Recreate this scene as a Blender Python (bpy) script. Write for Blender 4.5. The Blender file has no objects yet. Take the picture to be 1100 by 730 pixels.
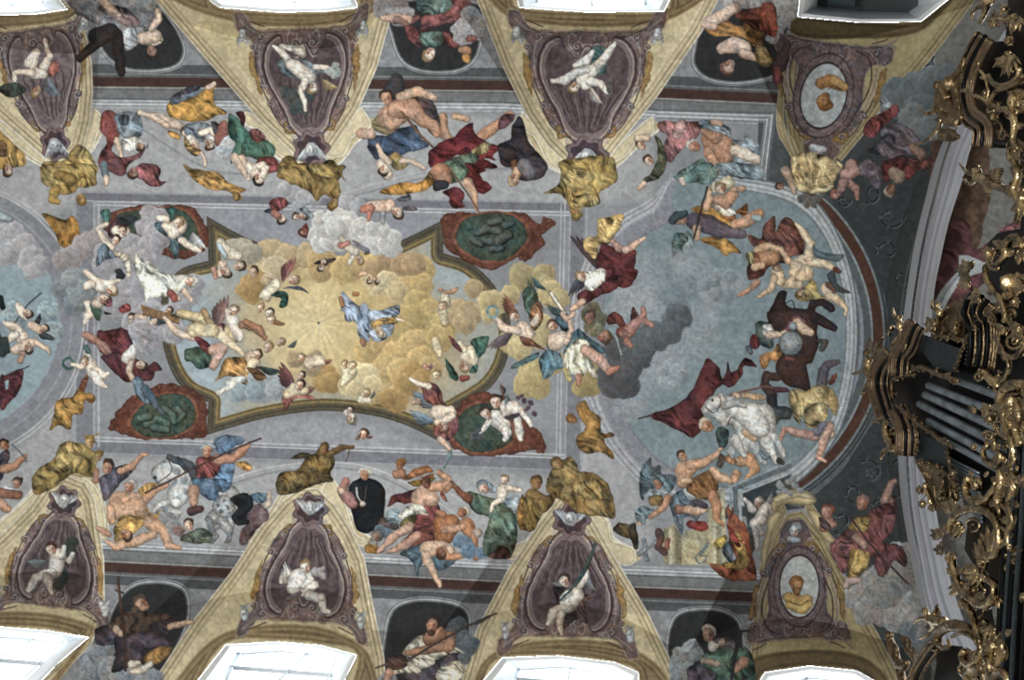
import bpy, bmesh, math, random
import numpy as np
from mathutils import Vector, Matrix

# ------------------------------------------------------------------ camera, world, light, exposure
W, H, F = 1100, 730, 1000.0
ZEN = (690.0, 351.0)          # picture point that lies straight overhead
ROLL = math.radians(1.3)
CAMZ = 1.6
def _basis():
    v = np.array([(ZEN[0]-550)/F, (ZEN[1]-365)/F, 1.0]); up = v/np.linalg.norm(v)       # world Z in camera (x right, y down, z forward)
    nx = np.array([math.cos(ROLL), math.sin(ROLL), 0.0]); nx = nx-up*nx.dot(up); nx /= np.linalg.norm(nx)
    ny = np.cross(up, nx)
    return np.stack([nx, ny, up])     # rows: world X, Y, Z in camera coords
BAS = _basis()
def rays(x, y):
    d = np.stack([(x-550.0)/F, (y-365.0)/F, np.ones_like(x, dtype=float)], -1)
    return d @ BAS.T
scene = bpy.context.scene
cam_d = bpy.data.cameras.new('camera'); cam = bpy.data.objects.new('camera', cam_d)
scene.collection.objects.link(cam); scene.camera = cam
cam_d.sensor_width = 36.0; cam_d.lens = 36.0*F/W; cam_d.clip_end = 200
# camera axes in world: right, up (= -down), back (= -forward)
R_ = np.array([BAS[:, 0], -BAS[:, 1], -BAS[:, 2]]).T
m = Matrix([[*R_[i], 0] for i in range(3)]+[[0, 0, 0, 1]]); m.translation = Vector((0, 0, CAMZ))
cam.matrix_world = m

world = bpy.data.worlds.new('World'); scene.world = world; world.use_nodes = True
nt = world.node_tree; nt.nodes.clear()
wo = nt.nodes.new('ShaderNodeOutputWorld'); wb = nt.nodes.new('ShaderNodeBackground')
tc = nt.nodes.new('ShaderNodeTexCoord'); sx = nt.nodes.new('ShaderNodeSeparateXYZ'); cr = nt.nodes.new('ShaderNodeValToRGB')
mp = nt.nodes.new('ShaderNodeMapRange'); mp.inputs[1].default_value = -1; mp.inputs[2].default_value = 1
nt.links.new(tc.outputs['Generated'], sx.inputs[0]); nt.links.new(sx.outputs['Z'], mp.inputs[0]); nt.links.new(mp.outputs[0], cr.inputs[0])
nt.links.new(cr.outputs[0], wb.inputs[0]); nt.links.new(wb.outputs[0], wo.inputs[0])
cr.color_ramp.elements[0].position = 0.42; cr.color_ramp.elements[0].color = (.045, .0475, .050, 1)
cr.color_ramp.elements[1].position = 0.56; cr.color_ramp.elements[1].color = (.95, .98, 1.0, 1)
wb.inputs[1].default_value = 5.0
def area(name, loc, target, size, energy, col=(1, 1, 1), sy=None):
    l = bpy.data.lights.new(name, 'AREA'); l.energy = energy; l.color = col; l.shape = 'RECTANGLE'; l.size = size; l.size_y = sy or size
    o = bpy.data.objects.new(name, l); scene.collection.objects.link(o); o.location = loc
    o.rotation_euler = (Vector(target)-Vector(loc)).to_track_quat('-Z', 'Y').to_euler(); return o
area('nave_fill_light', (-7.0, 0.0, 0.6), (-3.6, 0, 18), 7.0, 2720, (.945, .985, 1))  # added upward lamp at floor level, in place of bounced daylight
scene.view_settings.view_transform = 'Standard'; scene.view_settings.look = 'None'
scene.view_settings.exposure = 0.0; scene.view_settings.gamma = 1.0
try: scene.view_settings.use_curve_mapping = False
except Exception: pass
scene.cycles.use_denoising = True
scene.cycles.max_bounces = 4
# ------------------------------------------------------------------ the painter: frescoes laid down stroke by stroke
S = 1.4                        # canvas samples per picture unit
PX0, PY0, PX1, PY1 = -45, -12, 1115, 760
CW, CH = int((PX1-PX0)*S), int((PY1-PY0)*S)
rng = np.random.default_rng(7)
gx = PX0+(np.arange(CW)+.5)/S; gy = PY0+(np.arange(CH)+.5)/S
GX, GY = np.meshgrid(gx.astype(np.float32), gy.astype(np.float32))
def vnoise(scale, seed):
    r = np.random.default_rng(seed)
    n0, n1 = int((PY1-PY0)/scale)+4, int((PX1-PX0)/scale)+4
    g = r.random((n0, n1)).astype(np.float32)*2-1
    fy = (GY[:, 0]-PY0)/scale; fx = (GX[0]-PX0)/scale
    iy = fy.astype(int); ix = fx.astype(int); ty = fy-iy; tx = fx-ix
    ty = (ty*ty*(3-2*ty))[:, None]; tx = (tx*tx*(3-2*tx))[None]
    a = g[iy][:, ix]; b = g[iy][:, ix+1]; c = g[iy+1][:, ix]; d = g[iy+1][:, ix+1]
    return (a*(1-tx)+b*tx)*(1-ty)+(c*(1-tx)+d*tx)*ty
N3, N6, N12, N40 = vnoise(3, 1), vnoise(6, 2), vnoise(13, 3), vnoise(45, 4)
WX = (vnoise(7, 5)*1.3+vnoise(3, 6)*.5).astype(np.float32); WY = (vnoise(7, 8)*1.3+vnoise(3, 9)*.5).astype(np.float32)
GR = np.random.default_rng(3).random((256, 256)).astype(np.float32)*2-1
def gnoise(u, v):
    iu = np.floor(u).astype(int); iv = np.floor(v).astype(int); a = u-iu; b = v-iv; a = a*a*(3-2*a); b = b*b*(3-2*b)
    g = lambda i, j: GR[i & 255, j & 255]
    return (g(iu, iv)*(1-a)+g(iu+1, iv)*a)*(1-b)+(g(iu, iv+1)*(1-a)+g(iu+1, iv+1)*a)*b
C = np.zeros((CH, CW, 3), np.float32); ID = np.zeros((CH, CW), np.int16)
IDS = [('ceiling', '', '')]     # id -> (top-level key, part name, label)
cur = 0
def hexc(s):
    s = PAL.get(s, s)
    return np.array([int(s[i:i+2], 16) for i in (0, 2, 4)], np.float32)
PAL = dict(sk='d9b79c', sr='c08468', sp='e6d3bf', sd='a87456', br='5a3a28', re='6e2b2b', rd='4c1c20', ro='a0625c', pk='b58a86', or_='b07a3c', ye='bf9a52',
           go='ab8645', gd='7d5f2c', gn='4f6a5c', gg='3c5447', bl='4a5c78', bb='7189a0', bt='6d8794', wh='ddd8cc', wg='b5b3b0', gr='85848c', dg='4a4a50', dk='2b2a2d',
           lv='a39cab', pu='6b5566', hb='4a3528', hy='a8875a', hg='b9b2a6', hd='2c2320')
PAL.update(sr='b58a72', sd='9c745c', sk='cdb29c', or_='a57a45', hy='9c8058')
PAL['or'] = PAL['or_']
def bbox(x0, y0, x1, y1):
    i0 = max(0, int((x0-PX0)*S)-2); i1 = min(CW, int((x1-PX0)*S)+3); j0 = max(0, int((y0-PY0)*S)-2); j1 = min(CH, int((y1-PY0)*S)+3)
    return (slice(j0, j1), slice(i0, i1)) if i1 > i0 and j1 > j0 else None
def put(sl, cov, col, setid=True):
    c = C[sl]; c += (col-c)*cov[..., None]
    if setid: ID[sl][cov > .5] = cur
def cr_smooth(P, closed=True, n=5):
    P = np.asarray(P, float); m = len(P)
    if m < 3: return P
    out = []
    for i in range(m if closed else m-1):
        g = (lambda k: P[k % m]) if closed else (lambda k: P[min(max(k, 0), m-1)])
        p0, p1, p2, p3 = g(i-1), g(i), g(i+1), g(i+2)
        for t in np.arange(n)/n:
            out.append(.5*((2*p1)+(p2-p0)*t+(2*p0-5*p1+4*p2-p3)*t*t+(3*p1-p0-3*p2+p3)*t**3))
    if not closed: out.append(P[-1])
    return np.array(out)
def sdist(P, sl, warp):
    x = GX[sl]; y = GY[sl]
    if warp: x = x+WX[sl]*warp; y = y+WY[sl]*warp
    d = np.full(x.shape, 1e9, np.float32); ins = np.zeros(x.shape, bool)
    for (ax, ay), (bx, by) in zip(P, np.roll(P, -1, 0)):
        ex, ey = bx-ax, by-ay; L = ex*ex+ey*ey+1e-9
        t = np.clip(((x-ax)*ex+(y-ay)*ey)/L, 0, 1)
        d = np.minimum(d, (x-ax-t*ex)**2+(y-ay-t*ey)**2)
        if ay != by: ins ^= ((ay > y) != (by > y)) & (x < ex*(y-ay)/(by-ay)+ax)
    d = np.sqrt(d); return np.where(ins, d, -d)
def poly(P, col, warp=0.0, soft=.7, fold=None, rim=0.0, amp=.22, smooth=False, tex=.03, setid=True, alpha=1.0):
    P = cr_smooth(P) if smooth else np.asarray(P, float)
    sl = bbox(P[:, 0].min()-3-soft, P[:, 1].min()-3-soft, P[:, 0].max()+3+soft, P[:, 1].max()+3+soft)
    if sl is None: return
    sd = sdist(P, sl, warp); cov = np.clip(sd/soft+.5, 0, 1)*alpha
    sh = 1+tex*N3[sl]+tex*N6[sl]
    if fold is not None:
        th, lam = math.radians(fold[0]+90), max(fold[1]*.52, 2.6); amp = .31
        gx_, gy_ = GX[sl]+N12[sl]*5+N6[sl]*1.2, GY[sl]-N12[sl]*5+N6[sl]*1.2
        u = gx_*math.cos(th)+gy_*math.sin(th); v = -gx_*math.sin(th)+gy_*math.cos(th); o = fold[0]*7.3
        f1 = 1-2*np.abs(gnoise(u/(lam*1.5)+o, v/(lam*5)))                   # long ridges that run with the cloth
        f2 = 1-2*np.abs(gnoise(u/(lam*.75)+o+31, v/(lam*2.6)+9))
        f3 = gnoise(u/(lam*3.2)+7, v/(lam*6)+o)
        sh = sh+amp*(.95*(f1-.2)+.6*(f2-.2)+.9*f3)-amp*.9*np.clip(1.5-8*np.abs(f1+.35), 0, 1)*.8+amp*.35*np.clip(sd/4-1, -1, .6)
    elif fold is None and amp == .5:
        sh = sh*(.72+.36*np.clip(sd/6, 0, 1))*(1+.12*N12[sl])
    if rim: sh = sh*(1-rim*np.exp(-np.maximum(sd, 0)/1.3))
    c0 = hexc(col) if isinstance(col, str) else np.asarray(col, np.float32)
    put(sl, cov, c0*sh[..., None], setid)
def limb(pts, col, warp=.45, sh0=.36):
    pts = [(p+(pts[0][2],))[:3] if len(p) < 3 else p for p in pts]
    x0 = min(p[0]-p[2] for p in pts); x1 = max(p[0]+p[2] for p in pts); y0 = min(p[1]-p[2] for p in pts); y1 = max(p[1]+p[2] for p in pts)
    sl = bbox(x0-2, y0-2, x1+2, y1+2)
    if sl is None: return
    x = GX[sl]+WX[sl]*warp*1.5; y = GY[sl]+WY[sl]*warp*1.5
    best = np.full(x.shape, -1e9, np.float32); shade = np.ones(x.shape, np.float32)
    for a, b in zip(pts, pts[1:] if len(pts) > 1 else pts):
        ex, ey = b[0]-a[0], b[1]-a[1]; L = ex*ex+ey*ey+1e-9
        t = np.clip(((x-a[0])*ex+(y-a[1])*ey)/L, 0, 1); r = a[2]+(b[2]-a[2])*t
        ox, oy = x-a[0]-t*ex, y-a[1]-t*ey; d = np.sqrt(ox*ox+oy*oy); s = r-d
        q = np.clip(d/np.maximum(r, .3), 0, 1)
        v = 1.06-sh0*q**2.2-.13*(ox*.6+oy*.8)/np.maximum(r, .3)
        k = s > best; best = np.where(k, s, best); shade = np.where(k, v, shade)
    put(sl, np.clip((best+.9)/1.1, 0, 1)*.30, np.array([62, 44, 40], np.float32))
    cov = np.clip(best/.8+.5, 0, 1)
    c0 = hexc(col) if isinstance(col, str) else np.asarray(col, np.float32)
    put(sl, cov, c0*(shade+.03*N3[sl]+.07*N6[sl])[..., None]+(shade-.85)[..., None]*np.array([2, 6, 14], np.float32))
def stroke(pts, col, w, closed=False, setid=True, alpha=1.0, warp=0.0):
    P = cr_smooth(pts, closed) if len(pts) > 2 else np.asarray(pts, float)
    sl = bbox(P[:, 0].min()-w-1, P[:, 1].min()-w-1, P[:, 0].max()+w+1, P[:, 1].max()+w+1)
    if sl is None: return
    x = GX[sl]; y = GY[sl]
    if warp: x = x+WX[sl]*warp; y = y+WY[sl]*warp
    d = np.full(x.shape, 1e9, np.float32)
    for (ax, ay), (bx, by) in zip(P[:-1], P[1:]):
        ex, ey = bx-ax, by-ay; t = np.clip(((x-ax)*ex+(y-ay)*ey)/(ex*ex+ey*ey+1e-9), 0, 1)
        d = np.minimum(d, (x-ax-t*ex)**2+(y-ay-t*ey)**2)
    cov = np.clip((w/2-np.sqrt(d))*S+.5, 0, 1)*alpha
    put(sl, cov, hexc(col)*(1+.04*N3[sl])[..., None], setid)
def head(hair, skin, x, y, r, ang):
    a = math.radians(ang); ux, uy = math.cos(a), math.sin(a); vx, vy = -uy, ux
    r = r*.9
    limb([(x+ux*r*.34+vx*r*.15, y+uy*r*.34+vy*r*.15, r*.9)], hair, .6, .35)
    limb([(x-ux*r*.35-vx*r*.1, y-uy*r*.35-vy*r*.1, r*.6), (x+ux*r*.08-vx*r*.08, y+uy*r*.08-vy*r*.08, r*.72)], skin, .5, .30)
    limb([(x+vx*r*.34-ux*r*.1, y+vy*r*.34-uy*r*.1, r*.3), (x+vx*r*.22-ux*r*.6, y+vy*r*.22-uy*r*.6, r*.22)], hexc(skin)*np.array([.82, .68, .6], np.float32), .3, .2)
    if r > 3.5:
        for s in (-1, 1): limb([(x+vx*(s*.27-.08)*r-ux*r*.05, y+vy*(s*.27-.08)*r-uy*r*.05, r*.10)], '7a5546', 0, 0)
        limb([(x-ux*r*.25, y-uy*r*.25, r*.1)], 'b07a62', 0, 0)
        limb([(x-vx*r*.15-ux*r*.58, y-vy*r*.15-uy*r*.58, r*.08), (x+vx*r*.15-ux*r*.58, y+vy*r*.15-uy*r*.58, r*.07)], '9a6050', 0, 0)
def wing(col, x, y, x2, y2, w, n=5):
    ex, ey = x2-x, y2-y; L = math.hypot(ex, ey); ux, uy = ex/L, ey/L; s = 1 if w > 0 else -1; w = abs(w)
    base = hexc(col)
    for k in range(n, -1, -1):
        t = k/n; l = L*(1-.42*t); a = s*t*1.0*w/L*1.5
        dx, dy = ux*math.cos(a)-uy*math.sin(a), ux*math.sin(a)+uy*math.cos(a); nx, ny = -dy, dx
        h = w*.2
        poly([(x-nx*h*.5, y-ny*h*.5), (x+dx*l*.5+nx*h, y+dy*l*.5+ny*h), (x+dx*l, y+dy*l), (x+dx*l*.5-nx*h, y+dy*l*.5-ny*h)], base*(1.1-.07*k-.12*(k % 2)), .3, smooth=True, rim=.3)
def cloud(col, puffs, soft=1.6, amp=.19, alpha=1.0):
    c0 = hexc(col)
    for (x, y, r) in puffs:
        sl = bbox(x-r-4, y-r-4, x+r+4, y+r+4)
        if sl is None: continue
        px = GX[sl]+WX[sl]*1.3-x; py = GY[sl]+WY[sl]*1.3-y; d = np.sqrt(px*px+py*py)+N6[sl]*r*.05
        q = d/r; cov = np.clip((r-d)/soft+.5, 0, 1)*alpha
        v = 1+amp*(-px*.5-py*.55)/r+amp*.55*np.exp(-((q-.88)/.12)**2)-amp*.6*q+.05*N12[sl]+.02*N3[sl]
        put(sl, cov, c0*v[..., None])
def ring(cx, cy, r0, r1, col, a0=0, a1=360, tex=.03, setid=True, alpha=1.0, ry=1.0, ex_=None):
    A = np.radians(np.linspace(a0, a1, max(8, int(abs(a1-a0)/4))))
    if a1-a0 >= 360:
        sl = bbox(cx-r1-2, cy-r1*ry-2, cx+r1+2, cy+r1*ry+2); d = np.hypot(GX[sl]-cx, (GY[sl]-cy)/ry)
        cov = np.clip((r1-d)*S+.5, 0, 1)*np.clip((d-r0)*S+.5, 0, 1)*alpha
        put(sl, cov, hexc(col)*(1+tex*N3[sl]+tex*N6[sl])[..., None], setid); return
    P = [(cx+r1*math.cos(a), cy+r1*ry*math.sin(a)) for a in A]+[(cx+r0*math.cos(a), cy+r0*ry*math.sin(a)) for a in A[::-1]]
    poly(P, col, tex=tex, setid=setid, alpha=alpha)
def newid(key, part='', label=''):
    global cur
    for i, t in enumerate(IDS):
        if t == (key, part, label) and (not part or part in FIXED): cur = i; return i
    IDS.append((key, part, label)); cur = len(IDS)-1; return cur
FIXED = {'field', 'painted_frame', 'sky', 'niche', 'cartouche'}
def run(text):
    ox = oy = 0.0; k = 1.0; key = 'ceiling'; ln0 = ''
    def xy(s):
        v = [float(t) for t in s.split(',')]
        return (ox+v[0]/k, oy+v[1]/k)+tuple(t/k for t in v[2:])
    for ln in text.strip().split('\n'):
        ln = ln.split('#')[0].strip()
        if not ln: continue
        w = ln.split()
        c = w[0]
        if c == 'G': ln0 = ln
        if c == 'T': ox, oy, k = float(w[1]), float(w[2]), float(w[3])
        elif c == 'P': key = w[1]; newid(key, w[2] if len(w) > 2 else '', '')
        elif c == 'G':
            t = ln[2:].split('|'); newid(key, t[0].strip(), t[1].strip() if len(t) > 1 else '')
        elif c == 'c':
            gold = 'statue_body' in ln0
            a = w[1].split(','); th = float(a[1]) if len(a) > 1 else 60; lam = float(a[2]) if len(a) > 2 else 6
            poly([xy(s) for s in w[2:]], hexc(a[0])*(np.array([.84, .85, .86], np.float32) if gold else 1), warp=.7, soft=.8, fold=(th, max(lam/k, 3.6)), rim=.30, smooth=True)
        elif c == 'b': poly([xy(s) for s in w[2:]], w[1].split(',')[0], warp=.5, amp=.5, smooth=True, rim=.2)
        elif c == 'f': poly([xy(s) for s in w[2:]], w[1], .5, smooth=True, rim=.12)
        elif c == 'p': poly([xy(s) for s in w[2:]], w[1], 0)
        elif c == 'l': limb([xy(s) for s in w[2:]], w[1])
        elif c == 'h':
            v = xy(w[3]); head(w[1], w[2], v[0], v[1], v[2], v[3]*k)
        elif c == 'w':
            a = xy(w[2]); b = xy(w[3]); wing(w[1], a[0], a[1], b[0], b[1], float(w[4])/k)
        elif c == 'k': cloud(w[1], [xy(s) for s in w[2:]])
        elif c == 'q': cloud(w[1], [xy(s) for s in w[2:]], 7, .05, .6)
        elif c == 's': stroke([xy(s) for s in w[3:]], w[1], float(w[2])/k, warp=.3)
        else: raise ValueError(ln)
# ------------------------------------------------------------------ painted architecture
C[:] = hexc('8e8e97')
C *= (1+.03*N40+.025*N12+.02*N3)[..., None]
def banded(P, bands, smooth=False, tex=.035, setid=True, noise=None):
    """fill a shape with bands measured inward from its edge: [(distance, colour), ...]"""
    P = cr_smooth(P) if smooth else np.asarray(P, float)
    sl = bbox(P[:, 0].min()-3, P[:, 1].min()-3, P[:, 0].max()+3, P[:, 1].max()+3)
    sd = sdist(P, sl, 0)
    D = np.array([b[0] for b in bands]+[1e6]); cols = np.array([hexc(b[1]) for b in bands])
    col = np.zeros(sd.shape+(3,), np.float32)+cols[0]
    for i in range(1, len(cols)): col += (cols[i]-col)*np.clip((sd-D[i])*1.4+.5, 0, 1)[..., None]
    cov = np.clip(sd*S+.5, 0, 1)
    put(sl, cov, col*(1+tex*N3[sl]+tex*N12[sl])[..., None], setid); return sl, sd
# lighter walls behind the groups of figures
for P in ([(-45, 150), (120, 118), (700, 128), (700, 215), (560, 222), (90, 214), (40, 240), (-45, 190)],
          [(-45, 560), (0, 500), (60, 440), (92, 490), (400, 500), (600, 515), (640, 420), (700, 560), (700, 600), (100, 582), (-45, 600)]):
    poly(P, 'a6a5ab', soft=10, tex=.03)
# soft arcs of painted vaulting
for (P, c, w) in [([(140, 196), (200, 214), (300, 222)], 'b9b6bf', 1.2), ([(150, 150), (215, 190), (262, 196), (330, 188)], 'b5b2bc', 1.2), ([(155, 140), (220, 180), (265, 187)], '908d99', 2.5),
                  ([(360, 210), (470, 180), (560, 172)], 'b5b3bd', 1.5), ([(360, 216), (470, 188), (560, 180)], '8f8c98', 2.5),
                  ([(230, 520), (300, 500), (380, 498), (440, 520), (500, 560)], 'c0bdc6', 1.6), ([(230, 526), (300, 506), (380, 504), (440, 527), (490, 562)], '908d9a', 2.6),
                  ([(240, 498), (330, 484), (430, 500), (500, 540)], 'bdbac3', 1.2)]:
    stroke(P, c, w)
poly([(230, 480), (300, 452), (370, 450), (430, 468), (460, 486), (350, 484)], '9b98a5', soft=6, smooth=True)
poly([(235, 226), (475, 228), (430, 262), (350, 270), (280, 262)], '92909f', soft=6, smooth=True)
# straight mouldings round the middle field
def run_mould(a, b, prof):
    a = np.array(a, float); b = np.array(b, float); d = (b-a)/np.hypot(*(b-a)); n = np.array([-d[1], d[0]])
    for o0, o1, c in prof: poly([a+n*o0, b+n*o0, b+n*o1, a+n*o1], c, tex=.03)
run_mould((88, 207), (625, 219), [(-2, 0, '9a97a3'), (0, 8, '777583'), (8, 10, 'b8b5bf'), (10, 12, '918e9b'), (12, 13.5, 'bdbac4'), (13.5, 15, '8b8895')])
run_mould((88, 468), (625, 488), [(0, 2, 'b8b5bf'), (2, 4, '918e9b'), (4, 5.5, 'bdbac4'), (5.5, 17, '7b7987'), (17, 18, 'a09dab')])
run_mould((80, 216), (80, 480), [(-22, -20, 'a5a2ae'), (-20, -2, '817f8d'), (-2, 2, '9e9ba8'), (-27, -25, 'b5b2bd')])
run_mould((632, 205), (626, 500), [(0, 3, '9e9ba8'), (3, 18, '7f7d8a'), (18, 20, 'a3a0ac'), (24, 25.5, 'b8b5c0'), (28, 29.5, 'b4b1bc')])
# outer cornices between the window vaults (trim)
def cornice(y0, y1, flip):
    prof = [(-32, -12, '8e8e97'), (-19, -9, '51565a'), (-9, -8, '85878c'), (-8, -5.5, '5b5f63'), (-5.5, 5, '4a312c'), (5, 6.5, '9c9a98'), (6.5, 9, '6a6c70'), (9, 17, '75767b'), (17, 19, '5f6166'),
            (19, 21.5, 'b2b7be'), (21.5, 22.5, '757880'), (22.5, 25, 'c3c8ce'), (25, 26, '85868e'), (26, 28.5, 'aaabb4')]
    xs = [-45, 110, 540, 815, 870]
    for o0, o1, c in prof:
        s = -1 if flip else 1
        P = [(x, y+s*o0) for x, y in zip(xs, y0)]+[(x, y+s*o1) for x, y in zip(xs, y0)][::-1]
        poly(P, c, tex=.05)
newid('cornice_upper'); cornice([84, 88, 92, 105, 108], 0, False)
newid('cornice_lower'); cornice([602, 608, 630, 641, 644], 0, True)
newid('ceiling')
for P in ([(-45, -12), (840, -12), (830, 76), (540, 66), (-45, 56)], [(-45, 630), (110, 634), (540, 656), (815, 668), (830, 760), (-45, 760)]):
    poly(P, '8b8b93', soft=2, tex=.05)
# ---- the left round fresco, cut by the edge
lc = (-57, 345)
newid('ceiling')
for r0, r1, c in [(150, 152, 'b6b3bd'), (146, 148, 'b9b6c0'), (120, 146, '8a8796'), (133, 135, '9b98a6')]: ring(*lc, r0, r1, c)
newid('left_fresco', 'sky'); ring(*lc, 0, 121, '8fa6b3')
# ---- the right round fresco with its painted cornice
newid('end_wall_painting')
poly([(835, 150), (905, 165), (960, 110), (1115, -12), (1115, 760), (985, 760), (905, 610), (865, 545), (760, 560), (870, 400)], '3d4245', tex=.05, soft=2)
EW = cur
cx, cy = 752, 360
newid('battle_fresco', 'painted_frame')
for r0, r1, c in [(0, 203, '5f666a'), (203, 205, '394045'), (199, 201.5, '3d4448'), (196.5, 199, '7b868b'), (186, 196.5, '56362b'), (183.5, 186, '8c979c'), (176, 183.5, '5a6266'), (172, 176, '8894a0')]:
    ring(cx, cy, r0, r1, c, -62, 66) if r0 else poly([(cx+50, cy-180), (840, 178), (885, 205), (930, 265), (955, 330), (956, 390), (940, 450), (905, 505), (860, 545), (800, 530), (770, 380)], c)
newid('ceiling')
poly([(815, 122), (846, 118), (846, 170), (850, 215), (812, 205)], '4d5356', tex=.05)
for o_, c_, w_ in ((0, '646a70', 3), (2.5, 'b9bec4', 2), (5, '868c93', 1.6), (7.5, 'bfc4ca', 1.6), (10, '7d838a', 2)):
    for s0, s1 in (((705, 118+o_*.9), (832-o_, 122+o_*.9)), ((832-o_, 121+o_*.9), (822-o_, 206))): stroke([s0, s1], c_, w_)
# painted scroll pattern on the dark end wall
cur = EW
def vine(x, y, r, a0, d=1, t1=5.2):
    for off, c, w in ((.9, '6c7478', 1.6), (0, '1c2124', 1.7)):
        stroke([(x+off+r*math.exp(-.26*t)*math.cos(a0+d*t), y+off+r*math.exp(-.26*t)*math.sin(a0+d*t)) for t in np.linspace(0, t1, 14)], c, w)
    for t in (0.4, 1.6, 2.9):
        lx, ly = x+r*math.exp(-.26*t)*math.cos(a0+d*t), y+r*math.exp(-.26*t)*math.sin(a0+d*t)
        limb([(lx, ly, r*.13), (lx+r*.22*math.cos(a0+d*t+.5), ly+r*.22*math.sin(a0+d*t+.5), r*.05)], '4b5256', .6)
for v in [(955, 232, 17, 0), (936, 206, 13, 2, -1), (955, 270, 14, 3), (966, 300, 12, 1, -1), (968, 335, 10, 0), (935, 508, 16, 4), (958, 488, 11, 2, -1), (918, 528, 14, 1), (945, 545, 14, 0, -1), (962, 530, 12, 3), (906, 560, 14, 2), (985, 60, 18, 0), (1010, 34, 18, 2, -1), (1040, 14, 16, 4), (965, 92, 14, 1), (1025, 70, 12, 3), (958, 190, 10, 5), (955, 420, 10, 1), (962, 450, 10, 4, -1), (925, 580, 12, 2), (1050, 50, 12, 1), (905, 215, 9, 0), (962, 380, 9, 2)]: vine(*v)
for x, y in ((955, 232), (935, 508)):
    for k in range(5): limb([(x+3.4*math.cos(k*1.257), y+3.4*math.sin(k*1.257), 2.6)], '4e555a', .3)
for o, c in ((0, '353a3d'), (7, '5b6063'), (9, '3a3f42'), (20, '424649')):
    stroke([(1006-o, 200), (992-o, 250), (978-o, 310), (972-o, 380), (974-o, 450), (982-o, 520), (1000-o, 610), (1030-o, 700)], c, 1.6)
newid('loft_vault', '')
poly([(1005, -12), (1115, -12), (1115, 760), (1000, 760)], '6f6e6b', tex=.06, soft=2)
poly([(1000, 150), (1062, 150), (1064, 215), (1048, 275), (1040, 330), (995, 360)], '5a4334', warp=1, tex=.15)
C_keep = cur
poly([(1016, 260), (1024, 236), (1040, 240), (1046, 268), (1062, 262), (1060, 300), (1030, 320), (998, 330), (1002, 300)], '583336', warp=.8, soft=.8, fold=(20, 9), rim=.2, smooth=True)
poly([(1074, 246), (1100, 232), (1104, 240), (1080, 250)], '7a4a4c', warp=.8, soft=.8, fold=(20, 9), rim=.2, smooth=True)
stroke([(1068, 268), (1082, 240)], '4a4038', 1.2)
for o, c in ((0, 'aeb3b9'), (4, '8f959d'), (7, 'b9bec4')): stroke([(1000+o, 345), (1010+o, 318+o*.3), (1024+o, 300), (1038+o, 288), (1052+o, 284)], c, 5)
poly([(1030, 274), (1040, 274), (1062, 284), (1056, 292), (1030, 300)], 'a9aeb4')
# sky of the battle fresco
newid('battle_fresco', 'painted_frame')
SK = [(650, 345), (656, 300), (690, 255), (722, 236), (728, 196), (800, 205), (850, 219), (882, 250), (902, 300), (908, 350), (903, 410), (885, 462), (850, 500), (800, 522), (745, 512), (700, 486), (664, 430)]
OUT = [(612, 345), (628, 280), (655, 240), (700, 213), (728, 188), (800, 190), (862, 205), (895, 240), (916, 295), (922, 355), (917, 415), (898, 472), (858, 518), (800, 545), (720, 540), (660, 490), (625, 420)]
poly([(x, y) for x, y in OUT if x > 0], '8f8e9b', smooth=True)
P = cr_smooth(OUT); sl = bbox(600, 180, 930, 560); so = sdist(P, sl, 0); si = -sdist(cr_smooth(SK), sl, 0)
t = si/(np.maximum(si+so, 1)); x = GX[sl]
lav = x < 735
def tone(stops):
    o = np.zeros(t.shape+(3,), np.float32)+hexc(stops[0][1])
    for a, c in stops[1:]: o += (hexc(c)-o)*np.clip((t-a)*14+.5, 0, 1)[..., None]
    return o
wh = tone([(0, '737d84'), (.12, 'b3bac0'), (.3, '8f9aa2'), (.4, 'bac1c6'), (.62, '7c878e'), (.72, 'a8b0b6'), (.9, '59636a')])
lv = tone([(0, '7b7a89'), (.06, '8a8896'), (.55, '9e9ba8'), (.62, 'b9b6c0'), (.7, '908d9a'), (.78, 'bcb9c3'), (.86, '8f8c99'), (.93, 'b5b2bc')])
col = np.where(lav[..., None], lv, wh)*(1+.03*N3[sl])[..., None]
put(sl, np.clip(so*S+.5, 0, 1)*np.clip(si*S+.5, 0, 1), col)
newid('battle_fresco', 'sky')
poly(SK, '7d9099', smooth=True, tex=.04)
# ---- the quatrefoil in the middle
QF = [(222, 232)]+[(250, 246), (290, 262), (345, 274), (400, 272), (440, 257)]+[(475, 233)]+[(474, 276)]
QF = [(222, 232)]+list(cr_smooth([(222, 232), (262, 254), (305, 269), (348, 275), (400, 270), (440, 254), (476, 236)], False, 4))+[(476, 236)] \
    + [(476, 270)]+list(cr_smooth([(476, 272), (505, 282), (532, 308), (548, 345), (545, 385), (528, 415), (500, 434), (478, 446)], False, 4))+[(472, 474)] \
    + list(cr_smooth([(472, 474), (440, 458), (400, 446), (345, 441), (290, 448), (255, 457), (222, 467)], False, 4))+[(222, 467), (224, 432)] \
    + list(cr_smooth([(224, 432), (200, 420), (184, 398), (174, 365), (172, 330), (180, 305), (196, 288), (224, 280)], False, 4))+[(224, 280)]
newid('central_fresco', 'painted_frame')
sl, sd = banded(QF, [(0, '3f3a30'), (1.2, '575040'), (3.5, '4a4436'), (6, '5e5540'), (8.5, '8a7443'), (11, '5a4c30'), (12.6, '8b7a52')])
fr = np.array(QF)
cur = newid('central_fresco', 'sky')
x = GX[sl]; y = GY[sl]
g = np.hypot((x-365), (y-345)*1.15)
blue = hexc('93a5b2'); gold = hexc('cdb274'); och = hexc('bd9a62'); pale = hexc('dcc690')
a = np.clip((x-215)/60, 0, 1)[..., None]
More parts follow.
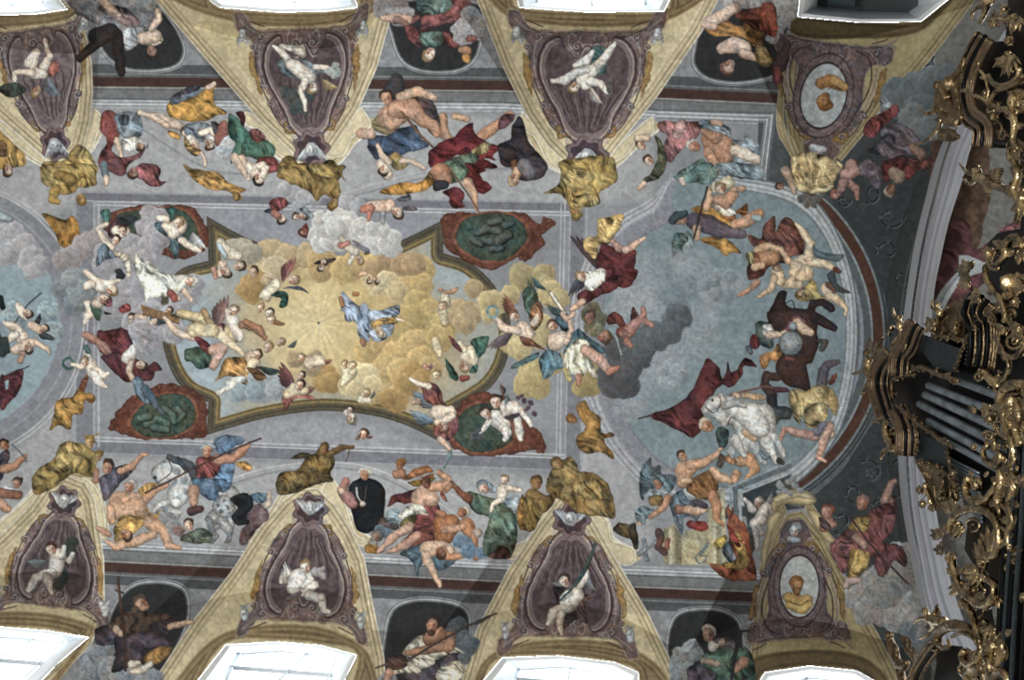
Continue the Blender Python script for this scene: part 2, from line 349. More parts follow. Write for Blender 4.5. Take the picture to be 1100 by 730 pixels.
col = blue+(och-blue)*np.clip(1.25-g/130+N40[sl]*.25+.25*((x > 380) & 1), 0, 1)[..., None]
col = col+(gold-col)*np.clip(1.25-g/95+N12[sl]*.15, 0, 1)[..., None]
col = col+(pale-col)*np.clip(1.15-np.hypot(x-325, (y-350))/62+N12[sl]*.1, 0, 1)[..., None]
ang = np.arctan2(y-346, x-343); ray = np.sin(ang*17+np.sin(ang*5)*2)
bl = np.clip((248-x)/26, 0, 1)*np.clip(.9+N12[sl]*.8, 0, 1)*.85+np.clip((x-452)/18, 0, 1)*np.clip((330-y)/30, 0, 1)*.8
col = col+(hexc('9fb0bd')-col)*np.clip(bl, 0, 1)[..., None]
col = col*(1+.035*ray*np.clip(1.3-g/130, 0, 1)+.02*N3[sl]+.03*N12[sl])[..., None]
put(sl, np.clip((sd-13.6)*S+.5, 0, 1), col)

# ---- window vaults: cream fields with purple cartouches
SEV = {
 'a': dict(o=[(-45, 85), (0, 128), (49, 171), (62, 180), (88, 165), (97, 130), (100, 99), (99, 68), (91, 29), (69, 0), (66, -12), (-45, -12)], t=(61, 166), b=(39, 26), h=46,
           sh=[[(99, 118), (112, 128), (113, 133), (105, 143), (100, 158), (88, 166)], [(0, 128), (0, 138), (26, 163), (46, 176), (49, 171)]],
           band=[(-45, 33), (0, 30), (40, 27), (68, 22), (85, 10), (72, -5), (72, 10), (36, 15), (-45, 16)]),
 'b': dict(o=[(158, -12), (166, 0), (232, 76), (280, 131), (322, 172), (339, 181), (353, 166), (384, 120), (405, 73), (419, 23), (421, -12)], t=(335, 171), b=(325, 26), h=58,
           sh=[[(384, 118), (392, 120), (398, 131), (397, 138), (379, 148), (370, 166), (353, 169), (353, 160)], [(264, 120), (264, 134), (283, 142), (296, 163), (309, 171), (322, 172), (280, 130)]],
           band=[(172, -12), (205, 10), (260, 25), (325, 29), (385, 21), (412, 4), (416, -12), (386, -12), (384, 8), (350, 13), (300, 14), (235, 8), (222, -12)]),
 'c': dict(o=[(508, -12), (512, 0), (540, 72), (566, 125), (587, 156), (614, 182), (634, 189), (648, 178), (668, 152), (706, 104), (753, 36), (773, -2), (778, -12)], t=(630, 178), b=(631, 29), h=68,
           sh=[[(560, 122), (560, 139), (574, 148), (589, 176), (608, 184), (614, 181), (566, 124)], [(698, 126), (702, 130), (701, 144), (686, 149), (672, 168), (650, 176), (668, 152)]],
           band=[(520, -12), (545, 18), (600, 28), (660, 29), (710, 24), (750, 5), (758, -12), (722, -12), (713, 12), (632, 13), (557, 8), (552, -12)]),
 'd': dict(o=[(860, -12), (857, 20), (848, 70), (843, 117), (847, 150), (860, 186), (880, 198), (900, 178), (930, 142), (950, 112), (985, 82), (1012, 48), (1052, -5), (1058, -12)], t=(880, 178), b=(897, 42), h=58,
           sh=[[(838, 85), (834, 136), (846, 162), (860, 188), (862, 180), (847, 150), (842, 117), (847, 75)]],
           band=[(857, 18), (857, 40), (930, 42), (975, 38), (1000, 26), (1034, -12), (1022, -12), (989, 23), (924, 23)]),
 'e': dict(o=[(-45, 612), (0, 575), (30, 545), (48, 520), (70, 509), (92, 518), (102, 535), (106, 560), (112, 600), (113, 657), (98, 693), (55, 735), (45, 760), (-45, 760)], t=(70, 529), b=(54, 655), h=52,
           sh=[[(88, 513), (104, 524), (112, 548), (113, 574), (104, 576), (100, 545)], [(50, 513), (26, 538), (0, 560), (-20, 578), (0, 578), (30, 548)]],
           band=[(-45, 660), (0, 656), (50, 658), (92, 668), (100, 680), (60, 735), (54, 730), (84, 690), (60, 676), (0, 672), (-45, 674)]),
 'f': dict(o=[(146, 760), (166, 729), (208, 665), (247, 615), (280, 565), (304, 537), (322, 524), (342, 524), (360, 542), (378, 570), (392, 600), (400, 644), (413, 706), (416, 760)], t=(334, 536), b=(325, 671), h=56,
           sh=[[(358, 514), (371, 540), (382, 572), (393, 579), (393, 586), (378, 582), (362, 556), (345, 528)], [(304, 531), (286, 561), (268, 573), (268, 582), (290, 570), (312, 540)]],
           band=[(172, 760), (200, 715), (235, 682), (280, 671), (340, 672), (385, 690), (402, 715), (408, 760), (372, 760), (384, 703), (345, 691), (300, 687), (243, 690), (212, 735), (205, 760)]),
 'g': dict(o=[(485, 760), (496, 730), (512, 675), (545, 612), (579, 561), (600, 534), (612, 527), (625, 535), (645, 570), (662, 600), (696, 657), (727, 722), (740, 760)], t=(614, 547), b=(610, 688), h=60,
           sh=[[(626, 530), (652, 558), (658, 579), (681, 589), (681, 605), (664, 604), (645, 575), (624, 540)], [(600, 530), (578, 552), (569, 576), (549, 587), (549, 601), (566, 592), (587, 567), (604, 540)]],
           band=[(505, 760), (515, 715), (545, 694), (600, 686), (660, 690), (700, 708), (722, 735), (728, 760), (690, 760), (685, 722), (660, 711), (610, 704), (540, 706), (520, 730), (518, 760)]),
 'h': dict(o=[(798, 760), (803, 730), (811, 650), (820, 612), (832, 575), (845, 552), (862, 548), (885, 575), (906, 618), (945, 683), (968, 730), (985, 760)], t=(854, 556), b=(858, 690), h=50,
           sh=[[(832, 534), (830, 560), (822, 590), (815, 612), (822, 608), (834, 575), (845, 548)], [(866, 534), (880, 552), (892, 585), (886, 578), (866, 550)]],
           band=[(808, 722), (812, 705), (870, 697), (925, 704), (955, 730), (960, 760), (944, 740), (920, 720), (870, 715), (822, 722), (815, 735)])}
BANDS = [(0, 'd9d2c2'), (1.4, 'b59f74'), (3.5, 'd3c39c'), (6.5, '937d57'), (7.8, 'cfbd93'), (11.5, 'b09b72'), (12.6, 'dccba0'), (22, 'd9c898')]
BRK = {'f': [(268, 577), (288, 562), (302, 540), (316, 523), (334, 518), (352, 523), (366, 543), (378, 570), (393, 581)], 'e': [(-20, 578), (0, 566), (28, 543), (46, 522), (60, 510), (74, 508), (90, 513), (102, 528), (108, 552), (110, 572)],
       'g': [(549, 594), (566, 588), (580, 570), (592, 547), (604, 533), (620, 531), (634, 546), (648, 562), (655, 582), (681, 596)], 'b': [(264, 127), (282, 137), (294, 157), (308, 168), (330, 181), (345, 181), (364, 167), (377, 150), (397, 134)],
       'c': [(560, 131), (575, 150), (588, 170), (606, 180), (630, 189), (648, 181), (667, 167), (685, 149), (701, 137)], 'a': [(-20, 122), (0, 136), (24, 158), (46, 172), (66, 180), (84, 168), (96, 155), (103, 141), (111, 130)]}
def sev(n, dark=False):  # dark puts the dimmer light at the organ end into the colours
    d = SEV[n]; key = 'window_vault_'+n
    newid(key, 'field')
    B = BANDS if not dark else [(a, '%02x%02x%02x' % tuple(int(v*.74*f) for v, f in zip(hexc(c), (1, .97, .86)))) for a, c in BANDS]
    if n in BRK:
        P = BRK[n]; cxb = sum(p[0] for p in P)/len(P); cyb = sum(p[1] for p in P)/len(P); up_ = -1 if n in 'efg' else 1
        stroke(P, 'e0dacb', 15); stroke([(x, y-up_*1.3) for x, y in P], 'c4b084', 12.5); stroke([(x, y-up_*3) for x, y in P], '8d7a52', 6); stroke([(x, y-up_*4) for x, y in P], 'cbb88e', 5)
    for s_ in d['sh']:
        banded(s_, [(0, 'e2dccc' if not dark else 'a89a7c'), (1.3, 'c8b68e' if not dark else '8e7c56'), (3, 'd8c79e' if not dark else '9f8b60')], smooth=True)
    banded(d['o'], B, smooth=False, tex=.05)
    tx, ty = d['t']; bx, by = d['b']; vx, vy = bx-tx, by-ty; L = math.hypot(vx, vy); h = d['h']; nx, ny = -vy/L*h, vx/L*h
    if nx < 0: nx, ny = -nx, -ny
    def q(u, v): return (tx+vx*v+nx*u, ty+vy*v+ny*u)
    def sym(P, e=True): return [q(u, v) for u, v in P]+[q(-u, v) for u, v in P[::-1]]
    newid(key, 'painted_arch_band')
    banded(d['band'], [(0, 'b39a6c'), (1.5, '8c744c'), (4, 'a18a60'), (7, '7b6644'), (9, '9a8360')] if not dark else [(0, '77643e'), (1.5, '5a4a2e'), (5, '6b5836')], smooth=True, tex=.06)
    newid(key, 'cartouche')
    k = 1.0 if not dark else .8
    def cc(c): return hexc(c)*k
    med = n in 'dh'
    out = sym([(.0, -.01), (.17, .02), (.27, .09), (.24, .17), (.42, .23), (.62, .32), (.72, .40), (.66, .45), (.80, .54), (.92, .66), (.95, .80), (1.0, .92), (1.22, 1.0), (1.28, 1.13), (1.1, 1.12), (.9, 1.0), (.5, .975), (0.05, .98)]) \
        if not med else sym([(0, .0), (.2, .02), (.34, .12), (.4, .25), (.56, .30), (.62, .45), (.66, .6), (.64, .75), (.8, .84), (1.05, .86), (1.1, 1.0), (.5, .98), (.05, .98)])
    poly(out, cc('8f7a50'), warp=1.0, smooth=True)
    poly([(x*.965+.035*(tx+bx)/2, y*.965+.035*(ty+by)/2) for x, y in out], cc('7e6768'), warp=.8, smooth=True, rim=.3, tex=.08)
    stroke([(x*.985+.015*(tx+bx)/2, y*.985+.015*(ty+by)/2) for x, y in out], '%02x%02x%02x' % tuple(int(v) for v in cc('a8918e')), 1.2, closed=True, warp=.6)
    # scrollwork lines
    for s_ in (-1, 1):
        for P, c, w in [([(.30, .2), (.5, .3), (.66, .45), (.80, .62), (.84, .78), (.78, .9), (.55, .95)], 'a38d8f', 1.6), ([(.36, .2), (.58, .3), (.74, .45), (.88, .62), (.92, .78)], '4b383d', 1.3),
                        ([(.24, .24), (.45, .34), (.58, .48), (.73, .62), (.76, .76), (.66, .88), (.42, .93)], '4b383d', 1.5), ([(.1, .93), (.2, .84), (.3, .88), (.26, .95), (.18, .93)], 'a38d8f', 1.5),
                        ([(.6, .95), (.9, .97), (1.15, 1.06)], '9b8587', 2), ([(.7, 1.0), (.98, 1.05)], '4b383d', 1.2), ([(.5, .36), (.62, .36), (.66, .42), (.58, .44)], 'b39c9c', 1.2),
                        ([(.72, .56), (.84, .58), (.86, .66)], 'b39c9c', 1.1), ([(.04, .9), (.12, .78), (.24, .76), (.36, .84)], '8d777b', 2.2), ([(.22, .2), (.32, .16), (.3, .22)], 'b0999b', 1.2)]:
            col = '%02x%02x%02x' % tuple(int(v) for v in cc(c)); stroke([q(u*s_, v) for u, v in P], col, w, warp=.4)
        poly([q(s_*u, v) for u, v in [(.5, .3), (.72, .42), (.66, .47), (.55, .4)]], cc('8a7474'), warp=.8, smooth=True, rim=.3)
        poly([q(s_*u, v) for u, v in [(.2, .21), (.42, .2), (.48, .28), (.3, .27)]], cc('a07c48'), warp=1.4, smooth=True, rim=.3)
        poly([q(s_*u, v) for u, v in [(.84, .5), (.98, .62), (1.03, .78), (.94, .8)]], cc('b2884a'), warp=1.6, smooth=True, rim=.3)
    for s_ in (-1, 1):
        for (u0, v0, rr, t0) in [(.16, .86, 5.5, 0), (.7, .43, 4, 1), (.78, .93, 4.5, 2), (.36, .25, 3.5, 3), (.95, .86, 3.5, 1)]:
            x0, y0 = q(s_*u0, v0); limb([(x0, y0, rr*.95)], cc('7f696c'))
            stroke([(x0+rr*(1-t/8)*math.cos(t*s_+t0), y0+rr*(1-t/8)*math.sin(t*s_+t0)) for t in np.linspace(0, 7.4, 12)], '%02x%02x%02x' % tuple(int(v) for v in cc('b7a3a3')), 1.1)
            stroke([(x0+(rr*(1-t/8)-1.2)*math.cos(t*s_+t0), y0+(rr*(1-t/8)-1.2)*math.sin(t*s_+t0)) for t in np.linspace(0, 6.4, 12)], '%02x%02x%02x' % tuple(int(v) for v in cc('4a3a3e')), 1.0)
    if not med:
        newid(key, 'niche')
        P = cr_smooth(sym([(.0, .2), (.16, .19), (.34, .27), (.42, .38), (.58, .5), (.70, .62), (.73, .75), (.62, .87), (.42, .91), (.30, .82), (.16, .76), (.05, .84)]))
        poly(P, '8c7478', rim=.2); cxn, cyn = q(0, .62)
        stroke(list(P), 'b7a29f' if n not in 'a' else 'a8969a', 1.6, warp=.3); stroke([(cxn+(x-cxn)*1.07, cyn+(y-cyn)*1.06) for x, y in P], '45343a', 1.4, warp=.5)
        poly([(cxn+(x-cxn)*.9, cyn+(y-cyn)*.9) for x, y in P], '5f4e53' if n != 'a' else '75656a', tex=.12, warp=.5)
        for u in (-.5, -.33, -.16, 0, .16, .33, .5):
            stroke([q(u*.5, .24+abs(u)*.2), q(u*1.05, .42+abs(u)*.25), q(u*1.1, .58)], '8a7276', 1.3, alpha=.7, warp=.8)
            stroke([q(u*.5+.05, .26+abs(u)*.2), q(u*1.05+.07, .44+abs(u)*.25), q(u*1.1+.07, .62)], '3d3036', 1.8, alpha=.6, warp=.8)
        newid(key, 'painted_shell')
        P = [q(.33*math.cos(a)*(1+.13*math.cos(a*7)), .08+.13*math.sin(a)*(1+.13*math.cos(a*7))) for a in np.linspace(0, 6.283, 40)]
        poly(P, '7d686c', rim=.3); poly([(q(0, .075)[0]+(x-q(0, .075)[0])*.75, q(0, .075)[1]+(y-q(0, .075)[1])*.75) for x, y in P], '4a383f')
        r = 5.5; hx, hy = q(0, .07); up = math.degrees(math.atan2(-vy, -vx))
        newid(key, 'painted_cherub_head')
        for s_ in (-1, 1):
            a = q(s_*.04, .12); b = q(s_*.30, .0 if n in 'fge' else -.02); wing('c3c8ce', a[0], a[1], b[0], b[1], 9*s_*(1 if n in 'abc' else -1), 4)
        limb([(hx, hy, 7.2), (hx+vx/L*2, hy+vy/L*2, 6.0)], 'b9bfc4'); limb([(hx-1, hy-1, 4.6)], 'cdd1d4'); limb([(hx-2, hy, .8)], '7f868c'); limb([(hx+2, hy, .8)], '7f868c'); stroke([(hx-4, hy+3), (hx, hy+5), (hx+4, hy+2)], '8d9499', 1)
        for s_ in (-1, 1):
            newid(key, 'painted_cherub_head'); hx, hy = q(s_*1.12, .97)
            b = q(s_*1.0, .92); hy -= vy/L*5; wing('c9ced4', hx, hy, hx-7*s_, hy-vy/L*10, 8*s_, 4); wing('bfc5cc', hx, hy, hx+5*s_, hy-vy/L*10, -6*s_, 3); limb([(hx, hy, 4.6), (hx-vx/L*1, hy+vy/L*6, 3.4)], 'c5cad1'); limb([(hx-1, hy-1, 2.8)], 'd5d9de'); stroke([(hx-2, hy+1), (hx+2, hy+1)], '8b9199', .8)
    else:
        newid(key, 'medallion_painting')
        ox_, oy_ = q(-.08 if n == 'd' else .05, .55); rx, ry = (24, 34) if n == 'd' else (20.5, 32.5)
        th = 0.12 if n == 'd' else 0
        def el(s_): return [(ox_+rx*s_*math.cos(a)+ry*s_*math.sin(a)*math.sin(th)*-1, oy_+ry*s_*math.sin(a)) for a in np.linspace(0, 6.283, 48)]
        poly(el(1.36), cc('5b474b')); poly(el(1.30), cc('8b7477'), tex=.16); poly(el(1.08), cc('4b3a3e')); poly(el(1.0), 'a3abae' if n == 'd' else 'a9adab', tex=.05)
        for a in np.linspace(0, 6.283, 30): limb([(ox_+rx*1.19*math.cos(a), oy_+ry*1.19*math.sin(a), 1.5)], cc('9c8587'))
        if n == 'd':
            newid(key, 'painted_bust'); limb([(882, 90, 6), (890, 86, 6.5), (903, 92, 6)], 'a5713c'); limb([(896, 86, 5), (907, 94, 4.5)], 'b5854a'); limb([(887, 104, 4.5), (886, 110, 9)], '9a5f30'); limb([(884, 108, 6.5)], 'b47a40'); stroke([(889, 96), (897, 92), (905, 98)], '6a3c20', 1); stroke([(882, 107), (888, 108)], '6a3c20', 1)
        else:
            newid(key, 'painted_bust'); limb([(846, 641, 5), (857, 648, 9), (868, 643, 5)], 'a98545'); limb([(848, 650, 4), (862, 655, 5), (870, 648, 3)], 'b9964f'); limb([(856, 636, 4), (855.5, 625, 8)], '8f5a32'); limb([(857, 627, 5)], 'b07a4a'); stroke([(848, 645), (858, 650), (868, 645)], '6e4a22', 1)
        newid(key, 'painted_cherub_head')
        if n == 'd': head('a7adb3', 'b9bfc6', 878, 166, 8, 80); limb([(872, 158, 4), (884, 160, 4)], 'b5bbc2'); limb([(876, 172, 6)], 'bcc2ca')
        else: head('8f959a', 'b5babd', 853.5, 570, 8, -85); limb([(848, 579, 3), (858, 580, 3)], '99a0a5')
# ---- niches of the seated prophets
def niche(key, P, cx_, cy_):
    newid(key, 'niche')
    p = cr_smooth(P)
    for s_, c in ((1.0, '8f929a'), (.975, '5f6268'), (.955, 'b3b5bb'), (.925, '6e7177'), (.89, '2f3033')):
        poly([(cx_+(x-cx_)*s_, cy_+(y-cy_)*s_) for x, y in p], c, tex=.06)
niche('niche_fresco_a', [(110, 10), (103, 45), (118, 68), (140, 78), (175, 78), (196, 70), (201, 52), (188, 25), (165, 0), (130, -10)], 152, 35)
niche('niche_fresco_b', [(415, 5), (418, 40), (430, 68), (455, 79), (490, 79), (511, 68), (520, 45), (522, 5), (470, -5)], 468, 38)
niche('niche_fresco_c', [(752, 30), (742, 55), (742, 72), (756, 86), (785, 92), (815, 89), (838, 80), (848, 50), (846, 10), (790, 5)], 795, 48)
niche('niche_fresco_d', [(112, 690), (116, 660), (130, 635), (150, 623), (180, 622), (200, 630), (206, 648), (203, 670), (190, 700), (170, 735), (130, 740)], 158, 672)
niche('niche_fresco_e', [(407, 730), (409, 690), (417, 655), (438, 642), (470, 641), (498, 648), (508, 664), (505, 700), (490, 745), (430, 750)], 460, 692)
niche('niche_fresco_f', [(716, 710), (715, 680), (724, 658), (745, 651), (775, 652), (795, 664), (802, 690), (800, 720), (796, 755), (740, 755)], 758, 700)
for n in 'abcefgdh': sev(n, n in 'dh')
# ---- green medallions in red scrolled frames
def medal(key, P, Q, cols=('69392c', '3c4d42')):
    newid(key, 'painted_frame'); poly(P, cols[0], warp=1.3, smooth=True, rim=.3, tex=.12); p = cr_smooth(Q); c = p.mean(0)
    poly(c+(p-c)*1.1, '7d4a36', warp=.7, tex=.15)
    for (x, y) in cr_smooth(P)[::4]: limb([(x+(c[0]-x)*.08, y+(c[1]-y)*.08, 2.3)], '764232')
    newid(key, 'painted_relief'); poly(p, cols[1], tex=.12, warp=.4, rim=.25)
    return c
def figs(c, L, col='57685b', dk='27332c'):
    for P in L:
        P = [(c[0]+a, c[1]+b)+tuple(r) for a, b, *r in P]; limb([(x+1, y+1, r+.6) for x, y, r in P], dk); limb(P, col)
c = medal('medallion_a', [(118, 228), (150, 221), (200, 221), (214, 230), (222, 245), (222, 268), (205, 275), (190, 278), (140, 262), (110, 245)], [(125, 232), (150, 225), (190, 224), (208, 238), (213, 256), (200, 268), (165, 262), (135, 250)])
c = medal('medallion_b', [(474, 234), (500, 228), (560, 229), (578, 240), (590, 234), (596, 238), (592, 246), (583, 250), (586, 262), (572, 274), (565, 281), (557, 276), (530, 290), (510, 286), (490, 274), (478, 262)],
          [(490, 250), (502, 234), (530, 229), (555, 234), (566, 250), (560, 266), (540, 279), (515, 278), (495, 266)])
figs(c, [[(-15, -5, 4), (-3, -10, 5), (8, -6, 4)], [(-8, 4, 4), (5, 6, 5), (18, -2, 4)], [(-22, 2, 3), (-12, 8, 3)], [(-2, -16, 4), (10, -18, 3)], [(14, -12, 4), (22, -14, 2)], [(0, 14, 3), (10, 12, 3)]], '4d5a55', '2a3230')
c = medal('medallion_c', [(115, 458), (123, 448), (128, 438), (140, 426), (150, 424), (160, 418), (180, 411), (205, 418), (222, 430), (222, 450), (219, 468), (205, 471), (150, 471), (130, 465), (118, 462)],
          [(141, 455), (148, 440), (165, 427), (188, 422), (205, 430), (210, 448), (200, 462), (180, 469), (155, 468)])
figs(c, [[(-20, 8, 4), (-8, 2, 4), (2, 8, 4)], [(-28, 2, 3), (-16, 0, 3)], [(-2, -10, 3), (8, -2, 4), (10, 6, 3)], [(14, -8, 3), (20, -2, 3), (14, 4, 2)], [(-12, 12, 4), (2, 14, 3)]], '50665a', '2e4138')
c = medal('medallion_d', [(480, 470), (490, 440), (505, 425), (530, 422), (550, 432), (565, 452), (578, 462), (588, 478), (583, 487), (570, 482), (545, 488), (500, 487)], [(486, 466), (495, 445), (512, 434), (535, 436), (548, 455), (550, 472), (535, 482), (505, 484)])
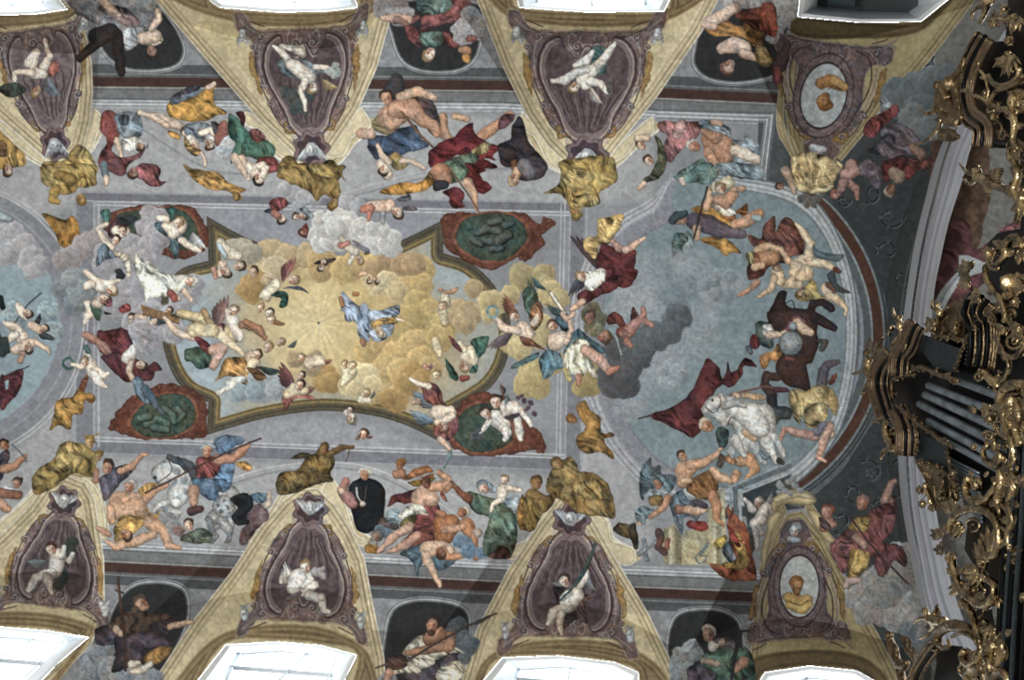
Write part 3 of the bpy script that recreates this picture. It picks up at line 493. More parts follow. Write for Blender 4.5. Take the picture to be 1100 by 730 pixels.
# ------------------------------------------------------------------ the painted figures
run('''
T 0 0 3.843
P niche_fresco_a
G painted_prophet | man in grey robe with a dark wooden beam
c 6f6c72,30,30 285,0 310,50 345,75 420,110 480,130 500,195 540,205 570,160 620,110 660,60 640,0 600,-20 400,-30
c 7b6468,60,22 400,30 470,20 530,40 575,85 570,115 520,110 470,80
c 9e9da0,40,22 500,130 560,110 600,110 590,150 550,200 515,195
k a9a6ab 560,-10,40 620,10,30 470,-20,40
l c9a890 400,-20,20 440,20,18 490,62,10
c c9b8a5,30,20 580,150 620,130 670,150 665,180 620,190 585,180
l sk 590,160,24 640,150,28
l sk 625,120,14 655,75,14 650,45,14
l 2e2523 400,150,34 450,130,34 480,150,28 500,300,17
l 352a27 460,130,30 400,180,22 330,238,18
h hb sr 625,212,30,60
P window_vault_a
G painted_putto | putto tumbling head down with red cloth
c 9b5b52,60,18 185,285 200,250 245,262 240,300 205,315
l sp 120,260,22 150,215,16 135,290,16
l sp 180,280,20 205,235,15 185,165,8
l sp 140,300,22 175,305,22
l sp 135,300,15 80,295,13 58,300,11 62,350,8
w 7f8b95 190,320 250,400 50
c 47504c,30,20 0,360 60,340 110,370 60,400 10,390
h hy sk 152,375,26,90
P side_fresco_upper_a
G painted_figure | figure in red cloak and grey-blue skirt
c 7c3f3c,70,26 425,465 470,460 500,500 495,560 460,610 470,680 420,700 405,660 430,610 440,570 410,530
c 6d7a84,60,30 480,470 570,465 590,520 585,560 530,575 495,550 480,510
c 4d5662,60,20 490,480 530,475 530,510 500,515
c d5d2cc,70,20 505,575 580,565 590,600 560,620 510,615
l sk 480,575,13 490,610,12 500,645,9
c 74454a,30,22 450,620 500,650 600,620 610,590 590,640 530,680 520,720 470,720 440,680
c 8a4d50,60,18 560,690 600,670 660,695 655,740 690,755 630,770 590,745 550,725
h hb sr 580,605,22,30
h hb sr 550,712,26,80
l 5c7480 430,680,16 435,720,16
l sk 438,730,12 440,760,11
G painted_figure | figure in ochre robe leaning over the cornice
c b18038,50,24 690,440 720,410 800,400 850,365 885,345 880,390 890,430 935,465 890,480 840,500 770,500 700,480
c 5d6a7c,20,20 705,430 715,390 780,370 830,350 800,395 740,425
c 46404a,20,14 740,385 770,360 830,352 800,380
l sk 860,360,12 885,345,9
c a9793a,50,18 690,540 740,550 745,575 710,570 
l sk 640,480,20 690,500,22 740,520,18
l sk 580,465,12 640,480,14 690,520,14
h hb sk 765,545,22,200
c 6c7885,40,22 770,510 840,505 880,530 870,560 830,585 790,570 760,540
l sp 780,580,24 800,600,26
h dk sk 805,612,28,70
c a98650,20,10 765,560 770,620 830,640 835,620 790,600
c c3c5ca,60,16 845,560 890,550 890,580 860,590
l sp 830,550,12 870,535,14 890,560,11
c 5f5f68,20,16 870,500 920,520 930,560 890,560
h hb sk 865,595,24,60
l 9b5f52 910,575,28 925,520,20
l sk 835,630,9 850,680,8
k b4b9c2 950,600,45 920,620,30
G painted_drapery | ochre cloth flying loose
T 0 180 3.843
c a77d3f,20,18 755,-15 800,5 900,20 940,60 990,80 1020,95 990,110 1000,130 965,138 950,100 880,95 830,70 790,40
T 0 0 3.843
G painted_figure | kneeling figure in green drapery with bare back
c 3f6355,60,26 945,470 990,500 1040,560 1076,580 1076,660 1000,640 955,680 955,630 975,590 945,560
c 5c2b2f,50,20 975,465 1010,465 1010,520 990,500
l sk 970,650,20 1000,700,14
T 270 0 3.843
c 3f6355,60,22 -20,560 40,570 90,600 100,630 60,660 0,650 -40,640
c 8c4d48,60,18 -10,545 25,530 55,570 20,590
l sk -40,650,12 -20,690,14 -10,740,8
c 7e3b3c,30,18 40,650 95,650 115,700 60,720 30,740 10,690
l sp 10,700,22 50,680,16
T 270 180 3.843
l sp -5,0,24 15,20,22
h dk sp 30,45,28,80
l sp 60,0,16 50,30,14
T 0 180 3.843
l sk 1000,5,12 1015,40,8
P window_vault_b
T 270 0 3.843
G painted_putto | pale putto falling head first with blue scarf and flowers
c 5b686d,30,18 105,250 140,240 150,280 200,310 190,325 130,310
k 4a5455 140,380,26 170,400,30 200,430,30 230,400,26 180,450,24 215,455,20
c 66737c,30,20 200,240 240,250 290,280 310,300 270,310 230,280
l e3d8c8 90,190,8 125,215,12 165,265,20
l e3d8c8 120,190,9 160,200,13 205,205,20 
l c9bba8 190,205,20 215,225,14
l e3d8c8 165,265,24 200,290,30 235,315,34
l e3d8c8 265,275,12 310,278,11 325,290,8
l e3d8c8 220,330,16 205,380,14 225,430,9 222,455,6
k a3aca9 325,290,20 350,300,22 345,270,18 340,315,15
h hy e3d8c8 255,362,26,90
w c5a26c 290,330 360,365 36
P niche_fresco_b
G painted_prophet | figure in rose and green robe seated on clouds
k a39ba0 560,20,60 620,60,50 590,-10,50 
c 8a5050,20,24 580,80 600,100 680,60 700,90 690,140 760,110 830,90 890,60 905,10 860,-10 800,-20 760,30 720,60 640,110
c 5d7470,40,24 680,20 700,-15 800,-20 830,20 800,50 740,65 690,50
l c9a08a 545,75,12 600,75,22 650,80,18
l 8f6a60 600,80,16 640,100,12
c 7f4545,50,20 640,100 700,130 700,190 670,180 640,150
c 55706a,60,18 700,140 780,130 800,180 760,200 710,180
c 84494a,60,18 790,130 830,150 860,190 810,195
k a79fa5 880,130,56 930,100,40 940,140,30 900,60,40
l 8d5148 900,160,12 920,160,12
h hy e0c9b4 735,222,32,110
l b5825f 870,205,16 890,210,20
c a8773c,60,10 870,225 905,225 900,260 875,255
P side_fresco_upper_b
G painted_man | bare-chested man with raised arm and blue drapery
l 3c3a40 590,370,45 600,330,26
c 4a3c3e,60,20 650,410 700,395 750,420 780,520 750,560 700,500 690,450
c 7c6b4c,50,20 500,500 530,470 560,500 610,520 590,560 530,550 500,530
l c59678 565,480,45 620,470,40
l c59678 560,470,26 580,520,22 620,490,16
l c9a080 620,400,22 690,375,20 760,405,11
l c08c6e 600,450,40 660,450,40 700,490,28
l b98767 700,490,28 750,520,26 770,550,18
h 3c2a28 c59678 560,405,34,-130
c 42536e,40,26 485,600 500,560 560,560 610,530 680,520 700,570 730,600 690,620 600,640 540,640
c 34415a,20,16 480,600 540,620 520,660 490,630
l c79d84 455,550,20 490,555,22
s 6b4a35 9 620,460 700,560 760,620 830,730
T 270 180 3.843
G painted_figure | figure with loose hair and arm stretched out
T 270 0 3.843
l sp 540,680,24 560,720,24
c 8a7443,60,16 570,650 600,630 640,660 640,690 590,700
l sk 520,600,9 540,640,13 570,670,14
l sk 620,660,13 670,670,12 715,695,8
T 270 180 3.843
h hb sp 548,10,26,80
T 270 0 3.843
G painted_soldier | soldier in red and green striding with a lance
l c08a6a 1070,480,20 1010,520,22 950,560,24
l b98a6c 790,480,16 800,560,20 830,580,14
l c59a7a 890,490,14 840,480,12
c 64242a,20,26 730,640 760,600 840,560 880,520 915,505 920,550 980,590 1035,605 1000,640 1010,660 960,650 1020,690 940,700 960,760 900,740 860,640 800,680 740,690
c 54695a,60,24 760,690 820,660 900,630 940,650 900,700 880,740 820,760 780,740
c 9b8a5a,60,16 910,620 960,590 990,595 970,630 930,640
T 270 180 3.843
c a5722f,30,20 530,105 560,80 620,60 700,60 740,10 760,50 740,80 700,100 640,110 570,112
c 4f6a5c,50,22 820,-15 900,-15 890,40 840,45
l b07a5c 780,20,40 800,45,30
l 2f2f38 770,75,22 800,70,18
c 6b2a2d,60,22 790,100 850,80 880,110 870,140 880,160 840,170 815,145 820,120
c 64242a,20,20 890,30 950,50 995,80 960,110 920,90 900,60
l c59a7a 895,60,20 920,110,14 930,165,8
s 6b4a35 7 810,-10 860,60 915,140 945,190
c 64242a,20,18 880,-20 930,-10 970,10 920,25
T 270 0 3.843
G painted_figure | dark cloaked figure bending down
l 45323a 1060,620,30 1060,660,30
T 540 0 3.843
c 332c33,30,24 70,480 90,520 110,590 150,640 190,690 150,740 60,740 30,680 -10,650 -20,600 30,570 40,520
c 5a3a40,40,18 -5,480 50,475 20,520 -20,530
l 7a4a35 45,670,12 55,720,14
l d0ab90 60,700,14 50,740,14
T 540 180 3.843
l c59a7a 60,10,18 55,30,20
h c9a070 c59a7a 48,45,28,100
l 706a70 110,20,30 90,-10,30
P window_vault_c
T 540 0 3.843
G painted_putto | pale putto with raised leg and garland
c 3f5a58,40,18 360,200 420,190 430,250 420,300 380,300 370,250
l e3dccd 465,178,7 435,215,16 405,260,20
l e3dccd 300,270,12 340,255,20 370,215,10
l d8cdbb 405,260,20 370,290,24 330,290,16
l e3dccd 370,290,24 330,330,26 345,345,26
l dcd6d0 205,335,9 260,330,20 300,300,18 350,290,10
l e3dccd 360,335,20 400,345,16 430,380,9
w d5cbbf 360,360 412,428 34
k 65635f 430,340,14 450,330,12 440,370,12 455,310,10
h hy e3dccd 298,358,28,110
P niche_fresco_c
G painted_prophet | figure in ochre and rose robes leaning over a dark niche
k b1a6ac 960,10,46 1010,5,40 1060,20,40
c a06f3a,20,26 830,120 860,90 920,80 980,110 1000,70 1076,60 1076,190 1040,190 990,155 940,150 880,150
c 8a4a3a,20,22 960,60 1076,30 1076,130 1010,100
l d8b8a4 960,30,22 900,70,24 850,95,24
l cfa893 830,100,14 870,110,16
l d5b5a2 910,200,26 960,185,34 1000,200,28
l caa48e 990,220,20 1060,240,16 1076,250,12
h 8a5a4a caa48e 933,272,36,110
T 820 0 3.843
k b5b0b4 10,90,30 60,100,40 30,60,40 100,60,30 90,10,50 40,150,30
c a3503c,60,18 -10,20 40,10 60,90 50,150 10,140 -20,100
c 9a7b45,60,18 -30,160 -10,200 20,220 40,250 10,280 -30,250
l 4b3a3e 85,240,26 65,270,30 100,180,12 90,220,16
c b5945c,20,18 -30,180 0,190 30,230 20,260 -20,260
c 7a3c3c,60,14 40,270 70,290 80,330 50,345 35,310
P side_fresco_upper_c
T 540 0 3.843
G painted_woman | woman in rose gown with a dark green staff bearer beside
c 9b6565,60,24 645,505 740,500 820,505 810,560 760,600 720,640 700,670 670,660 660,610 680,560 650,540
c b58a86,70,18 720,500 760,500 740,560 700,560
c 5b5a3f,60,14 630,560 660,600 675,660 650,730 610,730 640,640
T 540 180 3.843
c 4e5340,60,14 640,-20 670,-10 650,40 600,60 575,65 590,40 620,20
l sk 585,65,12 565,85,9
T 540 0 3.843
h hb sk 572,600,24,200
h hb sk 603,665,24,200
l sk 560,570,16 600,570,14
G painted_man | bearded bare-chested man with blue-grey drapery
c 7c8c98,20,24 810,500 880,500 940,530 950,570 1040,600 1060,680 1076,720 990,730 920,700 960,650 950,600 880,560 830,540
l b98465 860,580,40 900,600,50 920,650,34
l c59070 850,630,24 890,690,14 870,720,14
l b98465 880,570,26 830,540,12
h c9c4bb c08c70 790,605,30,190
l d5c3b0 960,620,24 1010,640,24 1050,660,18
c 5e7a76,40,20 720,720 790,670 830,660 860,700 840,730 760,740
c 8a93a0,30,18 1000,560 1050,590 1060,640 1010,610
l c39a80 870,505,14 900,508,10
T 540 180 3.843
G painted_figure | figure in teal robe bending head down
c 5e7a76,40,22 700,40 760,20 800,-10 860,-20 890,20 850,70 800,60 740,60
c 74858f,30,22 870,-15 1000,-20 1076,0 1076,50 1000,45 920,30
l d8c3b0 740,50,14 745,65,12
G painted_youth | youth with yellow shawl and red cloth stepping down
l d8c8a5 930,60,26 880,80,24
h hy sk 900,85,28,220
c a5612f,30,18 1010,150 1005,200 960,190 960,240 900,210 860,190 900,160 960,180
G painted_soldier | helmeted soldier in grey cuirass and ochre cloak with staff
c 8fa0a0,40,18 760,260 790,300 780,330 745,320 735,300
c 5f7a78,60,20 710,270 760,270 765,300 740,330 760,380 740,385 720,350 700,370 700,310
c b07f3a,40,24 780,165 850,160 900,190 960,240 1010,270 960,260 900,270 860,240 800,190
c b07f3a,20,20 820,295 870,285 940,300 985,350 940,350 920,365 880,330 830,310
c c6b9a5,50,16 850,140 930,160 960,190 930,200 880,180
l 5c4e58 790,220,34 850,235,40 900,260,34
l 6d5d64 900,260,30 990,275,16
l c08c6c 885,130,20 920,140,30 950,110,22
l c59a7a 950,90,12 990,85,14
l c08c6c 1060,190,20 1000,225,26 960,235,20
l c59a7a 850,90,12 855,130,14 840,170,14
l 9db0b8 1040,205,14 1060,210,14
l c59a7a 800,250,18 805,290,14
h 3f4a50 c59a7a 735,215,32,200
l 3b4a50 700,220,14 720,200,20 750,190,14
s 40302a 9 845,80 820,170 790,290
''')
run('''
T 820 0 3.843
P window_vault_d
G painted_shadow_bar | dark bar
p 3a3a3c 302,652 350,685 362,692 372,668 425,598 440,608 375,690 350,694 300,660
P end_wall_painting
G painted_cloud | grey-blue painted clouds
T 820 0 3.843
k 5d676b 560,400,80 640,370,80 700,340,70 760,320,60 540,430,60 650,450,70
k 6d7375 620,490,70 660,540,60 700,500,50
G painted_prophet | painted man in grey and red robe seen upside down
c 7c7f84,40,18 480,420 510,400 530,450 500,470
c 6e3437,40,18 410,545 440,490 500,460 550,430 560,460 530,490 500,520 450,570
c 5e545c,20,26 490,530 560,510 620,540 650,600 600,650 540,660 480,640 430,620 480,590
c 5e545c,50,20 390,690 440,650 480,700 470,730 400,730
c 6c3a40,20,20 480,670 560,650 640,660 700,650 660,690 560,690
l 8f6c58 620,610,20 650,640,22
T 820 180 3.843
c 6a3035,60,20 480,-10 620,-10 620,40 590,50 570,20 510,60 490,30
l 9a8270 540,20,24 560,40,28
h a89c8e 8e6450 525,90,28,100
c 5e545c,60,20 425,-10 480,-10 490,40 470,90 440,60
c 7a4a40,20,14 600,-15 700,-30 720,-10 640,10
G painted_putto | painted putto bending over the capital
l b08478 360,-10,24 380,20,20 340,30,26
l a97a6c 350,60,16 385,90,14 390,130,8
h 9a6050 b08478 300,108,26,150
l a97a6c 330,60,22 320,90,16
l b29078 90,10,18 110,50,16 130,100,10
h hb a87a66 70,78,20,160
G painted_capital | beige scalloped capital
c b79d6c,80,12 115,-40 220,-60 300,-30 330,-10 300,40 270,90 220,105 160,95 130,60
c d0ba86,0,18 120,60 210,80 290,70 260,100 220,108 160,100
s 8f7a4e 4 120,50 200,75 290,55
s 8f7a4e 4 130,20 200,45 290,25
k 65605a 160,130,18 190,140,18 220,130,18 180,155,15 210,150,14 240,120,12
P soffit_painting
''')
run('''
T 0 180 3.843
P side_fresco_upper_z
G painted_figure | figure in ochre cloth at the edge
T 0 0 3.843
c a9803f,60,20 -20,540 20,560 60,600 100,640 105,680 60,690 20,700 -20,680
c 7a5a3c,50,14 -20,580 20,590 30,640 -10,640
h hb sk 35,700,26,90
P atlas_statue_a
G statue_body | gold painted statue
T 0 0 3.843
c b3924e,70,24 180,670 260,660 300,610 340,600 390,660 395,730 380,770 190,770 170,700
T 0 180 3.843
c b3924e,60,24 175,-10 390,-10 385,40 330,50 310,100 250,110 215,70 190,40
l a8863f 230,90,22 215,130,16 240,140,10
l 8f7038 240,30,20 290,50,26
h 8a6b34 ac8a48 335,128,24,60
P flying_statue_a
G statue_body | ochre flying painted figure
c a9742f,50,18 170,185 215,200 270,215 300,195 325,240 330,300 340,320 315,355 290,345 250,320 230,270 200,235
P left_fresco
G painted_cloud | pinkish cloud
k b2abb5 20,290,60 60,270,50 100,330,60 130,380,60 30,360,50 150,420,40 120,430,30 170,390,30
l 9aacb4 0,200,20 45,215,10
G painted_putto | putti with palm branch
k 93a9b4 60,610,60 200,600,50 220,680,50
s 33403f 6 60,640 110,570 170,518
l sp 75,570,12 90,600,18 110,610,20
h hb sk 112,600,24,0
l sp 20,640,10 60,660,22 90,700,26 
l sp 60,690,20 30,720,12
c 3a3d44,60,10 140,640 165,600 170,635 150,650
c 3a3d44,20,10 165,690 215,705 205,712 170,705
l sk 130,650,16 165,670,20
h hb sk 180,665,22,-40
G painted_garland | dark wreath
c 1f2a2a,20,10 -10,520 15,540 20,575 0,580
k 2c3a3a 20,720,24 -10,700,20
T 0 360 3.843
k 343f40 20,40,24 30,60,18 10,75,16
l sk 60,60,18 110,40,26 140,30,20
l b98f7c 90,80,14 85,105,12
h hb sk 118,55,24,60
l sk 150,30,12 200,60,10 205,75,8
l 3c464c 180,0,12 215,15,8
G painted_banner | dark red pennant on a staff
c 552a33,40,16 0,170 30,165 90,140 95,180 75,240 45,270 15,310 0,290
p 8fa9b5 18,190 36,182 34,220 24,225
s 3a3238 6 0,180 60,150 120,128
P plaza
P cloud_group
G painted_cloud | large grey and lilac clouds over the corner
T 0 180 3.843
k a3959c 360,320,60 300,370,50 400,300,50 260,380,44
k 7b868e 320,500,80 300,520,60 350,470,60 260,500,46 310,560,50
k 8f9aa0 330,520,55 290,460,40
k a59ba6 540,330,60 560,380,60 620,200,46 660,200,40 600,240,40 640,270,50 620,330,60 600,380,50 660,300,44 480,400,60 430,400,50 430,350,45
k a8a0ad 520,500,80 560,560,70 480,560,60 600,480,60 620,600,60 700,620,60 560,640,60 660,660,60 720,680,50 780,520,50 800,480,44 740,560,50
P allegory_fresco
G painted_angel | winged figure in blue with outstretched arm
w c6c2c4 790,270 852,335 50
c 54707c,70,20 640,230 680,225 700,250 740,250 760,290 740,330 735,370 720,375 700,340 690,380 700,300 650,260
l sp 740,240,36 715,265,28 690,240,22
l sp 690,215,14 660,205,14
l sp 750,300,16 790,325,13 825,345,10
h hy sp 738,228,28,-80
c 3c6a60,60,12 700,170 725,165 720,200 700,215
G painted_figure | figure with arm bent over head and bluish armour
c 4a3038,60,18 450,240 480,210 530,200 530,240 500,290 450,290
c 2b333a,20,14 490,210 540,195 560,220 520,240
l sp 480,260,22 515,262,22
c 3f6a62,70,10 415,185 450,170 455,210 435,240
h hb sp 505,262,26,-100
l dcc8b4 440,230,10 405,250,12 425,290,12 460,330,14
h hb dcc8b4 478,300,24,-90
c 5d6f80,70,20 400,360 430,310 460,340 500,350 480,370 430,380 400,410
c c7b9a4,40,16 480,340 530,370 540,440 520,450 510,390 470,360
G painted_woman | veiled woman in a long white robe pointing down
c d0cdbf,35,22 545,375 600,380 660,420 700,440 770,440 810,455 800,490 770,500 800,545 780,530 740,520 720,550 690,530 620,540 600,550 595,500 570,450
c bdbaa8,60,18 560,350 590,400 580,440 555,400
h d8d6cb sk 785,470,28,-30
l sk 700,520,12 735,540,12
l sk 760,510,13 790,545,8
l a5524a 705,515,16 720,540,14
G painted_putto | putti tumbling through the clouds
l sp 355,430,13 385,460,16 420,490,28 450,480,14 490,465,8
l d8c4b0 380,480,18 360,490,16
h hy sp 460,505,28,20
l 2d3034 490,430,14 500,445,16 485,450,10
l sp 360,560,12 370,600,18 350,640,9
c 41604f,60,16 370,560 420,590 410,630 390,620
l sk 400,560,22 430,545,22
h hb sk 432,545,26,0
c 7e4248,60,12 440,540 460,545 460,570 440,570
c 4d4a4c,20,10 430,590 465,600 440,605
G painted_putto | group of putto heads beside the cross
c 8a4048,60,12 490,580 530,560 540,590 510,600
h hb sk 545,625,26,-90
l sk 570,620,20 600,620,10
c 4a5d66,30,12 620,620 680,600 690,640 640,650
l sk 600,670,10 640,635,14
h hb sk 695,590,22,-60
G painted_man | man carried on a wooden cross in yellow cloth
p 8a6540 580,565 740,615 740,645 590,605
s 5d4026 4 590,605 740,645
c b49a5a,20,18 700,610 760,600 830,600 860,640 840,690 760,690 790,640
l c9b183 740,600,16 830,620,22 870,640,18
l sk 680,620,9 710,660,13 750,690,16 800,700,16
l a98a5a 840,590,13 860,630,14 890,660,16
l c9b68a 890,670,32 930,680,32 960,700,26
h hb sk 785,665,26,-10
G painted_angel | angel with long wings in white and rose
w 97706a 905,670 945,520 -60
l dcccc0 950,600,24 970,650,26 990,700,20
h hy sp 960,590,26,-60
l 8a6b54 1000,650,16 1050,660,14 1080,690,10
c 7d4a42,30,16 890,660 930,640 920,690 880,690
T 270 180 3.843
w a56a60 20,560 60,440 -50
l 9a6a50 -20,640,14 30,660,13 55,700,10
T 0 360 3.843
G painted_figure | figure in dark wine-red cloak with one arm stretched down
c 4a262c,60,26 410,-10 530,-20 545,50 560,90 600,130 640,110 670,140 640,150 630,185 590,190 520,190 480,160 450,130 415,90 430,60
T 0 180 3.843
c 5c2c30,60,22 405,670 460,690 500,660 540,700 545,760 410,760
l a87868 350,690,14 400,720,16 440,760,14
T 0 360 3.843
l a87868 360,0,16 430,40,14 450,70,10
l d6d2cc 530,90,28 550,60,20
l sk 540,110,14 530,150,14 555,190,10
h hb sk 582,125,26,-10
c 5f7382,70,14 545,185 575,170 600,215 590,240 620,260 640,290 600,280 570,260 555,220
l 4b6070 600,220,18 640,280,16 670,320,8
k a8a0ac 600,30,50 620,0,40 580,-20,50
G painted_angel | cluster of angels in green and rose at the lower edge
c 3f5a4e,40,20 765,60 830,50 880,90 870,130 820,140 790,110 765,100
c 6b3038,30,18 800,10 850,20 890,70 850,70
l c79b88 880,60,20 920,50,22 880,130,16
l e0cda8 900,-10,26 960,40,14 1010,80,10
l d8c49a 800,-20,28 880,-20,26
c b18046,60,20 930,100 1000,90 1030,130 1040,200 1000,240 960,220 980,180 930,170 890,190 900,170
l d9d6cc 950,200,20 1000,180,16 900,240,10
l c9ab8a 1040,90,30 1060,140,14
c 5f4030,20,16 1030,140 1076,130 1076,190 1040,180
P flying_statue_c
G statue_body | gold flying painted figure
c 8a4a34,70,14 340,180 365,160 350,220 330,250 320,230
c b3803a,50,20 235,270 300,250 320,220 350,240 385,245 380,280 350,270 340,320 300,330 290,390 240,370 205,390 225,320
h 8a5f2c b3803a 372,258,22,0
G painted_putto | pale putto holding a green wreath
s 35605a 12 285,90 262,105 265,130 290,138 305,115 288,92
l sp 300,120,10 330,130,12 355,120,14
l e3d3c4 360,80,12 370,110,20 385,150,28 
l e3d3c4 395,150,22 430,170,14 448,160,8
l e3d3c4 390,160,18 410,195,14 435,215,8
h hy sp 350,110,24,-120
l 4a6a60 355,50,12 365,70,10
P atlas_statue_c
G statue_body | gold painted statue
c a98b48,50,26 130,600 160,550 220,510 250,450 300,440 350,450 390,480 430,480 400,530 400,580 350,580 300,570 230,620 150,660
c bb9c58,70,20 230,500 260,450 330,450 340,520 280,560 220,560
h 8f7236 b3935a 372,440,26,-100
h 8f7236 b3935a 405,500,24,-100
s 8f7236 6 350,410 380,415 410,405
P side_fresco_lower_z
G painted_man | dark-haired man with a curved sword
c 433c48,50,18 0,490 40,480 30,540 0,600
l b07a5c 20,550,22 60,540,16 100,500,12
h 2f2523 b07a5c 20,455,26,-140
s 566270 8 50,450 90,490 110,520
h hb sr 68,610,26,-90
c c2c7cc,40,14 10,620 50,630 60,660 20,670
l 8a5b4a 0,650,20 80,660,16
l c59678 0,690,22 30,715,16
P side_fresco_lower_a
G painted_man | man in purple-grey tunic with raised arm
c 4f4a58,70,24 410,600 440,570 480,540 530,530 545,560 500,610 440,680 420,660
l c08c6c 500,560,16 545,540,14 585,495,10 610,490,6
h 4a3028 c08c6c 445,545,30,-100
l a57860 395,600,14 400,560,12
G painted_man | seated bare-chested old man in yellow drapery
c b58a48,60,22 570,640 620,610 680,620 640,660 600,700 640,730 590,730
l c99a78 500,690,50 560,690,44 530,730,46
h c9bcae c59076 535,625,30,-80
l c08c6c 600,680,14 640,640,14 690,615,10
T 0 540 3.843
l c99a78 480,0,24 490,40,30 560,20,46
l c99a78 455,20,16 460,70,18
c b08542,20,20 480,80 520,50 600,50 660,30 690,60 600,90 560,120 480,160 470,110
l c99a78 620,80,28 680,110,26 690,170,16 740,185,9
l c99a78 630,130,18 560,160,20 480,180,16 440,160,8
h 4a3830 c99a78 520,130,28,20
l c08c6c 405,105,12 450,130,10
T 0 360 3.843
G painted_horse | dappled grey rearing horse
b b3b5b6,80,26 625,580 630,550 670,520 700,500 740,510 780,540 800,600 790,660 760,700 700,720 690,650 720,600 690,610 660,620 640,600
l 4a5058 700,500,12 740,520,16 790,540,18 800,590,14
k 8a9096 760,600,16 730,560,14 770,650,14
l 2b3038 640,585,7
l c9cbcc 700,700,22 730,690,18
b a7abad,30,24 880,640 960,620 1000,680 990,730 900,730
s 3a2f2c 4 690,500 710,560 660,600
T 0 540 3.843
b 9a9fa2,30,22 850,60 900,0 960,-10 980,60 960,120 955,160 930,165 940,120 900,110 870,160 860,110
k 70787e 900,30,14 920,60,14 890,80,12 940,40,12
b 20242a,20,20 960,-10 1040,-10 1040,40 1010,80 970,80 1000,40
l 8f9498 690,20,20 730,40,16 715,90,12
T 0 360 3.843
b 22262c,40,16 970,670 1020,650 1040,700 1000,720
G painted_soldier | helmeted rider in red cuirass and blue cloak with a long lance
c 566f8c,30,26 880,440 930,410 1005,425 1000,450 950,470 970,540 960,600 940,640 900,640 880,560 910,500
c 7c3f3e,60,20 815,510 880,500 910,530 890,580 820,590
l b98065 900,510,20 960,510,18 1000,475,18 1030,450,10
h 93a3a8 c08c6c 857,475,32,-90
s 8fa4ac 10 830,465 855,450 885,460
c 54708f,50,22 790,590 850,590 930,590 935,620 900,650 910,670 860,680 820,640
l b58a72 800,640,24 800,690,18
l 50383c 790,725,18 830,715,14
c b08040,30,12 970,530 1010,520 1040,550 1010,560
s 4a3530 8 600,650 700,600 900,500 1076,425
T 0 540 3.843
G painted_figure | fallen grey rocks and bent figures behind the horse
k 8f8f94 690,60,30 640,20,30 720,100,34
k 8a6f6c 740,115,24
h hb sk 780,90,28,-120
c 5a6456,20,16 740,150 800,110 860,110 880,160 800,165
c 6d4a44,60,18 985,160 1000,110 1040,90 1076,80 1030,150
''')
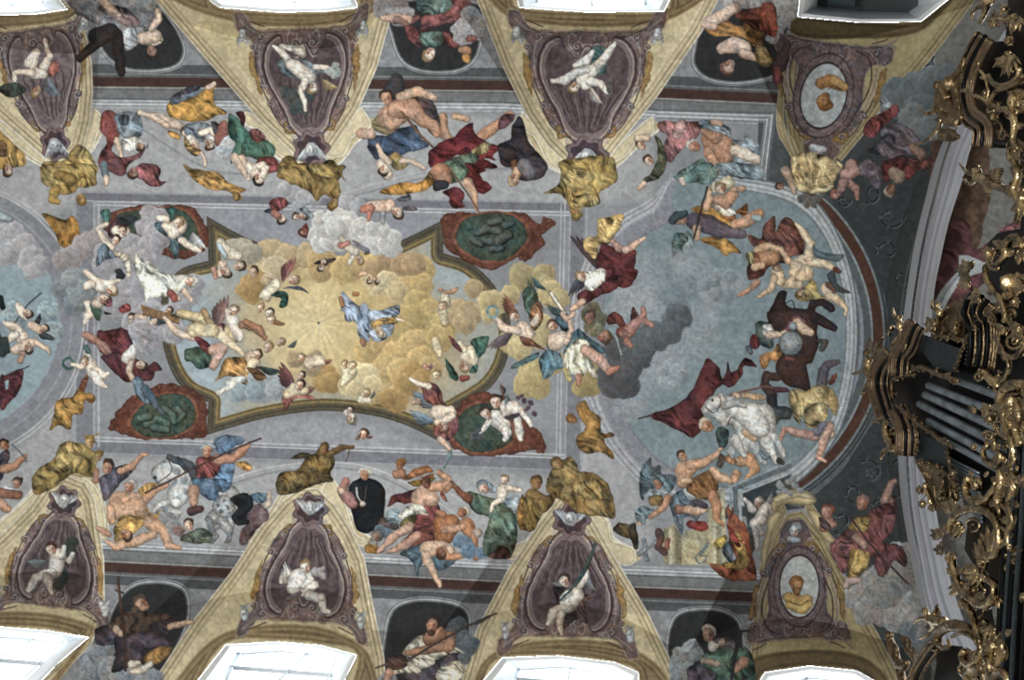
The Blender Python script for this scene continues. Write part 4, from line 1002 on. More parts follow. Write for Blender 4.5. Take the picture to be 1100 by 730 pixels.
run('''
T 270 180 3.843
P central_fresco
G painted_cloud | golden and ochre clouds
k b99f74 20,380,60 80,350,60 150,370,60 230,360,50 290,380,60 320,400,50
k c9b58c 40,420,46 100,420,60 50,470,50 20,500,40
k b3935f 290,400,60 290,440,40
k c4a468 380,420,60 430,400,60 520,400,60 580,430,60 650,440,70 700,420,60 640,500,60 700,480,50
k b08f66 560,380,50 620,400,50 670,400,50 500,420,40
k ceb684 560,470,50 520,500,40 600,510,50 480,470,30
k cfbf95 540,470,36
k c2a566 690,560,60 740,600,60 700,650,70 800,640,60 660,620,60 620,680,60 700,720,60 780,700,60
k b59a70 850,600,60 900,600,50 880,640,50 920,500,40
T 270 360 3.843
k c6a467 480,60,60 540,30,50 600,80,60 660,40,60 700,100,60 560,130,60 620,150,60 740,130,50 500,250,40 600,250,50
k b08a50 660,160,50 640,200,50 600,270,46 560,260,40 700,180,40 300,160,50 330,190,46 290,200,36
k cfbb8a 400,210,44 440,170,60 480,160,50 500,200,40 430,220,40
k a9926c 250,130,40 260,90,30 180,100,34
k 9fa8b0 60,210,60 20,230,50 100,220,44 20,180,40
T 0 180 3.843
k b58f55 1040,500,60 1060,460,40 1000,510,30
k a9a08c 970,330,40 1010,320,36 1030,360,50
T 0 360 3.843
k 8fa0aa 990,240,40 1050,230,40
T 270 180 3.843
G painted_rays
l 20242a 278,640,5
s b3b5a8 3 283,640 300,630
s b3b5a8 3 280,645 283,680
G painted_figure | central figure in pale blue mantle floating in golden light
c 8593ab,60,24 375,510 400,530 430,560 450,570 470,560 500,600 510,620 490,680 480,720 440,690 430,640 390,630 385,600 365,590 375,560
c 919eb3,40,20 480,600 530,590 560,580 610,565 615,600 590,620 590,660 570,700 520,720 490,700
c b8924e,20,16 490,640 540,620 600,615 600,640 540,650 510,670
l d9c6a4 600,625,7 630,632,5
l d9c3a0 525,670,16 545,690,12
h c9b28a dcc8a6 530,680,20,40
l 9a6a40 370,540,9 375,570,9
l a56b45 425,520,9 440,520,8
l a56b45 460,710,10 465,730,9
T 0 180 3.843
G painted_angel | angels in white and pink in the upper corner of the golden sky
l c9bda8 910,310,18 940,350,28 980,360,22
l a9b8c2 905,320,10 930,360,12
h hb sk 985,405,26,-30
l sk 920,400,18 905,440,14
h hb sk 930,430,26,30
h hb sk 1050,430,22,-90
l c08a78 880,420,12 890,450,10
T 270 180 3.843
G painted_angel | angel with rose wing and green drapery
w 9a5f60 135,470 185,370 -44
k cbb48a 60,460,24
l d9ccae 100,480,24 60,530,26 90,500,20
c 2e5a52,50,14 80,530 110,510 150,520 150,560 130,580 115,570 120,540
h hy sk 175,465,26,-20
c 4f6070,20,12 130,500 200,490 240,520 200,505
h hy dcc9b0 35,580,20,-90
h hb dcc9b0 75,600,22,-90
h hy dcc9b0 80,630,22,-90
l 8f5f40 100,640,10 130,645,6
G painted_cherub_head | small winged cherub heads under the frame
h hb sk 290,410,18,90
h hb sk 298,390,16,-30
c 5a5358,20,10 255,395 285,380 280,400
c 7a5a58,20,10 310,380 350,375 320,395
l c79b7a 455,440,14 470,438,10
h hb sk 490,465,16,90
h hb sk 520,465,16,90
T 270 360 3.843
G painted_angel | angel with brown wings resting on the lower frame
w 7a4a4a 190,220 120,110 -60
w 8f5a50 200,220 270,215 30
c a5605a,30,14 130,250 160,230 230,240 260,260 180,262 140,310 130,290
l dcc5a0 150,240,20 180,220,26 215,225,22
h hb sk 200,205,26,-80
h hb sk 205,165,20,-70
h hy sk 205,95,22,-60
l d6c0a2 240,110,26 280,105,24 300,110,14
w b06a60 300,105 335,100 20
w 5a6a72 150,50 190,20 20
h hy sk 120,30,22,-60
h hy sk 70,50,24,-90
h hb sk 20,80,26,-60
l e0cda8 10,110,20 -10,140,16
w 3f4f48 30,130 130,150 30
w 7a5238 0,160 70,175 26
c 8a5f3c,30,14 -20,130 20,140 60,165 50,180 0,160
G painted_putto | pair of pale putti among golden clouds
l e0cfa4 390,130,24 410,150,28 385,190,16 370,205,8
h hy e0cfa4 420,125,18,-60
h hy d9c396 385,120,18,-120
l d9c9a8 455,265,18 480,265,18
h hy d9c396 472,240,20,-60
w 7a8488 490,260 510,225 14
w b5827a 730,140 745,110 20
l c98a70 715,125,10 730,140,8
h hy d9c8a0 765,165,20,-90
l d6c39a 760,20,16 770,60,18 780,85,8
T 270 180 3.843
G painted_angel | pale angels at the right of the golden sky
l d6c4a4 800,520,18 800,560,20 780,590,16
l c9946e 780,500,8 800,515,8 830,510,9 850,500,6
l d0ba90 790,600,20 800,640,18
h hy dcc8a6 790,570,20,-90
c a5565a,30,10 810,690 840,710 830,720
T 270 360 3.843
G painted_angel | angel in teal drapery leaning over the right frame
c 3c6a5e,60,20 800,90 830,130 850,160 850,190 820,170 810,140
c 3c6a5e,60,18 900,30 930,10 980,5 970,60 940,100 930,150 900,150 930,80
l dcc8a8 890,90,26 915,100,26 900,60,18
l dcc8a8 880,60,12 860,30,10
h hy sk 880,125,26,70
c 7a4040,30,12 820,10 860,40 870,70 830,40
l 94483c 870,180,14 890,175,12
''')
run('''
T 540 180 3.843
P battle_fresco
G painted_cloud | pale clouds in the blue sky
q 949da5 600,430,90 560,520,90 700,420,80 620,600,90 680,520,90 780,420,90 820,640,80
q 9fa4aa 500,520,50 480,600,60 560,560,50 880,520,60 940,480,60 850,500,40
q 76868f 660,420,50 690,520,60 740,500,60
k 8a979f 870,470,30 900,440,30 940,450,36 920,530,40 880,520,30 840,480,26
T 540 360 3.843
q 959ea6 560,100,80 620,60,90 700,40,90 560,250,60 520,300,60 640,160,70 700,110,60
k 919da5 690,130,30 720,150,34 680,190,36 740,170,30 700,210,30 660,150,24
q 8b989f 800,60,60 860,20,60
P allegory_fresco_b
G painted_cloud | golden clouds carrying the winged women
T 520 290 5.217
k aa9a6c 220,40,80 330,30,70 200,20,60 350,80,50
k c3ae78 370,130,80 420,160,60 140,140,60 50,190,80 20,170,60 30,250,50
k c7b27c 140,400,60 190,440,60 300,380,70 330,300,60 220,420,60
k b9a36c 270,570,80 380,520,70 240,640,80 310,650,70 290,600,80
k a7925c 590,640,70 620,560,60 540,660,50 560,500,60
G painted_cloud | dark smoky cloud
k 55565b 770,520,100 720,640,80 800,640,80 760,580,90 830,560,60 680,580,50 740,440,70 830,480,70 900,420,80 880,500,60 930,360,70
T 540 180 3.843
k 5e676d 580,720,60 640,700,60 700,640,50 710,600,40 690,680,50 750,620,36 740,590,26
T 520 290 5.217
G painted_putto | rosy winged putti emerging from the smoke
c 6b3633,60,20 690,260 740,235 790,290 800,350 770,350 740,300 700,310
c 6e3a34,60,16 820,290 830,205 860,240 860,290
l a9766a 890,215,12 895,250,18 860,290,24 800,350,40
l a9766a 900,280,18 940,310,16
l a06c5c 800,400,24 820,420,14
h 7a4034 a9766a 775,350,36,160
s 8c9a9a 10 700,320 740,380 770,470
k 63614d 600,240,60 640,280,50 600,320,40
h 5b4636 a3735c 595,265,40,-100
h 6b4a36 ae7c68 670,370,46,0
k 7d7a60 640,330,30 610,350,30
G painted_angel | angel with yellow wings holding up a wreath
w 9a5d48 190,260 110,130 -60
w 4c5e50 260,270 245,40 60
c 456056,80,30 215,130 250,90 285,150 265,270 225,200
w 6e6470 160,330 10,440 -60
c a06a44,70,20 260,210 310,180 330,260 300,330 265,330
l dcc0a8 215,320,40 250,360,36
l dcc0a8 190,340,22 100,320,22 65,270,14
l dcc0a8 280,300,20 300,260,16
h 8a5b3c dcc0a8 170,260,36,200
c 7a4a38,30,20 200,370 270,390 330,440 370,460 300,440 230,420
s 6f9398 14 50,200 20,215 25,255 60,265 78,235 60,200
G painted_woman | winged woman in blue and white with one leg stretched out
c 4f6f74,30,24 150,545 210,500 300,460 300,490 230,530 180,550
c 4b6a78,70,22 310,500 350,450 410,450 440,500 440,545 400,560 360,600 330,600
c 3f5a64,60,22 440,470 520,330 590,380 670,430 660,470 580,420 500,420
c 456475,60,20 400,260 460,240 490,300 450,350 410,300
w 4b5f62 470,250 340,190 -40
c 4f6a78,70,18 350,400 370,360 390,400 360,450
l d9bfa6 400,400,50 440,380,40 
l cfae94 460,400,20 490,340,16 480,290,14
h 6b4230 d6b59c 385,310,36,-140
c bfbba6,80,26 450,470 500,400 570,390 600,430 560,450 580,560 540,600 500,590 470,570 440,540
c c6c3b4,70,18 580,490 640,590 610,600 570,540
l cf9f88 560,440,24 640,500,32 700,560,22
l c08068 700,570,20 750,545,12
l b07a64 530,600,20 530,640,14
c a8965c,70,14 440,540 470,560 490,620 460,620
l 86715a 365,120,8 430,210,12 450,240,10
w 5a7a7c 350,110 255,25 -34
l dcd0c0 375,130,8 450,240,10
l c9a890 440,245,14 465,275,14 500,240,14
P flying_angel
G painted_angel | angel with dark wings, white blouse, wine-red skirt and yellow scarf
T 540 180 3.843
w 4a3f48 400,420 278,280 60
c b5955a,30,22 335,330 340,290 390,280 390,210 440,205 480,190 500,200 480,260 440,310 400,320 380,375 350,350
c 5d2a2d,40,24 390,390 410,310 460,330 550,340 545,410 560,430 520,495 450,480 400,440
c 5d2a2d,60,20 310,520 400,480 470,440 470,500 400,530 350,560 320,570
l b58a7c 480,330,20 455,305,10
l cba58f 510,340,16 555,310,12 585,292,7
l dacbb8 360,470,38 400,440,26
c dcd6c6,60,16 320,440 400,425 420,460 370,510 340,500
w 55525c 330,430 270,530 -44
h hy d9b79c 325,450,24,200
l d0a88e 330,550,13 300,575,12 280,585,8
P flying_statue_b
G statue_body | gold flying painted figure
T 540 360 3.843
c a8793a,40,22 305,290 340,270 360,310 400,330 410,400 450,400 460,415 420,430 455,490 450,510 400,480 350,490 310,460 310,420 340,380 320,340
h 8a5f2c a8793a 285,345,24,180
T 820 360 3.843
P battle_fresco
T 770 230 5.84
G painted_man | falling nude men tangled in a red cloak
c 6b3f35,50,30 190,130 280,150 290,80 360,5 370,60 370,110 400,40 450,20 490,60 540,150 550,240 480,260 420,300 320,230 240,210
c 5e332d,20,22 190,340 230,240 330,230 430,260 440,300 380,310 320,340 270,400 200,410
l c9a079 250,220,24 330,200,24 400,220,20 460,300,22
l b9825c 300,280,50 350,270,46
l c9a07c 240,330,26 290,320,20
l b98565 250,430,24 190,480,16 135,510,9
h 4a4a38 a97050 240,275,42,180
c 8c8a5c,60,14 180,250 230,230 230,300 200,320
l dcc09c 600,290,24 540,290,40 500,320,40
l dcc09c 575,280,26 590,190,28 540,110,22 500,60,12
l d6b894 500,330,40 480,370,36
l dcc09c 590,310,22 650,300,30 740,345,16
l 6e3a34 745,345,16 770,355,14
l d9bb95 560,370,50 520,390,36
l d9bb95 520,440,26 430,440,26 470,420,24
l d9bb95 380,370,40 400,420,34
l c9a47e 360,400,24 340,470,20 260,520,10
h 8a5640 c9a47e 380,340,30,180
G painted_woman | fallen figure in olive cloth with outstretched leg
c 8c7a4a,40,22 490,510 540,460 600,410 630,450 650,500 690,530 620,540 540,545
h 6e5530 c9a47e 525,490,30,120
l d6b894 680,460,30 710,510,32 790,560,20
l d6b894 790,560,20 810,600,14 805,635,9
l 7a4a3a 700,440,18 740,480,14
b 6f8590,20,20 600,190 640,230 720,250 800,255 760,300 700,290 620,270
G painted_shadow | painted cast shadow on the cornice
b 5b666c,30,20 690,380 740,360 760,440 840,490 760,490 720,440
G painted_horse | dark brown horse with a foreshortened rider and round shield
b 38292a,40,40 330,600 370,520 400,480 440,490 430,560 500,600 590,620 620,700 600,760 340,760 320,640
l 33272a 590,600,24 610,560,26 660,550,22 720,590,24
l 33272a 630,660,34 700,690,26 740,715,18
s 1f1a1e 6 430,560 470,540 490,590
T 770 340 5.84
b 432e29,60,46 330,-40 610,-40 630,100 640,170 600,280 560,310 590,450 560,470 520,450 440,430 390,370 370,300 420,180 380,80 340,60
l 4a332c 380,375,26 310,370,28 300,430,26 340,470,30 350,520,34
l 2e2a2c 345,520,36 360,580,26
l 33272a 610,0,30 690,40,26 740,75,16
l 4a4544 640,150,12 680,160,22 660,200,20
c 6e3033,60,16 210,130 240,105 275,150 260,200 215,190
l 54606a 205,200,20 210,220,14
c 3f4a48,40,18 245,100 250,40 340,40 360,160 330,200 280,180
c c2c2bd,50,12 285,60 340,50 360,130 310,140
l cfae92 330,110,26 400,110,20 450,90,18
c 8a5560,40,16 430,60 480,0 540,-10 560,40 500,80 450,90
l d0b090 510,40,30 550,80,32 590,100,20
l 8c9aa5 480,60,24
c 9a6a3a,60,20 270,250 340,220 380,170 410,220 370,280 340,270 300,330 270,300
l 6b7478 465,165,78
l 97a0a4 465,165,70
ring
l 7a4440 440,260,16 480,272,12
G painted_figure | falling figure in ochre yellow cloth with bare legs
l 5e545a 660,420,34 665,340,34 700,300,24 760,280,12
c 6e3a34,60,14 700,410 755,350 745,400 720,430
c a08858,70,26 450,470 500,450 560,470 620,430 700,440 740,480 765,560 740,620 700,560 690,640 640,690 570,690 540,620 520,670 480,620 450,520
c ac9564,30,22 560,560 640,540 700,560 680,660 600,690 550,640
l cfae92 700,690,18 720,740,22
T 820 360 3.843
l b98a78 215,420,18 140,400,16 90,385,12 70,430,8
l cf9f88 275,375,18 250,430,20 235,480,13 225,500,11 255,520,7
l 7f7487 220,400,16 250,370,14
T 540 360 3.843
G painted_banner | large dark red flag on a lance
c 55292c,50,36 605,330 690,300 780,230 840,100 890,130 900,160 910,200 860,240 830,330 830,370 790,420 740,400 680,370
c 55292c,60,22 910,180 930,110 940,150 970,140 990,100 1010,92 1050,130 1000,125 985,170 940,215 900,200 860,260 850,230
s 3a3438 7 560,345 610,330
s 7a5248 8 920,250 1000,230 1076,210
G painted_horse | white horse rearing with a rider
T 770 340 5.84
b 484c4a,60,30 250,640 330,560 420,560 470,580 460,640 400,650 340,720 280,740
T 540 360 3.843
b bdbdb8,60,30 825,290 860,250 900,240 930,260 960,250 1000,280 1080,280 1120,310 1130,400 1100,470 1080,430 1020,440 990,480 960,420 940,370 910,380 880,330 840,320 820,310
b aaaba9,30,18 880,260 930,240 975,260 970,310 930,310 900,300
l c2c2be 1010,430,20 1000,480,12 
l b1b2b1 1040,450,20 1060,500,14 1080,530,9
s 5c2c2c 4 840,300 880,320 900,270
s 5c2c2c 4 970,260 980,300 960,320 940,340 930,370
s 2c2c30 6 855,275 860,290
l c2c2be 1120,420,18 1150,470,12 1160,500,9
T 770 340 5.84
l b29a74 170,500,16 240,500,20 290,505,16
s 7a5248 12 80,495 200,465 300,440 440,455
l c9a890 110,490,16 130,500,16
l 57303a 370,460,16 440,458,12
T 540 360 3.843
G painted_figure | helmeted figure in green fallen beneath the white horse
c 3f5350,60,16 890,380 930,390 930,440 900,470 880,420
h d2c6ac c09070 845,375,34,200
l c9a078 1000,400,14 1040,430,12
T 670 480 5.217
P side_fresco_lower_c
G painted_stone_block | beige stone tomb and pedestals
p 9d9576 210,465 285,430 310,480 470,440 490,655 225,655
p b0a680 310,500 465,530 480,600 480,658 330,658
p 8a8266 225,470 250,462 250,655 225,655
p b5ad92 250,462 275,455 275,655 258,655
p 7a7258 285,450 325,480 325,658 290,655
p a59b78 470,350 500,330 500,655 475,655
p b8b092 500,240 520,235 520,655 500,655
p 8f8768 520,235 545,235 545,655 520,655
p b2aa88 545,235 565,230 575,655 550,655
s 7a7258 3 310,500 400,560 460,600
s 7a7258 3 340,600 470,650
c 7a2f2c,20,20 350,440 380,410 460,420 470,460 420,470
G painted_relief | carved small fragments and keys painted in grey
l 76818a 110,520,12 130,630,12
l 76818a 90,600,14 180,530,10
l 76818a 470,540,8 430,600,8
s 5f7078 9 470,540 430,590 405,620 420,650 455,640 460,610 430,610
l 5c3f3a 200,480,24 210,510,20 190,560,16 230,590,16
l 8a5045 240,560,14 250,520,12
G painted_man | bare-backed man in brown cloth climbing with raised arms
c 7b8c8c,60,20 800,60 850,20 850,60
l c99a78 330,200,34 340,130,52 380,110,40
l c99a78 370,100,30 450,90,26 510,50,18 545,10,12
c 7d5634,70,26 350,230 400,160 500,130 530,200 520,260 480,290 420,290 370,260
l cfa585 500,130,20 540,170,30 600,190,20
l b9805c 500,270,30 520,340,26 520,400,18 560,435,10
h 4a3028 c99a78 330,50,34,200
l cfae8c 340,190,20 370,190,16
G painted_soldier | helmeted soldier in blue-grey cloak
c 5d6f78,60,30 90,150 120,90 150,55 160,110 200,100 215,150 280,150 290,210 240,270 150,230 110,300 90,240
c 8f9ba0,30,18 115,260 170,230 230,240 260,280 200,300 130,290
c 8a6a3a,40,14 140,280 210,270 220,320 160,330
c 7b8f98,60,18 65,360 110,330 170,350 200,380 130,400 120,430 80,425
l b98565 250,290,22 220,340,18 150,390,16
h 4e5e66 b07a5c 190,205,32,-110
l c99a78 75,420,8 90,430,8
G painted_man | man in blue-grey cloth with stretched legs
c 5a6d7d,60,26 260,300 320,240 360,290 400,300 440,340 420,400 380,440 400,400 340,400 330,490 290,430 270,370
l 8a5f4e 310,350,30 350,350,24
l cfa585 360,350,24 420,360,22 465,350,10
l 50424a 410,310,18 460,330,14
G painted_man | crouching bare-shouldered man
T 670 480 5.217
l c9946c 650,80,30 700,70,38 740,120,26 690,180,16
l c9946c 630,150,26 620,190,20
h 8a5f3a c9946c 605,75,34,200
l 9aa4ac 600,20,30 610,50,10
c 50443c,60,20 520,100 540,40 570,60 550,120
l 7c858c 790,60,14 770,30,12
G painted_vestment | embroidered red and gold cope spilling over the ledge
c 8a4a34,60,16 580,330 620,350 680,430 710,500 720,600 735,660 740,740 640,750 560,730 480,655 560,650 640,650 600,560 590,480
c a3803f,70,14 590,480 640,480 680,560 700,640 660,690 560,670 500,660 600,640 640,600
c 9a8038,60,12 500,540 540,500 580,500 570,560 520,570
c 4f5a66,60,20 550,570 590,530 610,580 600,650 560,610
c 8e3a30,30,12 580,430 620,470 660,550 640,560 600,500
G painted_cornice | grey-blue painted corner moulding
p 8b989f 590,215 760,150 940,60 940,80 610,225 605,360 590,340
p 5d6a72 610,225 940,90 940,115 640,240 640,390 615,370
p 97a4ab 640,240 940,125 940,140 660,255 665,420 645,400
p 3a4447 665,260 940,150 940,250 850,290 780,380 740,560 720,600 700,480
G painted_putto | pale putto seated beside the scrolled capital
w 9a9aa0 800,320 830,255 30
l bfb5b0 790,340,34 770,390,34
l bfb5b0 720,350,22 700,320,14 680,290,12
l bfb5b0 820,340,16 840,380,12
l bfb5b0 770,410,34 730,430,28 770,480,20
l b5aaa6 740,470,22 745,540,16 745,570,10
h 8a7a70 bfb0a8 755,310,34,-60
k 8a9090 870,210,20 890,250,18 920,190,18 860,250,12
''' .replace('ring\n', ''))
for r in (11.5, 8.5, 5.5): ring(770+465/5.84, 340+165/5.84, r-.6, r, '7d878b')
run('''
T 670 480 5.217
G painted_capital | beige scrolled capital with two volutes
P window_vault_h field
T 820 540 3.843
b c2ab78,80,14 30,20 45,-20 80,-50 140,-60 200,-40 220,-10 190,10 80,5 50,40
b d0bd90,20,12 40,-20 90,-45 180,-45 210,-15 130,-20 60,0
b c9b484,60,14 10,120 20,60 60,30 80,50 40,110 20,200 0,280 -10,200
b c2ab78,60,14 180,30 230,40 260,100 300,160 260,160 220,110
T 820 360 3.843
P end_wall_painting
k 8f9396 70,620,16 90,640,14 120,590,16 130,620,14 150,640,14 110,650,12
''')
run('''
T 270 180 3.843
P cloud_upper
G painted_cloud | white cloud spilling over the frame
k a9a6ae 170,110,36 220,120,36 260,130,30 200,160,30 400,150,40 440,160,36 140,90,30
k c3c2bf 270,280,40 290,310,44 330,300,50 300,240,50 280,210,30 350,210,50 400,220,50 400,260,60 460,260,56 500,280,56 520,310,50 570,320,50 580,290,40 540,260,34 450,240,40 350,250,50 500,250,30 370,320,26
G painted_putto | putti with dark wings beside the cloud
c 7d3f44,30,14 75,140 120,120 155,150 130,170 90,180
h hb sk 125,210,22,60
h hb sk 215,200,22,-20
h hb sk 185,205,20,200
c 40535f,20,12 50,180 80,170 90,190 70,190
c 66727a,20,12 200,170 230,165 260,200 240,210
l a56b5a 95,190,16 110,200,14
c 7d3f3a,60,12 195,270 220,230 235,240 230,290
h hb sd 215,265,16,180
G painted_putto | reclining putto above the white cloud
l d6b29c 490,160,24 530,160,24 570,160,28
l b5705c 490,170,22 460,170,14 
l b5705c 490,190,12 485,215,8
c 5a6068,20,10 600,130 650,110 660,130 620,140
c 6f6068,20,10 620,165 670,160 685,175 640,180
l a59ba0 545,190,12 540,230,8
h hb sk 600,185,28,30
G painted_putto | putto peeping from beneath the white cloud
l c9bba8 370,290,10 400,330,16 430,350,18
l b5756a 370,320,12 400,310,10
c 7a7480,20,10 420,300 480,340 485,355 430,325
h hy sk 450,380,20,30
l dcd0bb 415,370,9 405,400,7
P atlas_statue_b
G statue_body | gold painted statue hanging head down
T 270 0 3.843
c 94763f,70,26 130,650 180,650 200,690 260,700 310,660 350,670 365,740 120,740
T 270 180 3.843
c 94763f,60,28 125,-10 370,-10 375,20 360,60 370,100 350,130 300,110 270,140 240,100 200,80 150,60
c ab8c4c,30,20 230,-10 360,-10 350,30 300,60 260,50
s 7a5f30 5 370,20 385,55
h 6e5226 9c7c40 340,148,26,90
P atlas_statue_d
G statue_body | gold painted statue with drapery
T 540 180 3.843
c aa8c49,60,26 170,105 230,70 240,20 230,-20 300,-40 440,-50 470,0 470,60 400,100 400,150 330,160 330,200 290,205 270,150 240,110
c bb9d5c,20,20 250,20 330,0 380,40 330,90 270,80
c c2a562,60,16 300,120 380,110 390,150 300,165
h 8a6d34 aa8c49 305,190,26,80
P atlas_statue_e
G statue_body | bronze-gold seated archer statue
T 270 360 3.843
c 71582f,40,24 160,510 210,480 260,490 290,450 330,480 345,520 330,570 340,600 300,610 230,630 180,650 110,655 105,590 130,560 180,560 220,510
c 8a6d3a,60,22 230,520 290,490 330,510 310,570 260,560
c 8f7240,60,20 120,620 140,570 210,560 230,610 150,645
l 6a4f2a 320,490,14 370,465,12 420,462,8
s 5c4424 7 340,485 390,465 422,465
s 5c4424 5 405,465 400,500 390,520
h 5a4022 8a6838 298,470,26,-90
P atlas_statue_f
G statue_body | pair of gold painted statues over the shoulders of the vault
T 540 360 3.843
c 8f7240,60,28 200,560 250,510 290,505 320,560 380,570 430,610 455,680 450,740 330,740 260,690 180,640
c a98a4c,30,20 240,540 300,520 310,580 260,620
c 7a5f34,60,22 70,690 120,650 180,660 220,650 200,710 150,740 80,740
l 8a6a3c 120,660,30 170,690,30
c b08f50,60,20 290,620 380,600 420,660 400,700 340,680
h 6e5228 a07f48 225,530,30,-150
h 5c4424 94713f 140,610,30,-100
T 540 540 3.843
c 9c7c40,60,22 60,-10 150,-20 200,10 160,50 130,110 80,110 60,60
c 8f7240,60,22 330,-10 450,-10 460,60 430,60 380,40
c 9c7a38,60,14 0,0 20,-20 30,30 10,40
P painted_eagle
G bird_body | dark eagle with folded wings
c 3e3425,70,14 455,110 480,80 510,90 545,85 560,130 560,190 545,190 530,150 500,140 475,130
c 5a4a30,60,10 480,85 520,85 525,125 500,140 485,120
T 350 480 4.562
P side_fresco_lower_b
G painted_building | grey ledge and building behind
T 350 480 4.562
G painted_horse | black horse with a white blaze
b 1f2023,70,40 125,180 160,155 210,150 260,170 290,220 285,320 270,380 200,425 150,400 130,330 120,250
l 26272b 150,210,40 175,270,26
s b9b5b0 8 150,200 155,240 175,270
l b09a94 180,278,14
s 60646a 3 200,190 190,260
l 574a48 280,370,24 340,385,20
h c9c8c0 c08c6c 190,135,34,-90
k c5c4bc 165,115,8 180,105,8 200,102,8 218,110,8 228,125,7
l a57068 100,170,20 75,210,22 110,250,30 130,280,24
l cfae92 75,215,18
G painted_soldier | crouching soldier with helmet and beard
k 5f7080 260,410,30 300,420,30
h 5f6f78 8f7a6a 245,440,34,-70
l 9c8d84 235,470,20
c a5722f,20,14 190,480 240,480 290,510 200,518
G painted_man | bare-backed swordsman in red and white lunging
c 5a2a2a,30,24 300,290 330,235 400,220 450,205 440,260 390,280 350,270
c 8fa9b5,20,16 295,330 330,300 380,330 350,370 300,370
c 8a6a30,20,16 400,170 450,160 500,145 540,150 510,170 480,190 440,195
c 9c5f38,30,18 380,150 430,110 490,90 530,120 520,150 450,150 400,160
s 8a9298 8 415,165 470,140 550,120
s 7c9096 12 570,110 590,80 605,30
l a56b4a 345,135,20 370,130,24
h 8f5f30 9c6236 365,85,30,-90
c 70383a,60,24 440,300 500,260 545,280 560,320 540,360 500,430 480,470 430,440
c 6a3a34,40,20 380,460 440,400 540,380 540,440 500,500 400,500
l c99c80 460,250,44 500,220,44 520,260,34
l b98565 520,195,26 590,185,24 600,160,18 555,125,14
c c9c5b6,30,20 350,340 420,280 480,290 500,330 440,330 390,350
c 7a7042,30,18 365,370 400,340 440,330 440,370 380,400
l c99a80 410,390,22 330,440,22 280,490,16 255,510,9
l c08c74 450,430,22 390,480,24 310,515,10
h 5a3a28 7a4a34 490,180,30,-130
G painted_man | crouching ruddy old man pointing
l a5683f 570,370,44 610,380,50 580,430,48
l ae7350 690,380,36 720,450,26 735,540,16
l ae7350 570,330,20 550,320,16
l c08c6c 580,405,20 640,400,18 670,390,12
h c2b8a8 a5683f 670,320,34,-60
c 8a4a34,60,14 570,210 600,270 560,240
G painted_man | slumped pale man hanging over the ledge in blue cloth
c 3f5563,60,22 365,520 430,490 500,460 560,480 640,540 600,590 540,600 500,560 460,590 450,640 420,560
l cfa98c 500,500,40 560,490,34 610,510,26
l cfa98c 490,530,26 510,580,20 550,660,14 560,685,8
l b9805c 570,515,30 600,540,16 670,530,14
h 5a3426 a06a4a 565,520,30,60
k 66809a 680,470,36 700,510,40 760,520,30 650,460,30
G painted_woman | woman in green mantle holding a child
c 4a5c4d,60,30 695,215 760,230 850,260 920,300 940,400 930,470 900,540 820,545 770,520 780,420 800,350 730,320 690,260
c 5d7464,70,30 800,350 900,320 930,420 880,480 790,530
c 58362f,20,16 800,540 850,490 890,490 900,545
l 7a4a38 620,180,12 660,225,16 700,250,24
l b07a5c 610,190,14 590,215,10
c 7d8c96,60,16 740,180 770,160 820,180 840,220 790,220
h 7d8c96 cfae98 775,200,34,-150
l dcc9b6 870,210,28 860,250,26
l dcc9b6 890,200,12 950,210,10
l dcc9b6 850,260,16 820,280,12 810,315,8
h hy dcc9b6 875,160,26,-90
c 8a98a4,40,18 880,260 940,240 950,300 930,330 890,290
l b59a8a 745,420,24
c a5793a,60,14 940,300 965,230 970,370 940,370
T 180 470 5.61
P side_fresco_lower_a
G painted_figure | kneeling figure in mauve seen from behind
c 665055,80,20 460,560 480,450 540,400 600,430 610,490 560,530 500,600 480,640 430,640
c 5f7c92,40,18 500,340 590,335 600,370 560,400 520,380
l d0b8a4 615,330,14 610,400,16 590,410,14
b 22262c,60,20 390,360 450,340 510,360 510,430 430,470 490,510 440,525 390,490 420,430 450,400
''')
